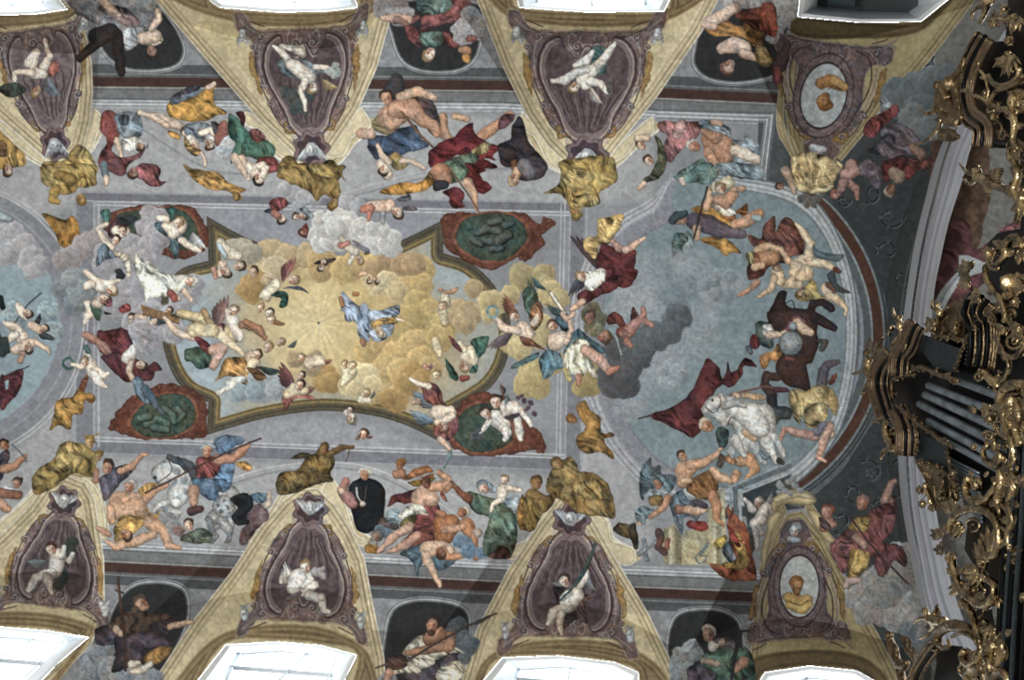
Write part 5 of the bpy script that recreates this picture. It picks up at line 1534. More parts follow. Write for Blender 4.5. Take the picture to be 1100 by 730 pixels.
run('''
T 0 540 3.843
P window_vault_e
G painted_putto | winged putto reaching for leaves
w 75868e 190,235 110,245 -44
k 3a4440 280,180,24 300,160,24 270,230,26 250,290,26 240,340,24 260,320,24 300,200,16
l cfc5bc 240,220,34 225,280,30
l cfc5bc 255,220,16 265,180,10
l cfc5bc 285,235,14 300,210,10
l cfc5bc 210,290,24 150,310,20 120,360,11
l bfa9a0 195,310,24 205,345,14 215,375,9
h hb c9b5a6 212,190,28,-120
P niche_fresco_d
G painted_prophet | seated bearded prophet in brown and purple holding a tall staff
k 8a8e98 400,640,60 440,600,44 380,690,60 460,690,60 560,720,60 620,740,60 500,740,60 360,730,40
k 7d808a 430,550,30 460,530,30 480,560,24
c 4b4452,60,20 395,520 430,505 480,500 520,560 500,580 420,590 390,570
c 3a2f36,40,30 470,560 520,530 600,500 680,470 730,480 720,520 680,560 720,580 640,610 590,650 520,680 460,700 480,620
c 58453a,60,26 440,510 500,460 560,440 620,450 690,460 700,480 620,500 620,530 540,540 510,540
c 554957,30,26 520,560 600,530 680,560 700,590 620,600 560,650
c 8a6434,50,20 590,640 640,600 690,590 710,610 660,660 610,670
l c9a080 700,510,14 740,500,13 790,490,9
l c9b09a 480,520,16 500,540,14
l cfc5b5 545,665,20 570,660,12
l cfc5b5 620,665,14 590,690,16 545,695,12 
h 5d4636 b98a6c 585,415,36,-150
l 6b5546 560,440,18
s 4a342c 12 488,310 500,440 515,560 518,690
s 4a342c 10 478,360 508,372
P window_vault_f
T 270 540 3.843
G painted_putto | winged putto sitting and holding a scroll
w bdb5ae 160,290 125,335 -40
c c2b8ae,80,18 120,290 135,245 160,260 160,300 120,335
l ddd6ce 195,310,40 180,350,34
l ddd6ce 230,290,14 245,310,14 215,350,12
k a39c9c 255,280,16 280,285,18 295,300,14 300,275,10
l e0d8cf 215,370,18 260,340,18
l e0d8cf 240,380,22 290,400,20 300,440,14 320,450,9
l d6ccc2 290,390,18
l 6d6a70 150,395,8 200,370,8
h hy ddd0c4 222,265,30,-110
P niche_fresco_e
G painted_prophet | bearded prophet in white drapery with a long spear
k 626c75 850,510,40 870,570,44 900,590,40 880,640,30 830,530,30
k 8d8f95 560,740,40
c 47404a,50,26 640,690 700,660 780,650 840,600 850,650 860,710 740,760 640,740
c bfb8a6,50,24 670,560 720,540 810,530 850,590 880,620 830,620 760,650 700,700 630,700 550,720 600,670 670,650 625,620
c c2bba8,30,20 760,700 840,650 885,680 860,730 780,740
c d0c8b5,60,18 640,640 720,640 760,660 700,680
c 5a3f38,40,20 555,680 560,640 620,630 640,670 590,690
l b98565 820,550,20 820,590,24 740,600,20 650,620,13
l ae7d60 730,560,26 780,540,28
l c08c74 570,700,18 560,740,14
h 4a352a b07f62 748,505,36,-90
l 4a352a 745,535,14
s 4a3c38 9 660,640 780,570 930,490 1010,455
s 5a4a44 9 515,680 560,665
p 4a4648 920,495 1015,450 960,490 925,505
P window_vault_g
T 540 540 3.843
G painted_putto | winged putto holding a tall dark palm frond
c 5c4543,60,22 205,350 250,345 300,370 365,380 340,430 350,500 300,480 250,520 240,470 220,400
w 8a9298 340,290 380,360 30
w 8c98a0 260,340 200,330 20
l dccfbf 300,380,34 270,420,36
l dccfbf 320,340,14 345,300,14 345,265,8
l dccfbf 270,370,14 245,395,12
l dccfbf 270,430,24 210,450,20 185,500,10
l d0bba8 240,460,20 235,500,14 240,540,9
h hb dcc4b0 255,322,28,-120
w 4e6663 300,350 388,150 20
s 3f5553 10 240,400 310,320 385,170
P niche_fresco_f
G painted_prophet | bald bearded prophet in green mantle holding a dark scythe
k 8d9296 780,600,40 740,640,50 730,680,50 800,620,30 760,700,40 720,720,30
k 7b8084 850,560,10
c 5a5162,50,20 765,680 830,660 880,700 880,740 780,740
c 6a6069,50,18 840,610 880,560 940,550 960,600 900,610 850,630
c 4c6a5c,40,28 820,640 870,600 960,600 1000,590 1030,640 1045,720 1040,760 900,760 880,700 830,680
c 456052,70,22 940,640 1010,600 1040,700 960,730
l a98c78 830,650,14 890,665,14
l a5785e 1000,650,20 960,690,16
l b09a8a 905,575,18
h d6cfc4 b98f78 850,540,36,-100
k cfc8be 865,580,18 880,590,14 870,600,14
s 2e3036 16 945,725 960,620 985,530
s 2e3036 9 975,530 1010,527
P side_fresco_lower_c
T 820 540 3.843
P end_wall_painting
G painted_prophet | seated prophet in red and ochre with raised arm and a staff
k 8f8d8c 560,240,80 620,250,70 480,330,80 420,380,70 380,390,50 560,330,90 620,330,70 640,260,50 500,420,90 430,450,60 590,420,90 650,380,60 560,470,70 620,480,60
k 6a6f73 660,580,60 600,520,40
k 85837f 560,300,80 500,360,80
c 6c4142,60,26 275,180 330,120 380,90 380,60 420,50 480,20 500,0 545,-30 550,40 540,90 520,140 490,160 570,180 590,260 520,230 500,300 490,300 470,230 430,220 360,180 350,260 330,290 300,250
c 7d4b4b,40,24 290,190 340,150 430,190 400,220 330,230
c 94783f,70,22 360,190 430,200 440,240 400,300 370,320 350,300 350,240
c 94783f,60,18 350,100 390,60 440,60 430,110 390,120
l a98570 380,140,14 420,175,14
l 9a7866 500,0,16 525,-10,14
l b09084 400,315,10 350,325,20 340,345,10
T 820 360 3.843
l a07a6c 500,680,18 530,610,14 545,600,10
h 8a6a60 a57868 410,695,34,-100
c 6c4142,60,20 440,730 480,700 540,690 545,740
T 820 540 3.843
s 3f3236 8 360,60 450,180 600,335
c 6c4142,60,20 460,240 520,190 580,200 590,250 540,240 510,290 480,300
T 820 540 3.843
G painted_child | small painted child looking up
l a07060 270,80,24 250,100,20 290,90,14
c 54454e,60,12 230,60 280,90 270,110 240,100
h 8a5040 b08070 265,40,34,-100
T 270 360 3.843
P medallion_d
G painted_putto | pair of pale putti on the green medallion holding dark flowers
l dccfc4 1010,340,34 1040,370,30
l dccfc4 1040,380,22 1060,400,18 1045,430,10
l dccfc4 985,350,14 960,385,10 940,400,8
h hb dcc0ae 970,325,30,-140
h hb dcc0ae 1010,275,30,-100
l dccfc4 1050,290,24 1060,320,26
k 4a5058 920,400,14 940,420,14 915,425,12 935,390,10
w 7a5a4a 1040,250 1025,200 20
w 6f8a90 1050,290 1050,240 20
T 540 360 3.843
l dccfc4 40,300,30 60,310,26
l dccfc4 80,320,14 120,370,9
l dccfc4 10,390,18 15,420,12
l dccfc4 60,350,18 70,400,18 75,430,9
k 50404c 90,270,12 115,280,12 100,300,10 130,325,10 75,250,10 60,260,10
l 4a3c40 20,340,10 60,330,8
T 270 360 3.843
P allegory_fresco_c
G painted_angel | angel with blue wings diving over the frame with a sword
w 7a8d9e 780,290 660,230 -50
w 7a8d9e 760,350 650,310 -50
c 6e3f3c,60,22 700,210 740,195 780,220 790,270 810,290 780,300 720,270
c 7a4644,50,20 760,360 830,330 855,340 850,400 800,440 760,420
l dcccb8 730,210,14 690,200,12 660,180,9
l b5907c 690,270,14 670,275,10
l d6bea6 770,320,30 820,310,20 835,320,14
l d6bea6 830,330,16 800,350,16 770,360,16
h 7a4a3a c9a48c 792,375,28,40
l c9a890 780,430,14 820,470,8
s 60767c 10 825,480 820,510 795,545
G painted_cherub_head | winged cherub heads falling below the frame
h hb dccab5 405,310,20,-100
h hy dccab5 415,345,24,60
c b5a8a0,20,10 375,320 400,300 400,330
h hb dcb8a4 460,408,24,-90
w 9c5f58 470,415 505,420 14
w 8c6a62 450,400 430,435 -16
w a58f88 430,330 435,375 14
''')
run('''
T 180 470 5.61
P side_fresco_lower_a
G painted_horse | dappled hindquarters with a curling black tail
b a9adb0,1,1 270,400 320,345 370,350 400,400 390,470 330,480 280,450
b 9ba0a4,1,1 300,470 350,480 390,540 395,580 375,630 345,635 365,590 340,560 300,520
b 888f94,1,1 225,480 270,480 290,560 310,590 280,630 255,635 270,580 240,540
k 5d666c 300,400,12 340,380,10 360,420,12 320,440,12 285,430,8 375,450,9
l 23272c 390,370,12 440,355,16 490,370,20 495,410,22 440,445,24 400,480,20 430,515,18 480,505,12
T 0 360 3.843
l 3c4248 735,505,7 750,530,9 770,560,9
s 2a2c30 3 640,590 650,610 660,600
l c4c6c7 690,690,14 660,700,12 640,720,10
l b9bcbe 700,720,12 740,730,12
T 770 340 5.84
P battle_fresco
G painted_horse_legs | kicking legs of the white horse
T 540 360 3.843
l b9bab8 960,430,22 985,470,14 1000,500,9
l d0d0cc 1090,440,26 1110,480,16 1130,520,10
l 3a3f44 1140,515,10 1155,525,8
l c6c6c2 870,310,26 900,330,30
s 4a4e52 3 835,300 850,310
b c9c9c5,1,1 822,312 838,280 862,252 892,240 905,238 925,262 905,290 880,306 850,322 830,326
s 5c2c2c 4 838,296 862,318 884,312
s 5c2c2c 4 884,312 900,280 896,250
l 2c2c30 868,268,4
l d6d5d0 960,300,40 1020,330,52 1060,380,44
l 9da0a1 920,290,14 960,278,16 1000,290,12
l c9a078 1010,250,12 1050,258,12
''')

# ---- brushwork over everything painted, and the greying of old lime plaster
lum = C@np.array([.3, .59, .11], np.float32)
C[:] = lum[..., None]+(C-lum[..., None])*.72
mg = np.clip((C[..., 0]+C[..., 2])/2-C[..., 1], 0, 20)*np.clip((34-(C.max(-1)-C.min(-1)))/14, 0, 1)*np.clip((C[..., 1]-105)/20, 0, 1)
C[..., 0] -= .4*mg; C[..., 1] += .2*mg; C[..., 2] -= .2*mg
C *= (1+.035*N3+.05*N6*np.abs(N12)+.035*vnoise(1.6, 11)+.03*N40)[..., None]
PLAIN = {'', 'field', 'sky', 'niche', 'painted_arch_band', 'painted_rays'}
busy = np.array([0.0 if t[1] in PLAIN else (.45 if 'cloud' in t[1] or t[1] in ('painted_frame', 'medallion_painting') else 1.0) for t in IDS], np.float32)[ID]
r1 = 1-2*np.abs(gnoise(GX/3.4+N12*1.5, GY/3.4+N12*1.5+5)); r2 = gnoise(GX/2.1+40, GY/2.1+N6)
C *= (1+busy*(.13*(r1-.1)+.09*r2))[..., None]
C += (busy*(8*gnoise(GX/7+3, GY/7)))[..., None]*np.array([1, .1, -.6], np.float32)
C[:] = np.clip(C, 8, 250)
# ------------------------------------------------------------------ materials
def lin(c): c = np.asarray(c, np.float32)/255; return np.where(c <= .04045, c/12.92, ((c+.055)/1.055)**2.4)
def hx(s): return tuple(float(v) for v in lin([int(s[i:i+2], 16) for i in (0, 2, 4)]))+(1,)
def mat(name, col, rough=.7, metal=0.0, bump=0.0, bscale=40, var=0.0, vscale=12, spec=.5):
    m = bpy.data.materials.new(name); m.use_nodes = True; n = m.node_tree.nodes; l = m.node_tree.links
    b = n['Principled BSDF']; b.inputs['Roughness'].default_value = rough; b.inputs['Metallic'].default_value = metal; b.inputs['Specular IOR Level'].default_value = spec
    b.inputs['Base Color'].default_value = col
    tc = n.new('ShaderNodeTexCoord')
    if var:
        t = n.new('ShaderNodeTexNoise'); t.inputs['Scale'].default_value = vscale; t.inputs['Detail'].default_value = 5
        mx = n.new('ShaderNodeMix'); mx.data_type = 'RGBA'; l.new(tc.outputs['Object'], t.inputs['Vector'])
        mr = n.new('ShaderNodeMapRange'); mr.inputs[1].default_value = .35; mr.inputs[2].default_value = .65; l.new(t.outputs['Fac'], mr.inputs[0]); l.new(mr.outputs[0], mx.inputs['Factor'])
        mx.inputs['A'].default_value = tuple(c*(1-var) for c in col[:3])+(1,); mx.inputs['B'].default_value = tuple(min(1, c*(1+var*.6)) for c in col[:3])+(1,)
        l.new(mx.outputs['Result'], b.inputs['Base Color'])
    if bump:
        t2 = n.new('ShaderNodeTexNoise'); t2.inputs['Scale'].default_value = bscale; t2.inputs['Detail'].default_value = 4; l.new(tc.outputs['Object'], t2.inputs['Vector'])
        bp = n.new('ShaderNodeBump'); bp.inputs['Strength'].default_value = bump; bp.inputs['Distance'].default_value = .03; l.new(t2.outputs['Fac'], bp.inputs['Height']); l.new(bp.outputs[0], b.inputs['Normal'])
    return m
M_FRESCO = mat('fresco_plaster', (.5, .5, .5, 1), .9, bump=.04, bscale=5, spec=.15)
nt_ = M_FRESCO.node_tree; at_ = nt_.nodes.new('ShaderNodeAttribute'); at_.attribute_name = 'pigment'
nt_.links.new(at_.outputs['Color'], nt_.nodes['Principled BSDF'].inputs['Base Color'])
M_GOLD = mat('gilding', (.36, .27, .155, 1), .24, 1.0, bump=1.0, bscale=14, var=.75, vscale=7)
M_GOLDD = mat('aged_gilding', (.20, .14, .08, 1), .36, 1.0, bump=.9, bscale=18, var=.6, vscale=9)
M_BLACK = mat('black_lacquer', (.003, .003, .0035, 1), .3, 0, var=.4, vscale=4, spec=.06)
M_SLATE = mat('dark_blue_grey_paint', (.016, .020, .023, 1), .6, var=.3, vscale=20, bump=.2, spec=.12)
M_PIPE = mat('pipe_metal', (.20, .24, .28, 1), .38, .7, var=.5, vscale=5, bump=.15)
M_WOOD = mat('brown_gilded_wood', (.085, .052, .028, 1), .42, .35, var=.4, vscale=12)
M_STUCCO = mat('white_stucco', hx('94969d'), .8, var=.05, vscale=5)
M_STUCCO2 = mat('grey_stucco', hx('7c7c86'), .8, var=.05, vscale=5)
M_FRAME = mat('white_window_paint', (.80, .83, .86, 1), .5, var=.03)
M_BAR = mat('window_bar_metal', hx('c3c9cc'), .5, var=.1)
M_GLASS = bpy.data.materials.new('window_glass'); M_GLASS.use_nodes = True
_n = M_GLASS.node_tree.nodes; _l = M_GLASS.node_tree.links; _n.clear(); _o = _n.new('ShaderNodeOutputMaterial'); _m = _n.new('ShaderNodeMixShader'); _t = _n.new('ShaderNodeBsdfTransparent'); _g = _n.new('ShaderNodeBsdfGlossy'); _f = _n.new('ShaderNodeFresnel')
_t.inputs[0].default_value = (.93, .96, .97, 1); _g.inputs['Roughness'].default_value = .05; _m.inputs[0].default_value = .06; _l.new(_t.outputs[0], _m.inputs[1]); _l.new(_g.outputs[0], _m.inputs[2]); _l.new(_m.outputs[0], _o.inputs[0])
M_DARKF = mat('dark_window_frame', hx('2c3438'), .5)
M_GLASSD = mat('dim_old_glass', hx('5b6b72'), .25, var=.2, spec=.5)
M_ROUGH = mat('roughcast', hx('6e7070'), .9, bump=.8, bscale=60, var=.35, vscale=60)

# ------------------------------------------------------------------ the vault itself
COL = scene.collection
YW, ZS, ZR = 5.2, 17.3, 5.2
BAYS = [(-1, 68, 8), (-1, 334, 8), (-1, 627, 8), (-1, 893, 0), (1, 66, 10), (1, 330, 10), (1, 611, 10), (1, 858, 10)]
def px_x(px, py, z): d = rays(np.array([float(px)]), np.array([float(py)]))[0]; return d[0]/d[2]*z
BAYX = [(s, px_x(px, 351+s*190, ZS)) for s, px, _ in BAYS]
def barrel(Y): return 12.8+ZR*np.sqrt(np.maximum(1-(Y/5.8)**2, .001))
def height(X, Y):
    z = barrel(Y)
    for s, xc in BAYX:
        zs = ZS-.55*(X-xc)**2
        ok = (Y*s > 1.5)
        z = np.where(ok & (zs > z), zs, z)
    return z
def wallz(sx_, sy_, dx=0.0):
    """distance along a sight line to the hollowed end wall X = 4.4 + k Y^2"""
    k = np.where(sy_ < 0, .05, .008)*sy_*sy_+1e-9; sx_ = np.maximum(sx_, .05); D = sx_*sx_-4*k*(4.4+dx)
    return np.where(D > 0, (sx_-np.sqrt(np.maximum(D, 0)))/(2*k), 99.0)
def hit(px, py):
    """where the sight line through a point meets vault, side wall or end wall (relative to the camera)"""
    d = rays(px, py); sx_, sy_ = d[..., 0]/d[..., 2], d[..., 1]/d[..., 2]
    lo = np.full(px.shape, 9.0); hi = np.full(px.shape, 19.5)
    for k in range(26):                      # first crossing from below
        mid = (lo+hi)/2; inside = mid < height(sx_*mid, sy_*mid); lo = np.where(inside, mid, lo); hi = np.where(inside, hi, mid)
    z = lo
    zw = YW/np.maximum(np.abs(sy_), 1e-6); z = np.minimum(z, zw)
    ze = wallz(sx_, sy_); z = np.where((sx_ > .05) & (ze < z), ze, z)
    return np.stack([sx_*z, sy_*z, z], -1)
def hitz(px, py, z0):
    d = rays(px, py); s = z0/d[..., 2]; return d*s[..., None]
ARCH_L = cr_smooth([(1120, -20), (1062, 60), (1018, 156), (1002, 211), (992, 253), (986, 285), (978, 342), (974, 400), (972, 450), (972, 493), (976, 544), (985, 597), (996, 650), (1016, 700), (1050, 760)], False, 6)
ARCH_R = cr_smooth([(1160, 0), (1085, 90), (1047, 150), (1034, 193), (1019, 240), (1010, 280), (1003, 318), (999, 380), (999, 440), (1001, 500), (1006, 550), (1016, 600), (1026, 640), (1046, 690), (1086, 760)], False, 6)
WINS = {'a': dict(s=-1, o=[(-60, 18), (0, 16), (38, 15), (72, 10), (60, -6), (60, -30), (-60, -30)], i=[(-60, 8), (0, 6), (30, 5), (48, 2), (44, -30), (-60, -30)], bars=[(-10, 0)]),
        'b': dict(s=-1, o=[(222, -30), (224, 0), (236, 8), (300, 13), (350, 12), (384, 8), (379, -8), (380, -30)], i=[(240, -30), (244, -3), (300, 2), (345, 2), (364, -2), (362, -30)], bars=[(300, 0)]),
        'c': dict(s=-1, o=[(553, -30), (556, 0), (558, 8), (632, 13), (713, 12), (719, 0), (722, -30)], i=[(572, -30), (575, 1), (632, 5), (695, 4), (698, -30)], bars=[(632, 0)]),
        'd': dict(s=-1, o=[(862, -30), (858, 10), (857, 18), (924, 24), (989, 23), (1020, -2), (1045, -30)], i=[(880, -30), (878, 6), (925, 12), (976, 13), (986, 6), (990, -30)], bars=[(922, 0)]),
        'e': dict(s=1, o=[(-60, 674), (0, 673), (50, 677), (95, 684), (62, 712), (40, 735), (20, 775), (-60, 775)], i=[(-60, 683), (0, 684), (40, 687), (72, 690), (52, 706), (28, 730), (5, 775), (-60, 775)], bars=[(15, 707)]),
        'f': dict(s=1, o=[(205, 775), (213, 730), (243, 692), (300, 689), (345, 693), (383, 703), (370, 730), (366, 775)], i=[(236, 775), (242, 730), (256, 702), (300, 699), (340, 703), (363, 710), (352, 735), (348, 775)], bars=[(300, 725)]),
        'g': dict(s=1, o=[(515, 775), (520, 730), (540, 706), (600, 704), (660, 711), (686, 722), (682, 775)], i=[(548, 775), (552, 730), (557, 719), (605, 716), (655, 724), (668, 735), (664, 775)], bars=[(608, 735)]),
        'h': dict(s=1, o=[(812, 775), (814, 735), (822, 722), (870, 715), (920, 720), (942, 732), (950, 775)], i=[(828, 775), (832, 738), (870, 728), (912, 732), (926, 742), (930, 775)], bars=[(870, 745)])}
def inpoly(P, X, Y):
    ins = np.zeros(X.shape, bool)
    for (ax, ay), (bx, by) in zip(P, list(P[1:])+[P[0]]):
        if ay != by: ins ^= ((ay > Y) != (by > Y)) & (X < (bx-ax)*(Y-ay)/(by-ay)+ax)
    return ins
POS = hit(GX.astype(float), GY.astype(float))
xl = np.interp(GY[:, 0], [p[1] for p in ARCH_L], [p[0] for p in ARCH_L])[:, None]
BEY = GX > xl+3
LOFT = [i for i, t in enumerate(IDS) if t[0] == 'loft_vault'][0]
d_ = rays(GX.astype(float), GY.astype(float)); sl_ = d_[..., :2]/d_[..., 2:]
zl = np.full(GX.shape, 15.0)
for k in range(12): zl = .5*zl+.5*(17.6-.05*(sl_[..., 1]*zl)**2-.35*np.maximum(sl_[..., 0]*zl-4.2, 0))
PL = np.stack([sl_[..., 0]*zl, sl_[..., 1]*zl, zl], -1)
POS = np.where(BEY[..., None], PL, POS)
ID[BEY] = LOFT
ID[(ID == LOFT) & ~BEY] = EW
HOLE = np.zeros(GX.shape, bool)
for n, w in WINS.items(): HOLE |= inpoly(w['o'], GX, GY) & ~BEY
POS[..., 2] += CAMZ
CL = lin(C)
idx = np.arange(CH*CW).reshape(CH, CW)
a, b, c_, d4 = idx[:-1, :-1], idx[:-1, 1:], idx[1:, 1:], idx[1:, :-1]
okf = ~(HOLE[:-1, :-1] & HOLE[1:, 1:] & HOLE[:-1, 1:] & HOLE[1:, :-1]) & (BEY[:-1, :-1] == BEY[:-1, 1:]) & (BEY[:-1, :-1] == BEY[1:, :-1]) & (BEY[1:, 1:] == BEY[:-1, :-1])
okf &= ~(HOLE[:-1, :-1] | HOLE[1:, 1:])
FID = ID[:-1, :-1][okf]; FV = np.stack([a[okf], b[okf], c_[okf], d4[okf]], -1)
POSF = POS.reshape(-1, 3); CF = CL.reshape(-1, 3)
order = np.argsort(FID, kind='stable'); FID = FID[order]; FV = FV[order]
bounds = np.searchsorted(FID, np.arange(len(IDS)+1))
def patch(name, i, root):
    f = FV[bounds[i]:bounds[i+1]]
    if len(f) < 12: return None
    u, inv = np.unique(f, return_inverse=True); inv = inv.reshape(-1)
    co = POSF[u]-(np.array(root.location) if root else 0)
    me = bpy.data.meshes.new(name); nf = len(f)
    me.vertices.add(len(u)); me.vertices.foreach_set('co', co.astype(np.float32).ravel())
    me.loops.add(nf*4); me.loops.foreach_set('vertex_index', inv.astype(np.int32))
    me.polygons.add(nf); me.polygons.foreach_set('loop_start', np.arange(0, nf*4, 4, dtype=np.int32))
    me.update(calc_edges=True)
    at = me.color_attributes.new('pigment', 'FLOAT_COLOR', 'POINT')
    at.data.foreach_set('color', np.concatenate([CF[u], np.ones((len(u), 1))], 1).astype(np.float32).ravel())
    me.materials.append(M_FRESCO); o = bpy.data.objects.new(name, me); COL.objects.link(o)
    if root: o.parent = root
    return o
def tag(o, label, cat=None, group=None, kind=None):
    if label: o['label'] = label
    if cat: o['category'] = cat
    if group: o['group'] = group
    if kind: o['kind'] = kind
THINGS = {
 'left_fresco': ('round_fresco', 'round blue sky fresco with putti and a dark pennant, cut by the photo edge', 'fresco'),
 'battle_fresco': ('round_fresco', 'round fresco of horsemen with a large dark red flag, beside the organ', 'fresco'),
 'central_fresco': ('ceiling_fresco', 'central golden glowing fresco in an olive quatrefoil frame', 'fresco'),
 'end_wall_painting': ('end_wall_painting', 'dark grey painted end wall with seated prophets next to the organ arch', 'painting'),
 'window_vault_a': ('window_vault_painting', 'cream window vault with tumbling putto and red cloth, beside the dark wooden beam', 'painting'),
 'window_vault_b': ('window_vault_painting', 'cream window vault whose putto falls head first with blue scarf', 'painting'),
 'window_vault_c': ('window_vault_painting', 'cream window vault whose putto lies with one leg raised and a garland', 'painting'),
 'window_vault_d': ('window_vault_painting', 'shaded brown window vault with oval medallion, under the grey window pane', 'painting'),
 'window_vault_e': ('window_vault_painting', 'cream window vault whose putto reaches up for dark leaves', 'painting'),
 'window_vault_f': ('window_vault_painting', 'cream window vault whose winged putto sits with a scroll', 'painting'),
 'window_vault_g': ('window_vault_painting', 'cream window vault whose putto holds a tall dark palm frond', 'painting'),
 'window_vault_h': ('window_vault_painting', 'shaded window vault with oval medallion between bald prophet and red-robed prophet', 'painting'),
 'niche_fresco_a': ('prophet_fresco', 'prophet in grey robe with a dark wooden beam before a black niche', 'fresco'),
 'niche_fresco_b': ('prophet_fresco', 'prophet in rose and green on clouds before a black niche', 'fresco'),
 'niche_fresco_c': ('prophet_fresco', 'prophet in ochre and rose leaning over a black niche', 'fresco'),
 'niche_fresco_d': ('prophet_fresco', 'bearded prophet in brown and purple with a tall staff before a dark niche', 'fresco'),
 'niche_fresco_e': ('prophet_fresco', 'prophet in white drapery with a long spear before a dark niche', 'fresco'),
 'niche_fresco_f': ('prophet_fresco', 'bald white-bearded prophet in green with a dark scythe before a niche', 'fresco'),
 'side_fresco_upper_z': ('side_fresco', 'fragment with a figure in ochre cloth at the edge beside a gold statue', 'fresco'),
 'side_fresco_upper_a': ('side_fresco', 'painted group with red cloaks, ochre robe and green kneeling figure on the cornice', 'fresco'),
 'side_fresco_upper_b': ('side_fresco', 'painted group with bare-chested man in blue and red lancer striding', 'fresco'),
 'side_fresco_upper_c': ('side_fresco', 'painted group of rose-gowned woman, old man in grey-blue and soldier with ochre cloak', 'fresco'),
 'side_fresco_lower_z': ('side_fresco', 'fragment with a dark-haired man swinging a curved sword', 'fresco'),
 'side_fresco_lower_a': ('side_fresco', 'painted group of rider on dappled grey horse with lance and half-naked men', 'fresco'),
 'side_fresco_lower_b': ('side_fresco', 'painted group of sword fighter, black horse and woman in green with a child', 'fresco'),
 'side_fresco_lower_c': ('side_fresco', 'painted group of bare-backed man, blue-cloaked soldier and beige tomb', 'fresco'),
 'allegory_fresco': ('allegory_fresco', 'painted clouds with white-robed woman, wooden cross and putti spilling over the frame', 'fresco'),
 'allegory_fresco_b': ('allegory_fresco', 'two winged women on golden and dark clouds between the central and battle frescoes', 'fresco'),
 'allegory_fresco_c': ('allegory_fresco', 'blue-winged angel diving over the frame with a sword', 'fresco'),
 'flying_angel': ('painted_angel', 'flying angel in wine-red skirt with dark wings and yellow scarf', 'angel'),
 'cloud_upper': ('cloud_fresco', 'white painted cloud with putti spilling over the olive frame', 'fresco'),
 'cloud_group': ('cloud_fresco', 'grey and lilac painted clouds around the red-and-green corner medallion', 'fresco'),
 'atlas_statue_a': ('painted_statue', 'gold painted statue below the vault with the red-cloth putto', 'statue'),
 'atlas_statue_b': ('painted_statue', 'gold painted statue head down above the white cloud', 'statue'),
 'atlas_statue_c': ('painted_statue', 'gold crowned painted statue beside the rider with the lance', 'statue'),
 'atlas_statue_d': ('painted_statue', 'gold draped painted statue below the vault with the garland putto', 'statue'),
 'atlas_statue_e': ('painted_statue', 'bronze painted archer statue seated above the scroll-holding putto vault', 'statue'),
 'atlas_statue_f': ('painted_statue', 'pair of gold painted statues seated above the palm-frond putto vault', 'statue'),
 'flying_statue_a': ('painted_statue', 'ochre painted drapery figure beside the grey-pink clouds', 'statue'),
 'flying_statue_b': ('painted_statue', 'ochre flying painted figure in front of the white ring moulding near the battle fresco', 'statue'),
 'flying_statue_c': ('painted_statue', 'ochre flying painted figure beneath the putto with a green wreath', 'statue'),
 'medallion_a': ('painted_medallion', 'green medallion in red frame half covered by clouds', 'medallion'),
 'medallion_b': ('painted_medallion', 'green medallion in red scrolled frame with dark relief, beside the lancer', 'medallion'),
 'medallion_c': ('painted_medallion', 'green medallion in red frame above the dappled horse', 'medallion'),
 'medallion_d': ('painted_medallion', 'green medallion in red frame with two pale putti on it', 'medallion'),
 'painted_eagle': ('painted_eagle', 'dark painted eagle beside the carved keys', 'bird')}
GROUPS = {'window_vault': 'painted window vaults along both walls', 'niche_fresco': 'seated prophets before niches', 'atlas_statue': 'gold painted statues at the vault tips', 'medallion': 'green medallions round the central fresco',
          'side_fresco': 'painted groups along the cornices', 'flying_statue': 'small ochre painted figures'}
roots = {}
for i, (key, part, lab) in enumerate(IDS):
    if bounds[i+1]-bounds[i] < 12: continue
    if key in ('plaza',): continue
    if key not in THINGS:
        nm = {'cornice_upper': 'trim_1', 'cornice_lower': 'trim_2', 'loft_vault': 'ceiling_loft'}.get(key, key)
        if key == 'ceiling' and 'ceiling' in bpy.data.objects: nm = 'ceiling'
        o = patch(nm, i, None)
        if o: tag(o, {'ceiling': 'lilac-grey painted plaster barrel vault', 'cornice_upper': 'grey and brown painted cornice', 'cornice_lower': 'grey and brown painted cornice', 'loft_vault': 'dim plaster vault over the organ loft'}.get(key), kind='structure')
        continue
    nm, label, cat = THINGS[key]
    if key not in roots:
        f = np.concatenate([FV[bounds[j]:bounds[j+1], 0] for j, t in enumerate(IDS) if t[0] == key])
        r = bpy.data.objects.new(nm, None); COL.objects.link(r); r.location = POSF[f].mean(0); r.empty_display_size = .2
        g = next((v for k, v in GROUPS.items() if key.startswith(k)), None); tag(r, label, cat, g); roots[key] = r
    p = {'': 'plaster', 'field': 'cream_field', 'painted_rays': 'ceiling_hook'}.get(part, part)
    o = patch(p, i, roots[key])
    if o and lab: o['label'] = lab
# ------------------------------------------------------------------ mesh helpers
def mesh(name, V, Fc, m, parent=None, smooth=True, mods=()):
    me = bpy.data.meshes.new(name); off = Vector(parent.location) if parent else Vector()
    if parent and parent.parent: off = off+Vector(parent.parent.location)
    me.from_pydata([tuple(Vector(v)-off) for v in V], [], Fc); me.materials.append(m); me.update()
    if smooth: me.polygons.foreach_set('use_smooth', [True]*len(me.polygons))
    o = bpy.data.objects.new(name, me); COL.objects.link(o)
    if parent: o.parent = parent
    return o
CAMV = Vector((0, 0, CAMZ))
def W3(p): return Vector((float(p[0]), float(p[1]), float(p[2])+CAMZ))
def wp(px, py, s, dy=0.0):                     # point on the side wall plane
    d = rays(np.array([float(px)]), np.array([float(py)]))[0]; z = (YW+dy)*s/d[1]; return Vector((d[0]*z/1, d[1]*z, d[2]*z+CAMZ))
def quadstrip(A, B, closed): 
    n = len(A); return [(i, (i+1) % n, n+(i+1) % n, n+i) for i in range(n if closed else n-1)]
wn = 0
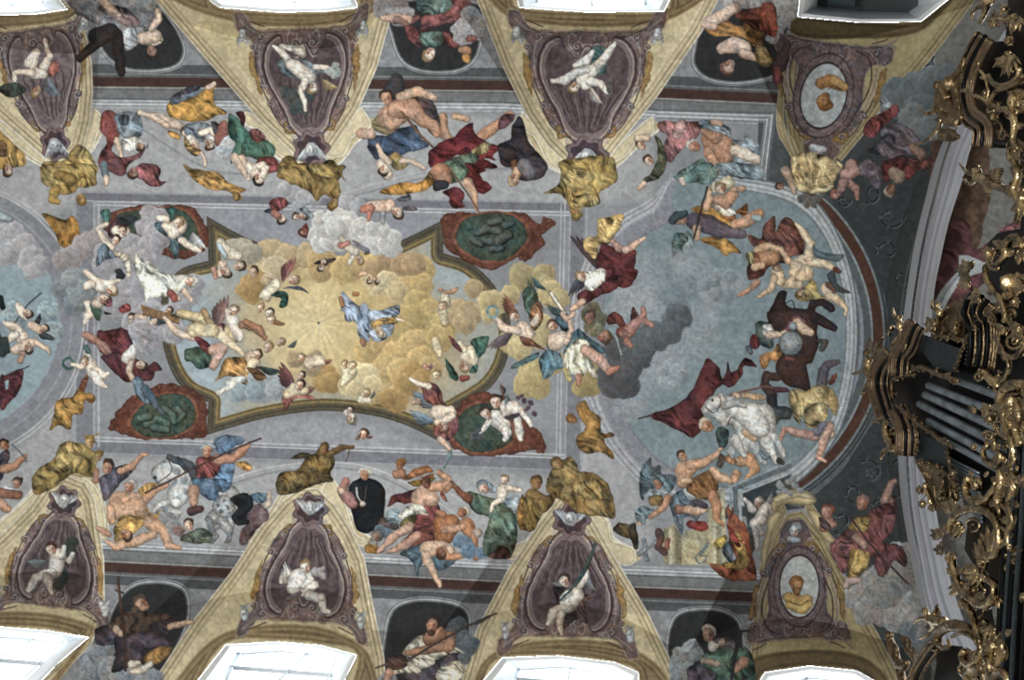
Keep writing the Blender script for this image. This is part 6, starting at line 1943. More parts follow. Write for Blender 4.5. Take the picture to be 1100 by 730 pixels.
for n, w in WINS.items():
    wn += 1; s = w['s']; off = .45
    r = bpy.data.objects.new('window_%d' % wn, None); COL.objects.link(r); r['kind'] = 'structure'; r['label'] = {'d': 'window with a grey pane in a white splayed surround, beside the organ'}.get(n, 'bright window in a white splayed surround')
    O = [wp(x, y, s, -.03) for x, y in w['o']]; r.location = sum(O, Vector())/len(O)
    cxm = sum(p[0] for p in w['o'])/len(w['o']); cym = sum(p[1] for p in w['o'])/len(w['o'])
    O1 = [wp(x, y, s, .02) for x, y in w['o']]
    I0 = [wp(x*.72+ix*.28, y*.72+iy*.28, s, .0) for (x, y), (ix, iy) in zip([w['o'][min(k, len(w['o'])-1)] for k in range(len(w['o']))], [min(w['i'], key=lambda q: (q[0]-p[0])**2+(q[1]-p[1])**2) for p in w['o']])]
    I1 = [wp(ix, iy, s, off) for (ix, iy) in [min(w['i'], key=lambda q: (q[0]-p[0])**2+(q[1]-p[1])**2) for p in w['o']]]
    N = len(O); V = O1+O+I0+I1; Fc = []
    for k in range(3):
        for i in range(N): Fc.append((k*N+i, k*N+(i+1) % N, (k+1)*N+(i+1) % N, (k+1)*N+i))
    mesh('window_surround', V, Fc, M_FRAME, r, smooth=False)
    P = [wp(x, y, s, off) for x, y in w['i']]; c = sum(P, Vector())/len(P)
    mesh('pane' if n != 'd' else 'roughcast_panel', P, [tuple(range(len(P)))], M_GLASS if n != 'd' else M_ROUGH, r, False)
    if n == 'd':
        for s_, m_, nm_, dy_ in ((1, M_DARKF, 'window_frame', .39), (.84, M_GLASSD, 'pane', .37)):
            mesh(nm_, [wp(904+(x-904)*s_, y-(1-s_)*4 if y > 0 else y, s, dy_) for x, y in [(886, -30), (886, 6), (921, 8), (922, -30)]], [(0, 1, 2, 3)], m_, r, False)
        continue
    # frame and glazing bars
    Pi = [p+(c-p)*.06 for p in P]; o_ = Vector((0, -.05*s, 0)); n_ = len(P)
    mesh('window_frame', [p+o_ for p in P]+[p+o_ for p in Pi]+P+Pi, [(i, (i+1) % n_, n_+(i+1) % n_, n_+i) for i in range(n_)]+[(n_+i, n_+(i+1) % n_, 3*n_+(i+1) % n_, 3*n_+i) for i in range(n_)], M_FRAME, r, False)
    def bar(p, q, t=.014):
        u = (q-p).normalized(); v = u.cross(Vector((0, 1, 0))).normalized()*t; y = Vector((0, .03, 0))
        Vv = [p+v-y, p-v-y, p-v+y, p+v+y, q+v-y, q-v-y, q-v+y, q+v+y]
        mesh('glazing_bar', Vv, [(0, 1, 2, 3), (4, 5, 6, 7), (0, 1, 5, 4), (1, 2, 6, 5), (2, 3, 7, 6), (3, 0, 4, 7)], M_BAR, r, False)
    zt = max(p.z for p in P); zb_ = min(p.z for p in P); x0 = min(p.x for p in P); x1 = max(p.x for p in P); yy = P[0].y-.03*s
    for k in (1,): bar(Vector((x0+(x1-x0)*k/2, yy, zb_)), Vector((x0+(x1-x0)*k/2, yy, zt-.12)))
    for k in range(1, 3):
        z = zb_+(zt-zb_)*k/3; bar(Vector((x0+.05, yy, z)), Vector((x1-.05, yy, z)))
# upper walls below the windows, outside the picture
# ------------------------------------------------------------------ white arch of the organ loft
st = []
prof = [(0, .0), (.12, .02), (.2, .0), (.32, -.01), (.40, .02), (.52, .025), (.62, -.012), (.8, -.01), (.88, .02), (1.0, .0)]
for (pl, pr) in zip(ARCH_L, ARCH_R):
    def onw(p, dx):
        d = rays(np.array([float(p[0])]), np.array([float(p[1])]))[0]; sx_, sy_ = d[0]/d[2], d[1]/d[2]; z = min(float(wallz(np.array(sx_), np.array(sy_), dx)), 17.0)
        return Vector((sx_*z, sy_*z, z+CAMZ))
    A = onw(pl, -.03); B = onw(pr, .42); st.append((A, B))
V = []; Fc = []
for A, B in st:
    up = Vector((0, 0, 1)); u = (B-A); nrm = Vector((0, 0, 1))
    V.append(A+Vector((.02, 0, .5)))
    for t, h in prof: V.append(A+u*t+nrm*h)
    V.append(B+Vector((0, 0, .5)))
m_ = len(prof)+2
for i in range(len(st)-1):
    for j in range(m_-1): Fc.append((i*m_+j, i*m_+j+1, (i+1)*m_+j+1, (i+1)*m_+j))
o = mesh('trim_3', V, Fc, M_STUCCO, None, False); o.data.materials.append(M_STUCCO2)
for k, p in enumerate(o.data.polygons):
    if (k % (m_-1)) in (3, 4, 6): p.material_index = 1
tag(o, 'white moulded stucco arch in front of the organ loft', kind='structure')
# ------------------------------------------------------------------ the organ and its carving
XO = 3.25
def op(px, py, h=0.0):
    """a point of the organ front (plane X = XO), h metres nearer the floor along the sight line"""
    d = rays(np.array([float(px)]), np.array([float(py)]))[0]; z = XO/max(d[0]/d[2], .12)
    p = d/d[2]*z; n = np.linalg.norm(p); p = p*(1-h/n); return Vector((p[0], p[1], p[2]+CAMZ))
def mpp(px, py): p = op(px, py)-CAMV; return p.length/1050.0          # metres to one picture unit out there
RX, DY = Vector(BAS[:, 0]), Vector(BAS[:, 1]); FW = Vector(BAS[:, 2])
def smooth3(P, n=5):
    P = [tuple(p) for p in P]; return cr_smooth(np.array(P, float), False, n)
def tube_geo(pts, seg=10, flute=0.0, n=5, ends=True):
    """pts (px, py, r, h) -> tapering tube"""
    Q = smooth3(pts, n) if len(pts) > 2 else np.array(pts, float)
    C3 = [op(q[0], q[1], q[3]) for q in Q]; V = []; Fc = []
    for i, (q, c) in enumerate(zip(Q, C3)):
        t = (C3[min(i+1, len(C3)-1)]-C3[max(i-1, 0)]).normalized(); u = t.cross(FW)
        u = u.normalized() if u.length > 1e-4 else RX; v = t.cross(u).normalized(); r = q[2]*mpp(q[0], q[1])
        if ends and i in (0, len(C3)-1): r *= .55
        for k in range(seg):
            a = 2*math.pi*k/seg; rr = r*(1+flute*math.cos(a*3+i*.4)); V.append(c+u*math.cos(a)*rr+v*math.sin(a)*rr)
    m = len(C3)
    for i in range(m-1):
        for k in range(seg): Fc.append((i*seg+k, i*seg+(k+1) % seg, (i+1)*seg+(k+1) % seg, (i+1)*seg+k))
    Fc.append(tuple(range(seg))[::-1]); Fc.append(tuple((m-1)*seg+k for k in range(seg)))
    return V, Fc
def leaf_geo(px, py, ang, ln, w, h=0.1, curl=.5, nu=9, nv=5):
    a = math.radians(ang); ux, uy = math.cos(a), math.sin(a); vx, vy = -uy, ux; s = mpp(px, py); V = []; Fc = []
    for side in (0, 1):
        for i in range(nu):
            t = i/(nu-1); wd = w*math.sin(math.pi*min(1, .12+t*.9))**.8*(1+.22*math.cos(t*22))
            for j in range(nv):
                e = j/(nv-1)*2-1; bx = px+ux*ln*(t-.18*t*t*curl)+vx*e*wd*.5; by = py+uy*ln*(t-.18*t*t*curl)+vy*e*wd*.5
                hh = h+s*(ln*.34*math.sin(t*2.6)*(1-.1*e*e)-w*.28*e*e+w*.10*math.cos(e*9)) - side*s*(.8+w*.12)
                V.append(op(bx, by, hh))
    n = nu*nv
    for i in range(nu-1):
        for j in range(nv-1):
            q = (i*nv+j, i*nv+j+1, (i+1)*nv+j+1, (i+1)*nv+j); Fc.append(q); Fc.append(tuple(n+k for k in q[::-1]))
    for i in range(nu-1):
        for j in (0, nv-1): Fc.append((i*nv+j, (i+1)*nv+j, n+(i+1)*nv+j, n+i*nv+j))
    for j in range(nv-1):
        for i in (0, nu-1): Fc.append((i*nv+j, i*nv+j+1, n+i*nv+j+1, n+i*nv+j))
    return V, Fc
def ball_geo(px, py, r, h=.1, sq=(1, 1, 1), lump=0.0, seed=0, nu=12, nv=8):
    c = op(px, py, h); s = mpp(px, py)*r; V = []; Fc = []; rr = random.Random(seed+int(px*7+py)); ph = [rr.uniform(0, 6) for _ in range(4)]
    for i in range(nv+1):
        th = math.pi*i/nv
        for k in range(nu):
            a = 2*math.pi*k/nu; q = s*(1+lump*math.sin(3*a+ph[0])*math.sin(2*th+ph[1])+lump*.6*math.sin(5*a+ph[2]+th*4))
            V.append(c+RX*math.sin(th)*math.cos(a)*q*sq[0]+DY*math.sin(th)*math.sin(a)*q*sq[1]+FW*math.cos(th)*q*sq[2])
    for i in range(nv):
        for k in range(nu): Fc.append((i*nu+k, i*nu+(k+1) % nu, (i+1)*nu+(k+1) % nu, (i+1)*nu+k))
    return V, Fc
def join(parts):
    V = []; Fc = []
    for v, f in parts: n = len(V); V += list(v); Fc += [tuple(n+k for k in q) for q in f]
    return V, Fc
def part(name, parts, m, parent, lab=None, smooth=True, voxel=None):
    V, Fc = join(parts); o = mesh(name, V, Fc, m, parent, smooth)
    if voxel:
        md = o.modifiers.new('remesh', 'REMESH'); md.mode = 'VOXEL'; md.voxel_size = voxel; md.use_smooth_shade = True
        sm = o.modifiers.new('smooth', 'SMOOTH'); sm.iterations = 3; sm.factor = .5
    if lab: o['label'] = lab
    return o
def poly_geo(P, h=0.0, th=.06):
    A = [op(x, y, h) for x, y in P]; B = [op(x, y, h-th) for x, y in P]; n = len(P)
    return A+B, [tuple(range(n)), tuple(range(n, 2*n))[::-1]]+[(i, (i+1) % n, n+(i+1) % n, n+i) for i in range(n)]
def rail(path, offs, parent, name='case_moulding'):
    """a stepped moulding: parallel bands swept along a path; offs = (sideways, radius, height, material)"""
    P = smooth3(path, 4); T = np.gradient(P[:, :2], axis=0); T /= np.linalg.norm(T, axis=1)[:, None]; N = np.stack([-T[:, 1], T[:, 0]], -1)
    for (o_, r, h, m) in offs:
        V, Fc = tube_geo([(p[0]+n[0]*o_, p[1]+n[1]*o_, r, h) for p, n in zip(P, N)], seg=8, n=1, ends=False)
        mesh(name, V, Fc, m, parent)
org = bpy.data.objects.new('pipe_organ', None); COL.objects.link(org); org.location = op(1090, 420)
tag(org, 'black and gilded baroque organ case with dark pipes and scrolled carving', 'organ')
# ---- case body: dark boxes behind everything
part('case_body', [poly_geo([(972, 352), (1000, 362), (1030, 350), (1045, 330), (1064, 325), (1100, 330), (1125, 340), (1125, 760), (1080, 760), (1078, 560), (1050, 548), (1022, 512), (985, 494), (968, 470), (955, 440), (943, 412), (955, 385), (968, 372)], -.75, .3)], M_BLACK, org, smooth=False)
part('dark_panel', [poly_geo([(994, 361), (1031, 374), (1027, 401), (1003, 394), (990, 376)], -.25, .08)], M_SLATE, org, smooth=False)
part('dark_panel', [poly_geo([(985, 464), (1018, 478), (1022, 512), (1003, 502), (982, 492)], -.25, .08)], M_SLATE, org, smooth=False)
part('dark_panel', [poly_geo([(1036, 333), (1056, 326), (1062, 345), (1048, 352), (1042, 366), (1036, 362)], -.25, .08)], M_SLATE, org, smooth=False)
part('case_body', [poly_geo([(1060, 262), (1072, 250), (1125, 240), (1125, 350), (1070, 345), (1072, 318), (1058, 296)], -.6, .2)], M_BLACK, org, smooth=False)
part('case_body', [poly_geo([(1096, 150), (1125, 150), (1125, 250), (1096, 250)], -.6, .2)], M_BLACK, org, smooth=False)
part('case_body', [poly_geo([(1040, 556), (1062, 552), (1076, 560), (1082, 600), (1076, 640), (1064, 646), (1072, 690), (1078, 750), (1050, 750), (1056, 700), (1046, 660), (1040, 632), (1048, 610), (1036, 590)], -.5, .2)], M_BLACK, org, smooth=False)
# ---- the pipes
def pipe(p0, p1, r, h=-.35, flip=False):
    n = 10; pts = [(p0[0]+(p1[0]-p0[0])*t, p0[1]+(p1[1]-p0[1])*t, r*(.82+.18*min(1, t*1.6)), h) for t in np.linspace(0, 1, n)]
    part('pipe', [tube_geo(pts, 16, n=1, ends=False)], M_PIPE, org)
for p0, p1, r in [((1026, 408), (1130, 446), 4.6), ((998, 414), (1130, 466), 4.7), ((994, 424), (1130, 486), 4.9), ((988, 434), (1130, 505), 4.9), ((998, 452), (1130, 523), 4.7), ((1018, 474), (1130, 536), 4.3)]: pipe(p0, p1, r)
for k in range(12): pipe((1046-k*.9, 342+k*4.4), (1066, 345+k*4.6), 1.5, -.45)
for k in range(13): pipe((1022+k*1.2, 493+k*4.1), (1052+k*.3, 508+k*4.4), 1.45, -.45)
# ---- stepped mouldings of the cornices
BR = [(-9, 2.3, .30, M_WOOD), (-6.6, 1.5, .30, M_GOLDD), (-4.4, 1.9, .24, M_WOOD), (-2.4, 1.2, .2, M_GOLDD), (.4, 3.2, .06, M_BLACK), (3.4, 1.2, .14, M_GOLDD), (5.4, 1.8, .1, M_WOOD), (8, 2.6, .0, M_BLACK), (10.5, 1.4, .1, M_GOLDD)]
rail([(984, 349, 1, 0), (980, 356, 1, 0), (974, 372, 1, 0), (966, 383, 1, 0), (964, 404, 1, 0)], [(-a, b, c, d) for a, b, c, d in BR], org)
rail([(957, 382, 1, 0), (949, 390, 1, 0), (944, 402, 1, 0), (943, 416, 1, 0), (947, 432, 1, 0), (952, 448, 1, 0)], [(-a, b, c, d) for a, b, c, d in BR], org)
rail([(963, 438, 1, 0), (969, 450, 1, 0), (973, 464, 1, 0), (972, 489, 1, 0)], [(-a, b, c-.1, d) for a, b, c, d in BR], org)
rail([(1064, 326, 1, 0), (1057, 336, 1, 0), (1064, 344, 1, 0), (1065, 372, 1, 0), (1062, 396, 1, 0)], [(-6, 1.6, .2, M_GOLDD), (-3, 1.4, .1, M_GOLDD), (0, 1.6, .05, M_GOLDD), (4, 2.4, 0, M_BLACK), (8, 1.5, .1, M_GOLDD), (12, 2.5, 0, M_BLACK), (17, 1.5, .1, M_GOLDD), (22, 3, 0, M_BLACK)], org)
rail([(1058, 40, 1, 0), (1046, 62, 1, 0), (1038, 84, 1, 0), (1036, 104, 1, 0), (1042, 124, 1, 0), (1056, 136, 1, 0), (1055, 158, 1, 0)], [(a*1.0, b, c, d) for a, b, c, d in BR], org)
rail([(1055, 157, 1, 0), (1092, 158, 1, 0)], [(0, 1.6, .1, M_BLACK), (-3, 1.4, .05, M_SLATE)], org)
part('case_body', [poly_geo([(1052, 46), (1080, 44), (1084, -20), (1125, -20), (1125, 152), (1056, 156), (1058, 136), (1044, 122), (1040, 100), (1044, 76)], -.5, .3)], M_BLACK, org, smooth=False)
rail([(1102, 480, 1, 0), (1098, 560, 1, 0), (1092, 640, 1, 0), (1086, 750, 1, 0)], [(-5, 3, .1, M_BLACK), (1, 2.2, .3, M_SLATE), (6, 3, .2, M_BLACK), (11, 2, .3, M_SLATE), (16, 3.4, .2, M_BLACK)], org)
rail([(978, 736, 1, 0), (986, 716, 1, 0), (1001, 694, 1, 0), (1003, 692, 1, 0)], [(-4, 2, .1, M_GOLDD), (0, 1.8, .2, M_GOLDD), (4, 2, .1, M_BLACK), (8, 1.7, .15, M_GOLDD)], org)
part('case_body', [poly_geo([(1003, 691), (1034, 694), (1048, 716), (1052, 750), (1000, 750), (1006, 712)], -.2, .2)], M_BLACK, org, smooth=False)
# ---- carved friezes: long strips of small leaves and berries
def frieze(path, w, h=.05, m=None, seed=0):
    rr = random.Random(seed); P = smooth3([(x, y, 0, 0) for x, y in path], 6); geo = [tube_geo([(p[0], p[1], w*.32, h-.05) for p in P[::2]], 8, .2, 1)]
    L = 0
    for i in range(len(P)-1):
        L += math.hypot(*(P[i+1][:2]-P[i][:2]))
        if L > w*.38:
            L = 0; a = math.degrees(math.atan2(*(P[i+1][:2]-P[i][:2])[::-1]))
            geo.append(leaf_geo(P[i][0], P[i][1], a+rr.choice((-1, 1))*rr.uniform(30, 95), w*rr.uniform(.6, 1.0), w*.42, h))
            if rr.random() < .5: geo.append(ball_geo(P[i][0]+rr.uniform(-1, 1)*w*.4, P[i][1]+rr.uniform(-1, 1)*w*.4, w*.17, h+.08, lump=.2))
    return part('carved_frieze', geo, m or M_GOLDD, org)
frieze([(979, 398), (992, 394), (1004, 400), (1030, 409)], 8, seed=1)
frieze([(1002, 361), (1018, 361), (1038, 366)], 8, seed=2); frieze([(1038, 366), (1032, 380), (1026, 400)], 5, seed=3)
frieze([(960, 428), (958, 412), (966, 404), (984, 402)], 7, seed=4); frieze([(962, 434), (976, 446), (992, 458), (1008, 470), (1024, 480)], 7, seed=5)
frieze([(980, 450), (986, 466), (982, 488)], 6, seed=6); frieze([(1017, 484), (1020, 496), (1023, 512)], 5, seed=7)
frieze([(984, 496), (1004, 500), (1024, 516), (1028, 538)], 8, seed=8); frieze([(1036, 366), (1046, 350), (1048, 340)], 5, seed=9)
part('carved_panel', [poly_geo([(982, 495), (1004, 503), (1024, 514), (1027, 536), (1016, 549), (1004, 548), (996, 520)], -.05, .12), ball_geo(1012, 528, 7, .05, (.7, 1.2, .5), .15), leaf_geo(1006, 510, 60, 16, 8, .05), leaf_geo(1018, 540, -100, 16, 8, .05), tube_geo([(1004, 520, 1.5, .1), (1006, 536, 1.8, .1), (1014, 544, 1.6, .1), (1021, 534, 1.5, .1), (1020, 520, 1.3, .1)])], M_GOLDD, org)
part('carved_panel', [poly_geo([(1018, 332), (1034, 323), (1039, 330), (1036, 366), (1018, 364), (1003, 358), (1006, 344)], -.05, .12), ball_geo(1028, 352, 6, .05, (.8, 1.2, .6), .2), leaf_geo(1024, 362, -80, 18, 9, .05), leaf_geo(1008, 352, 20, 12, 7, .05)], M_GOLDD, org)
# ---- scrolls, shells and rosettes
def scroll(pts, lab=None, m=None, leaves=2, seed=0):
    rr = random.Random(seed+len(pts)*13+int(pts[0][0])); geo = [tube_geo(pts, 10, .10)]; 
    for k in range(leaves):
        i = rr.randrange(len(pts)-1); x, y, r, h = pts[i]; a = math.degrees(math.atan2(pts[i+1][1]-y, pts[i+1][0]-x))
        geo.append(leaf_geo(x, y, a+rr.choice((-60, 60, 110, -110)), r*rr.uniform(2.6, 4.2), r*2.4, h))
    return part('carved_scroll', geo, m or M_GOLD, org, lab)
def curl(cx_, cy_, R, turns, a0, r, h=.2, d=1):
    return [(cx_+R*(1-.8*t)*math.cos(a0+d*t*turns*6.283), cy_+R*(1-.8*t)*math.sin(a0+d*t*turns*6.283), r*(1-.45*t), h+.1*t) for t in np.linspace(0, 1, int(9*turns)+4)]
def rosette(px, py, r, h=.25, n=7, m=None):
    geo = [ball_geo(px, py, r*.42, h+.1, lump=.1)]+[leaf_geo(px+math.cos(a)*r*.15, py+math.sin(a)*r*.15, math.degrees(a), r, r*.75, h) for a in np.linspace(0, 6.283, n, endpoint=False)]
    return part('carved_rosette', geo, m or M_GOLD, org)
def spray(px, py, a0, a1, ln, n, w=None, h=.2, m=None, name='carved_leaf_spray'):
    geo = [ball_geo(px, py, ln*.18, h, lump=.2)]
    for k, a in enumerate(np.linspace(a0, a1, n)): geo.append(leaf_geo(px, py, a, ln*1.15*(.75+.35*((k*7) % 5)/4), (w or ln*.3)*1.25, h+.03*(k % 3)))
    return part(name, geo, m or M_GOLD, org)
S_ = lambda *p, r=2.2, h=.3: [(x, y, r*1.5*(1-.25*abs(i/(len(p)-1)*2-1)), h) for i, (x, y) in enumerate(p)]
scroll(S_((1020, 572), (1022, 560), (1031, 550), (1046, 546), (1060, 549), (1070, 560), (1074, 576), (1071, 592), (1063, 598), (1058, 593), r=3), leaves=4)
scroll(S_((1022, 598), (1026, 616), (1032, 632), (1046, 645), (1058, 650), (1068, 640), (1067, 626), (1060, 622), r=3.2), leaves=4)
scroll(S_((1040, 512), (1037, 523), (1040, 534), (1048, 540), (1058, 537), (1067, 526), (1070, 516), r=2.6), leaves=3)
scroll(S_((1074, 412), (1082, 402), (1084, 390), (1079, 378), (1073, 366), (1075, 356), r=1.8), leaves=2)
scroll(S_((1073, 366), (1078, 378), (1089, 384), (1099, 376), (1102, 366), (1094, 360), (1088, 366), r=2.2), leaves=2)
scroll(S_((1072, 432), (1078, 420), (1090, 412), (1104, 413), (1110, 420), r=3.4), leaves=2)
scroll(S_((1068, 470), (1070, 484), (1076, 490), (1070, 500), (1060, 496), (1056, 484), (1062, 478), r=2.2), leaves=3)
scroll(S_((1078, 440), (1080, 456), (1086, 468), (1090, 486), (1088, 504), (1094, 516), (1104, 512), r=3.2), leaves=4)
scroll(S_((1092, 430), (1096, 446), (1092, 462), (1098, 478), r=3.6), leaves=3)
scroll(S_((1058, 284), (1060, 300), (1068, 312), (1076, 322), (1080, 338), (1078, 346), r=2.3), leaves=3)
scroll(S_((1071, 284), (1080, 274), (1080, 264), (1087, 255), (1096, 257), (1099, 266), r=2.8), leaves=4)
scroll(S_((1052, 74), (1059, 84), (1062, 98), (1060, 112), r=1.4), leaves=1)
scroll(S_((1062, 80), (1068, 90), (1080, 92), (1092, 84), (1096, 72), r=2.0), leaves=2)
scroll(S_((1062, 112), (1070, 98), (1082, 94), (1094, 88), (1100, 80), r=1.8), leaves=2)
scroll(S_((1066, 128), (1070, 120), (1080, 117), (1088, 124), (1090, 136), (1088, 150), (1094, 160), r=2.4), leaves=2)
scroll(S_((1036, 96), (1046, 102), (1056, 106), (1066, 116), r=1.6), leaves=3)
scroll(S_((1031, 644), (1042, 656), (1049, 674), (1054, 696), (1050, 710), (1040, 714), (1033, 706), (1036, 698), r=2.8), leaves=4)
scroll(S_((1068, 690), (1062, 704), (1066, 716), (1062, 730), r=4.2), leaves=3)
scroll(S_((1076, 682), (1078, 700), (1072, 716), r=3.4), leaves=2)
scroll(S_((1038, 735), (1040, 724), (1050, 718), (1058, 726), (1056, 738), r=3), leaves=3)
scroll(S_((1064, 738), (1068, 726), (1078, 722), (1084, 732), (1080, 742), r=3), leaves=1)
scroll(S_((1074, 504), (1076, 520), (1072, 536), (1076, 552), r=3.2), leaves=5)
scroll(S_((1086, 506), (1090, 524), (1084, 540), (1088, 556), (1084, 576), (1086, 592), r=3), leaves=8)
scroll(S_((1068, 540), (1078, 544), (1086, 556), (1084, 570), (1076, 566), r=2), leaves=1)
scroll(S_((1088, 170), (1094, 186), (1090, 204), (1096, 222), (1092, 240), r=2.8), leaves=7)
scroll(S_((1102, 200), (1098, 216), (1104, 232), r=3), leaves=3)
for c in [(1026, 572, 6, 1.6, 0, 1.6), (1022, 598, 6, 1.7, 2, 1.8), (1046, 565, 9, 1.2, 3.5, 1.6), (1089, 366, 10, 1.4, 0, 2.2), (1072, 549, 8, 1.3, 5, 1.5), (1071, 459, 4, 1.3, 1, 1.4), (1062, 468, 6, 1.5, 3, 1.6), (1051, 404, 5, 1.2, 0, 1.6), (1088, 120, 8, 1.5, 2, 1.8), (1037, 718, 8, 1.4, 1, 2), (1078, 732, 7, 1.4, 4, 2), (1083, 478, 5, 1.2, 2, 1.5)]:
    scroll(curl(*c[:5], c[5]), leaves=1)
part('volute', [tube_geo([(1051, 690, 3, .15), (1044, 678, 4.5, .2), (1031, 672, 5.2, .22), (1018, 673, 4.6, .2), (1009, 680, 3.8, .2), (1008, 690, 3, .2), (1014, 696, 2.4, .2), (1020, 692, 2, .22), (1018, 686, 1.6, .24)], 14, .22), tube_geo([(1052, 694, 2, .3), (1044, 684, 2, .4), (1031, 680, 1.8, .42), (1022, 684, 1.6, .4)], 10)], M_GOLDD, org)
for x, y, r in [(1062, 272, 8), (1064, 449, 8), (1024, 508, 4), (1010, 531, 6), (991, 541, 5), (988, 526, 5), (1084, 44, 6), (1068, 119, 5), (1098, 641, 6), (1022, 613, 6), (1034, 648, 6), (1079, 10, 6), (1062, 120, 4), (1052, 68, 4), (1058, 100, 4), (1000, 545, 4), (1046, 480, 4), (1074, 330, 5), (1090, 324, 6)]: rosette(x, y, r)
for a in [(1056, 606, -125, -60, 26, 6, 6), (1082, 597, -70, 70, 16, 7, 5), (1062, 596, -110, -40, 34, 5, 6), (1046, 524, -150, -20, 12, 6, 5), (1010, 576, -200, -60, 12, 6, 5), (1022, 546, 150, 300, 12, 6, 5), (1040, 290, 120, 300, 13, 7, 6), (1040, 302, 100, 250, 12, 6, 6), (1000, 348, 0, 300, 9, 6, 5), (1084, 58, 40, 140, 22, 5, 6), (1086, 66, 60, 190, 18, 5, 5), (1092, 104, 0, 330, 13, 7, 9), (1086, 430, 60, 160, 24, 5, 7), (1092, 304, 0, 320, 13, 8, 9), (1070, 520, -120, 60, 12, 6, 5), (1082, 530, -120, -60, 26, 4, 6), (1030, 562, 60, 170, 16, 5, 6), (1050, 612, 60, 200, 20, 6, 7), (1012, 590, 100, 260, 9, 5, 5), (1034, 626, 20, 160, 16, 5, 6), (1058, 668, 40, 140, 18, 5, 6), (1070, 676, 60, 140, 22, 4, 7), (1044, 706, 0, 300, 12, 6, 6), (1066, 640, 0, 120, 14, 5, 6), (1068, 20, -90, 160, 12, 6, 6), (1094, 270, -40, 90, 14, 5, 6), (1052, 318, 100, 240, 12, 5, 5), (1078, 352, 30, 200, 10, 5, 5), (1094, 350, 40, 200, 14, 5, 6), (1048, 440, 130, 230, 8, 4, 4), (1060, 440, 0, 300, 9, 6, 5), (1090, 18, 40, 160, 18, 5, 7)]:
    spray(*a[:4], a[4], a[5], a[6])
part('carved_shell', [ball_geo(1088, 304, 13, .15, (1, .8, .6), .08), leaf_geo(1080, 300, 20, 26, 14, .25), leaf_geo(1080, 308, 0, 26, 12, .25)], M_GOLD, org)
part('carved_shell', [ball_geo(1096, 110, 13, .1, (1, .9, .6), .08)], M_GOLD, org)
part('carved_mask', [ball_geo(1051, 520, 6.5, .3, (.9, 1.1, .8), .15), ball_geo(1051, 523, 2, .42), ball_geo(1048, 518, 1.2, .42), ball_geo(1054, 518, 1.2, .42), leaf_geo(1045, 512, -120, 9, 5, .3), leaf_geo(1057, 512, -50, 9, 5, .3)], M_GOLD, org)
part('carved_shell', [ball_geo(1088, 448, 11, .15, (.7, 1.5, .6), .12), ball_geo(1090, 432, 8, .25, (1, .8, .6), .12)], M_GOLD, org)
part('gilded_post', [poly_geo([(966, 681), (977, 684), (984, 700), (991, 712), (984, 716), (972, 700)], .1, .1)], M_GOLD, org, smooth=False)
# extra thick growth of carving on the right side
rr_ = random.Random(5)
for (x0, y0, x1, y1, n) in [(1060, 255, 1100, 345, 7), (1062, 395, 1100, 500, 9), (1040, 500, 1090, 600, 7), (1026, 600, 1086, 650, 6), (1036, 655, 1082, 735, 7), (1060, 60, 1100, 160, 6), (1086, 160, 1100, 250, 4)]:
    for k in range(n):
        x, y = rr_.uniform(x0, x1), rr_.uniform(y0, y1); R = rr_.uniform(5, 10)
        scroll(curl(x, y, R, rr_.uniform(.8, 1.5), rr_.uniform(0, 6), rr_.uniform(1.3, 2.2), rr_.uniform(0, .3), rr_.choice((-1, 1))), leaves=3, seed=k*3, m=rr_.choice((M_GOLD, M_GOLD, M_GOLDD)))
# ---- gilded figures that stand on or hover at the case: each a thing of its own
def figure(name, label, cat, limbs, heads, wings=(), extra=(), m=None):
    r = bpy.data.objects.new(name, None); COL.objects.link(r); x, y = limbs[0][0][:2]; r.location = op(x, y, .1)
    tag(r, label, cat, 'gilded figures around the organ case')
    limbs = [[(p[0], p[1], p[2]*1.18)+tuple(p[3:]) for p in L] for L in limbs]
    geo = [tube_geo([p if len(p) == 4 else p+(.15,) for p in L], 10, n=3) for L in limbs]+[ball_geo(p[0], p[1], p[2], (p[3] if len(p) > 3 else .15)) for L in limbs for p in (L[0], L[-1])]
    geo += [ball_geo(x, y, q, h, (.9, 1, .95)) for x, y, q, h in heads]+[ball_geo(x+.1*q, y+.35*q, q*.28, h+.012*q) for x, y, q, h in heads]
    part('body', geo, m or M_GOLD, r, voxel=.016)
    for x, y, q, h in heads: part('hair', [ball_geo(x+math.cos(a)*q*.62, y+math.sin(a)*q*.62, q*.5, h-.02, lump=.25) for a in (2.6, 3.4, 4.2, 5.0, 5.8)], m or M_GOLD, r)
    for wg in wings: part('wing', [leaf_geo(wg[0], wg[1], wg[2]+k*11*wg[5], wg[3]*(1-.12*k), wg[4], wg[6]+.02*k) for k in range(4)], m or M_GOLD, r)
    for nm, pts, mm in extra: part(nm, [tube_geo(pts, 8)], mm, r)
    return r
figure('gilded_angel', 'gilded trumpeting angel at the topmost bulge of the case, above its cornice lobe', 'statue',
       [[(933, 388, 4.5), (934, 398, 5), (937, 408, 4)], [(934, 386, 2.2), (940, 380, 1.8), (942, 372, 1.5)], [(930, 396, 2.2), (924, 399, 1.8), (917, 401, 1.6)], [(938, 398, 2), (944, 398, 1.6)], [(935, 408, 3.2), (930, 416, 2.4), (926, 423, 1.6)], [(938, 408, 3), (940, 420, 2.2), (942, 430, 1.6)]], [(931, 379, 3.6, .2)],
       [(939, 386, -80, 22, 8, 1, .1), (936, 380, -95, 20, 7, -1, .1)], [('trumpet', [(941, 374, 1, .25), (945, 368, 1, .25), (949, 362, 1.6, .25)], M_GOLD)])
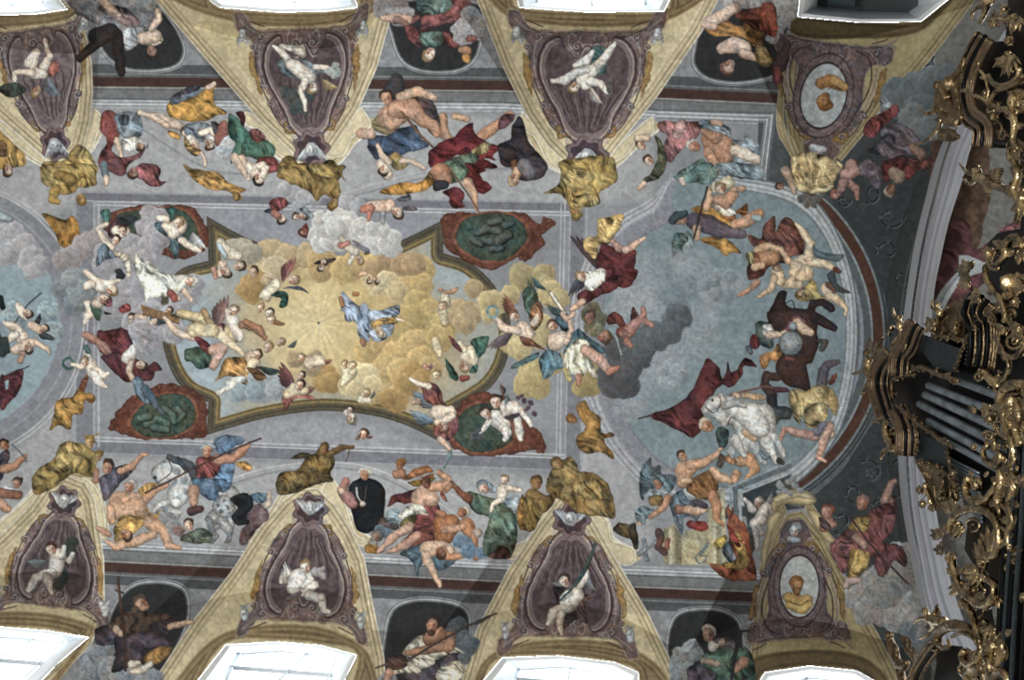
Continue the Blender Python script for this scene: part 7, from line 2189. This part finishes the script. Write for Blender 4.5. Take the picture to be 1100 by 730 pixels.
figure('gilded_angel', 'gilded angel blowing a long thin trumpet under the cornice lobe', 'statue',
       [[(952, 461, 4), (955, 472, 4.6), (960, 480, 4)], [(952, 460, 2.2), (946, 454, 1.8), (938, 451, 1.5)], [(957, 462, 2), (962, 458, 1.6), (964, 452, 1.3)], [(958, 482, 3), (950, 484, 2.4), (946, 492, 1.6)], [(962, 480, 3), (966, 472, 2.2)]], [(952, 454, 3.4, .2)],
       [(956, 462, 10, 14, 6, 1, .05)], [('trumpet', [(927, 439, 1.2, .25), (933, 446, .7, .25), (940, 454, .6, .25)], M_GOLD)])
figure('gilded_putto', 'gilded putto perched at the left end of the upper cornice, beside the white arch', 'statue',
       [[(968, 350, 4.6), (969, 362, 4.4)], [(966, 348, 2.4), (961, 340, 1.8), (959, 331, 1.4)], [(972, 348, 2.2), (978, 344, 1.8), (983, 348, 1.4)], [(967, 362, 3), (960, 368, 2.4), (957, 375, 1.6)], [(971, 362, 3), (974, 371, 2.2), (970, 378, 1.6)], [(958, 352, 3), (955, 358, 2.4)]], [(966, 341, 3.6, .2)], [(972, 350, -20, 14, 6, 1, .05)])
figure('gilded_putto', 'gilded putto holding a wreath above the carved panel with a white opening', 'statue',
       [[(1010, 336, 4), (1006, 346, 4)], [(1008, 334, 2), (1001, 330, 1.6), (1002, 322, 1.4)], [(1013, 334, 2), (1018, 330, 1.6)], [(1004, 348, 3), (1000, 354, 2.2), (1004, 358, 1.6)]], [(1007, 328, 3.2, .2)])
figure('gilded_angel', 'large dark gilded angel reclining with wing and curved horn near the top of the picture', 'statue',
       [[(1022, 90, 8), (1016, 102, 9), (1012, 116, 7)], [(1024, 84, 4), (1034, 74, 3), (1036, 64, 2.4)], [(1014, 98, 4), (1006, 110, 3), (1003, 120, 2.4), (994, 122, 1.8)], [(1018, 110, 6), (1026, 118, 4.6), (1034, 126, 3)], [(1028, 96, 5), (1030, 110, 4), (1032, 122, 3)], [(1012, 120, 4), (1018, 128, 5), (1028, 132, 4)]], [(1008, 92, 5, .2)],
       [(1020, 126, 170, 18, 9, -1, .1), (1024, 92, -60, 20, 9, 1, .1), (1010, 140, 20, 26, 12, 1, .1)], [('horn', [(1012, 128, 2.6, .3), (1006, 140, 2.2, .3), (996, 150, 1.7, .3), (982, 156, 1, .3)], M_GOLD), ('star_staff', [(996, 122, .8, .3), (990, 120, .8, .3), (984, 116, .8, .3)], M_GOLD)], M_GOLDD)
figure('gilded_putto', 'gilded putto dangling its legs at the very top edge of the organ', 'statue',
       [[(1062, 0, 5), (1058, 6, 4)], [(1056, 4, 3), (1050, 8, 2.4), (1044, 14, 1.8), (1044, 20, 1.4)], [(1060, 8, 3), (1057, 16, 2.4), (1053, 24, 1.8)], [(1066, 2, 2), (1072, -4, 1.8)]], [(1066, -8, 4, .2)])
figure('gilded_angel', 'gilded angel hovering in front of the white arch with a dark wing', 'statue',
       [[(1050, 190, 4.4), (1058, 192, 5), (1066, 198, 4.4)], [(1048, 188, 2.2), (1040, 186, 1.8), (1034, 180, 1.5), (1030, 175, 1.2)], [(1048, 193, 2.2), (1040, 198, 1.7), (1034, 190, 1.4)], [(1066, 198, 4), (1076, 202, 3.4), (1086, 208, 2.6)], [(1060, 196, 3), (1058, 204, 2), (1064, 206, 1.5)], [(1052, 182, 2), (1052, 177, 2)]], [(1047, 184, 3.6, .2)],
       [(1060, 190, -25, 24, 10, 1, .1), (1058, 192, 10, 22, 9, 1, .1)])
figure('gilded_putto', 'gilded putto flying with outstretched arms above the big volute', 'statue',
       [[(998, 664, 4), (1006, 667, 4.6), (1014, 667, 4.4)], [(996, 664, 2.2), (989, 664, 1.8), (982, 669, 1.5)], [(1001, 662, 2.2), (1005, 655, 1.8), (1007, 649, 1.5)], [(1014, 667, 3.2), (1020, 668, 2.4)], [(1008, 670, 2.6), (1000, 676, 2.2), (995, 683, 1.8), (987, 686, 1.3)]], [(994, 656, 3.6, .25)], [(1004, 662, -60, 12, 6, 1, .1)])
figure('gilded_putto', 'dark gilded herm figure hanging beside the bright post at the lower left of the case', 'statue',
       [[(957, 690, 4), (960, 700, 4.4), (964, 710, 3.6)], [(964, 710, 4), (970, 716, 4), (974, 712, 3)], [(966, 716, 4), (968, 726, 4), (972, 738, 4)], [(960, 692, 2.4), (964, 698, 2), (962, 706, 1.8)]], [(955, 683, 4.6, .2)], (), (), M_GOLDD)
figure('gilded_bird', 'gilded eagle-like beast beside the thin pipes of the upper flank', 'statue',
       [[(1062, 404, 4.6), (1068, 410, 4.6), (1072, 414, 3)], [(1058, 400, 4), (1052, 402, 3)], [(1062, 408, 2), (1062, 416, 1.6)]], [(1054, 400, 4.2, .2)], [(1066, 404, 20, 14, 6, 1, .1)])
figure('gilded_putto', 'gilded putto clinging below the case beside the carved leaf-edged panel', 'statue',
       [[(996, 528, 3.4), (1000, 538, 3.4)], [(994, 526, 2), (988, 522, 1.5)], [(1000, 540, 2.4), (1002, 548, 1.8)], [(996, 530, 1.8), (990, 538, 1.4)]], [(994, 521, 3, .2)])
figure('gilded_putto', 'gilded putto seated inside the lower ring scroll of the organ', 'statue',
       [[(1052, 614, 4.6), (1050, 624, 5)], [(1049, 612, 2.4), (1043, 610, 2), (1040, 616, 1.6)], [(1056, 612, 2.2), (1062, 616, 1.8)], [(1048, 626, 3.4), (1046, 634, 2.6), (1050, 640, 2)], [(1053, 626, 3.2), (1058, 634, 2.4)]], [(1054, 604, 4, .3)])
figure('gilded_putto', 'gilded putto standing between the scrolls near the bottom right of the case', 'statue',
       [[(1066, 690, 4.4), (1065, 700, 4.6)], [(1063, 688, 2.4), (1057, 684, 2), (1054, 678, 1.6)], [(1070, 688, 2.2), (1075, 682, 1.8)], [(1063, 702, 3.2), (1061, 712, 2.6), (1062, 720, 2)], [(1068, 702, 3.2), (1070, 712, 2.4)]], [(1066, 680, 4, .3)])
# ---- unseen organ gallery slab, added below right to darken the end of the vault
gl = mesh('gallery_shade_slab', [Vector(v) for v in [(2.3, -7, 5.5), (14, -7, 5.5), (14, 7, 5.5), (2.3, 7, 5.5), (2.3, -7, 4.6), (14, -7, 4.6), (14, 7, 4.6), (2.3, 7, 5.2)]], [(0, 1, 2, 3), (7, 6, 5, 4), (0, 4, 5, 1), (1, 5, 6, 2), (2, 6, 7, 3), (3, 7, 4, 0)], M_STUCCO, None, False)
tag(gl, 'unseen organ gallery slab added to shade the vault end', kind='structure'); gl.name = 'floor_gallery_shade'
# ------------------------------------------------------------------ the rest of the nave, outside the picture
M_WALLP = mat('nave_wall_plaster', hx('b9b4a8'), .85, var=.06, vscale=2)
M_STONE = mat('stone_floor', hx('8f8a82'), .5, var=.15, vscale=1.5)
def slab(name, P, m, lab):
    o = mesh(name, [Vector(p) for p in P], [(0, 1, 2, 3)], m, None, False); tag(o, lab, kind='structure'); return o
for nm, s in (('wall_north', -1), ('wall_south', 1)):
    row = -1 if s > 0 else 0
    P = POS[row]; P = P[(P[:, 0] > -20) & (GX[row] < 1010)]; n_ = 60; ii = np.linspace(0, len(P)-1, n_).astype(int)
    top = [Vector(P[i]) for i in ii]; top = [Vector((-16, top[0].y, top[0].z))]+top+[Vector((13, 5.2*s, top[-1].z))]
    V = top+[Vector((v.x, 5.2*s, min(v.z-.3, 13.6))) for v in top]+[Vector((v.x, 5.2*s, 0)) for v in top]; k = len(top)
    if s < 0: V = top+[Vector((v.x, -5.2, min(v.z-.3, 13.2))) for v in top]+[Vector((v.x, -5.2, 0)) for v in top]
    o = mesh(nm, V, [(r*k+i, r*k+i+1, (r+1)*k+i+1, (r+1)*k+i) for r in (0, 1) for i in range(k-1)], M_WALLP, None, False); tag(o, 'plain plaster nave wall below the painted vault', kind='structure')
slab('wall_west', [(-16, -5.2, 0), (-16, 5.2, 0), (-16, 5.2, 20), (-16, -5.2, 20)], M_WALLP, 'plain far end wall of the nave')
slab('wall_east', [(13, -5.2, 0), (13, 5.2, 0), (13, 5.2, 20), (13, -5.2, 20)], M_WALLP, 'wall behind the organ loft')
slab('floor', [(-16, -5.2, 0), (13, -5.2, 0), (13, 5.2, 0), (-16, 5.2, 0)], M_STONE, 'stone floor of the nave')
colm = POS[:, 0]; ii = np.linspace(0, len(colm)-1, 60).astype(int); A = [Vector(colm[i]) for i in ii]
V = A+[Vector((-16, v.y, v.z)) for v in A]; k = len(A)
o = mesh('ceiling_far', V, [(i, i+1, k+i+1, k+i) for i in range(k-1)], M_WALLP, None, True); tag(o, 'plain continuation of the barrel vault', kind='structure')
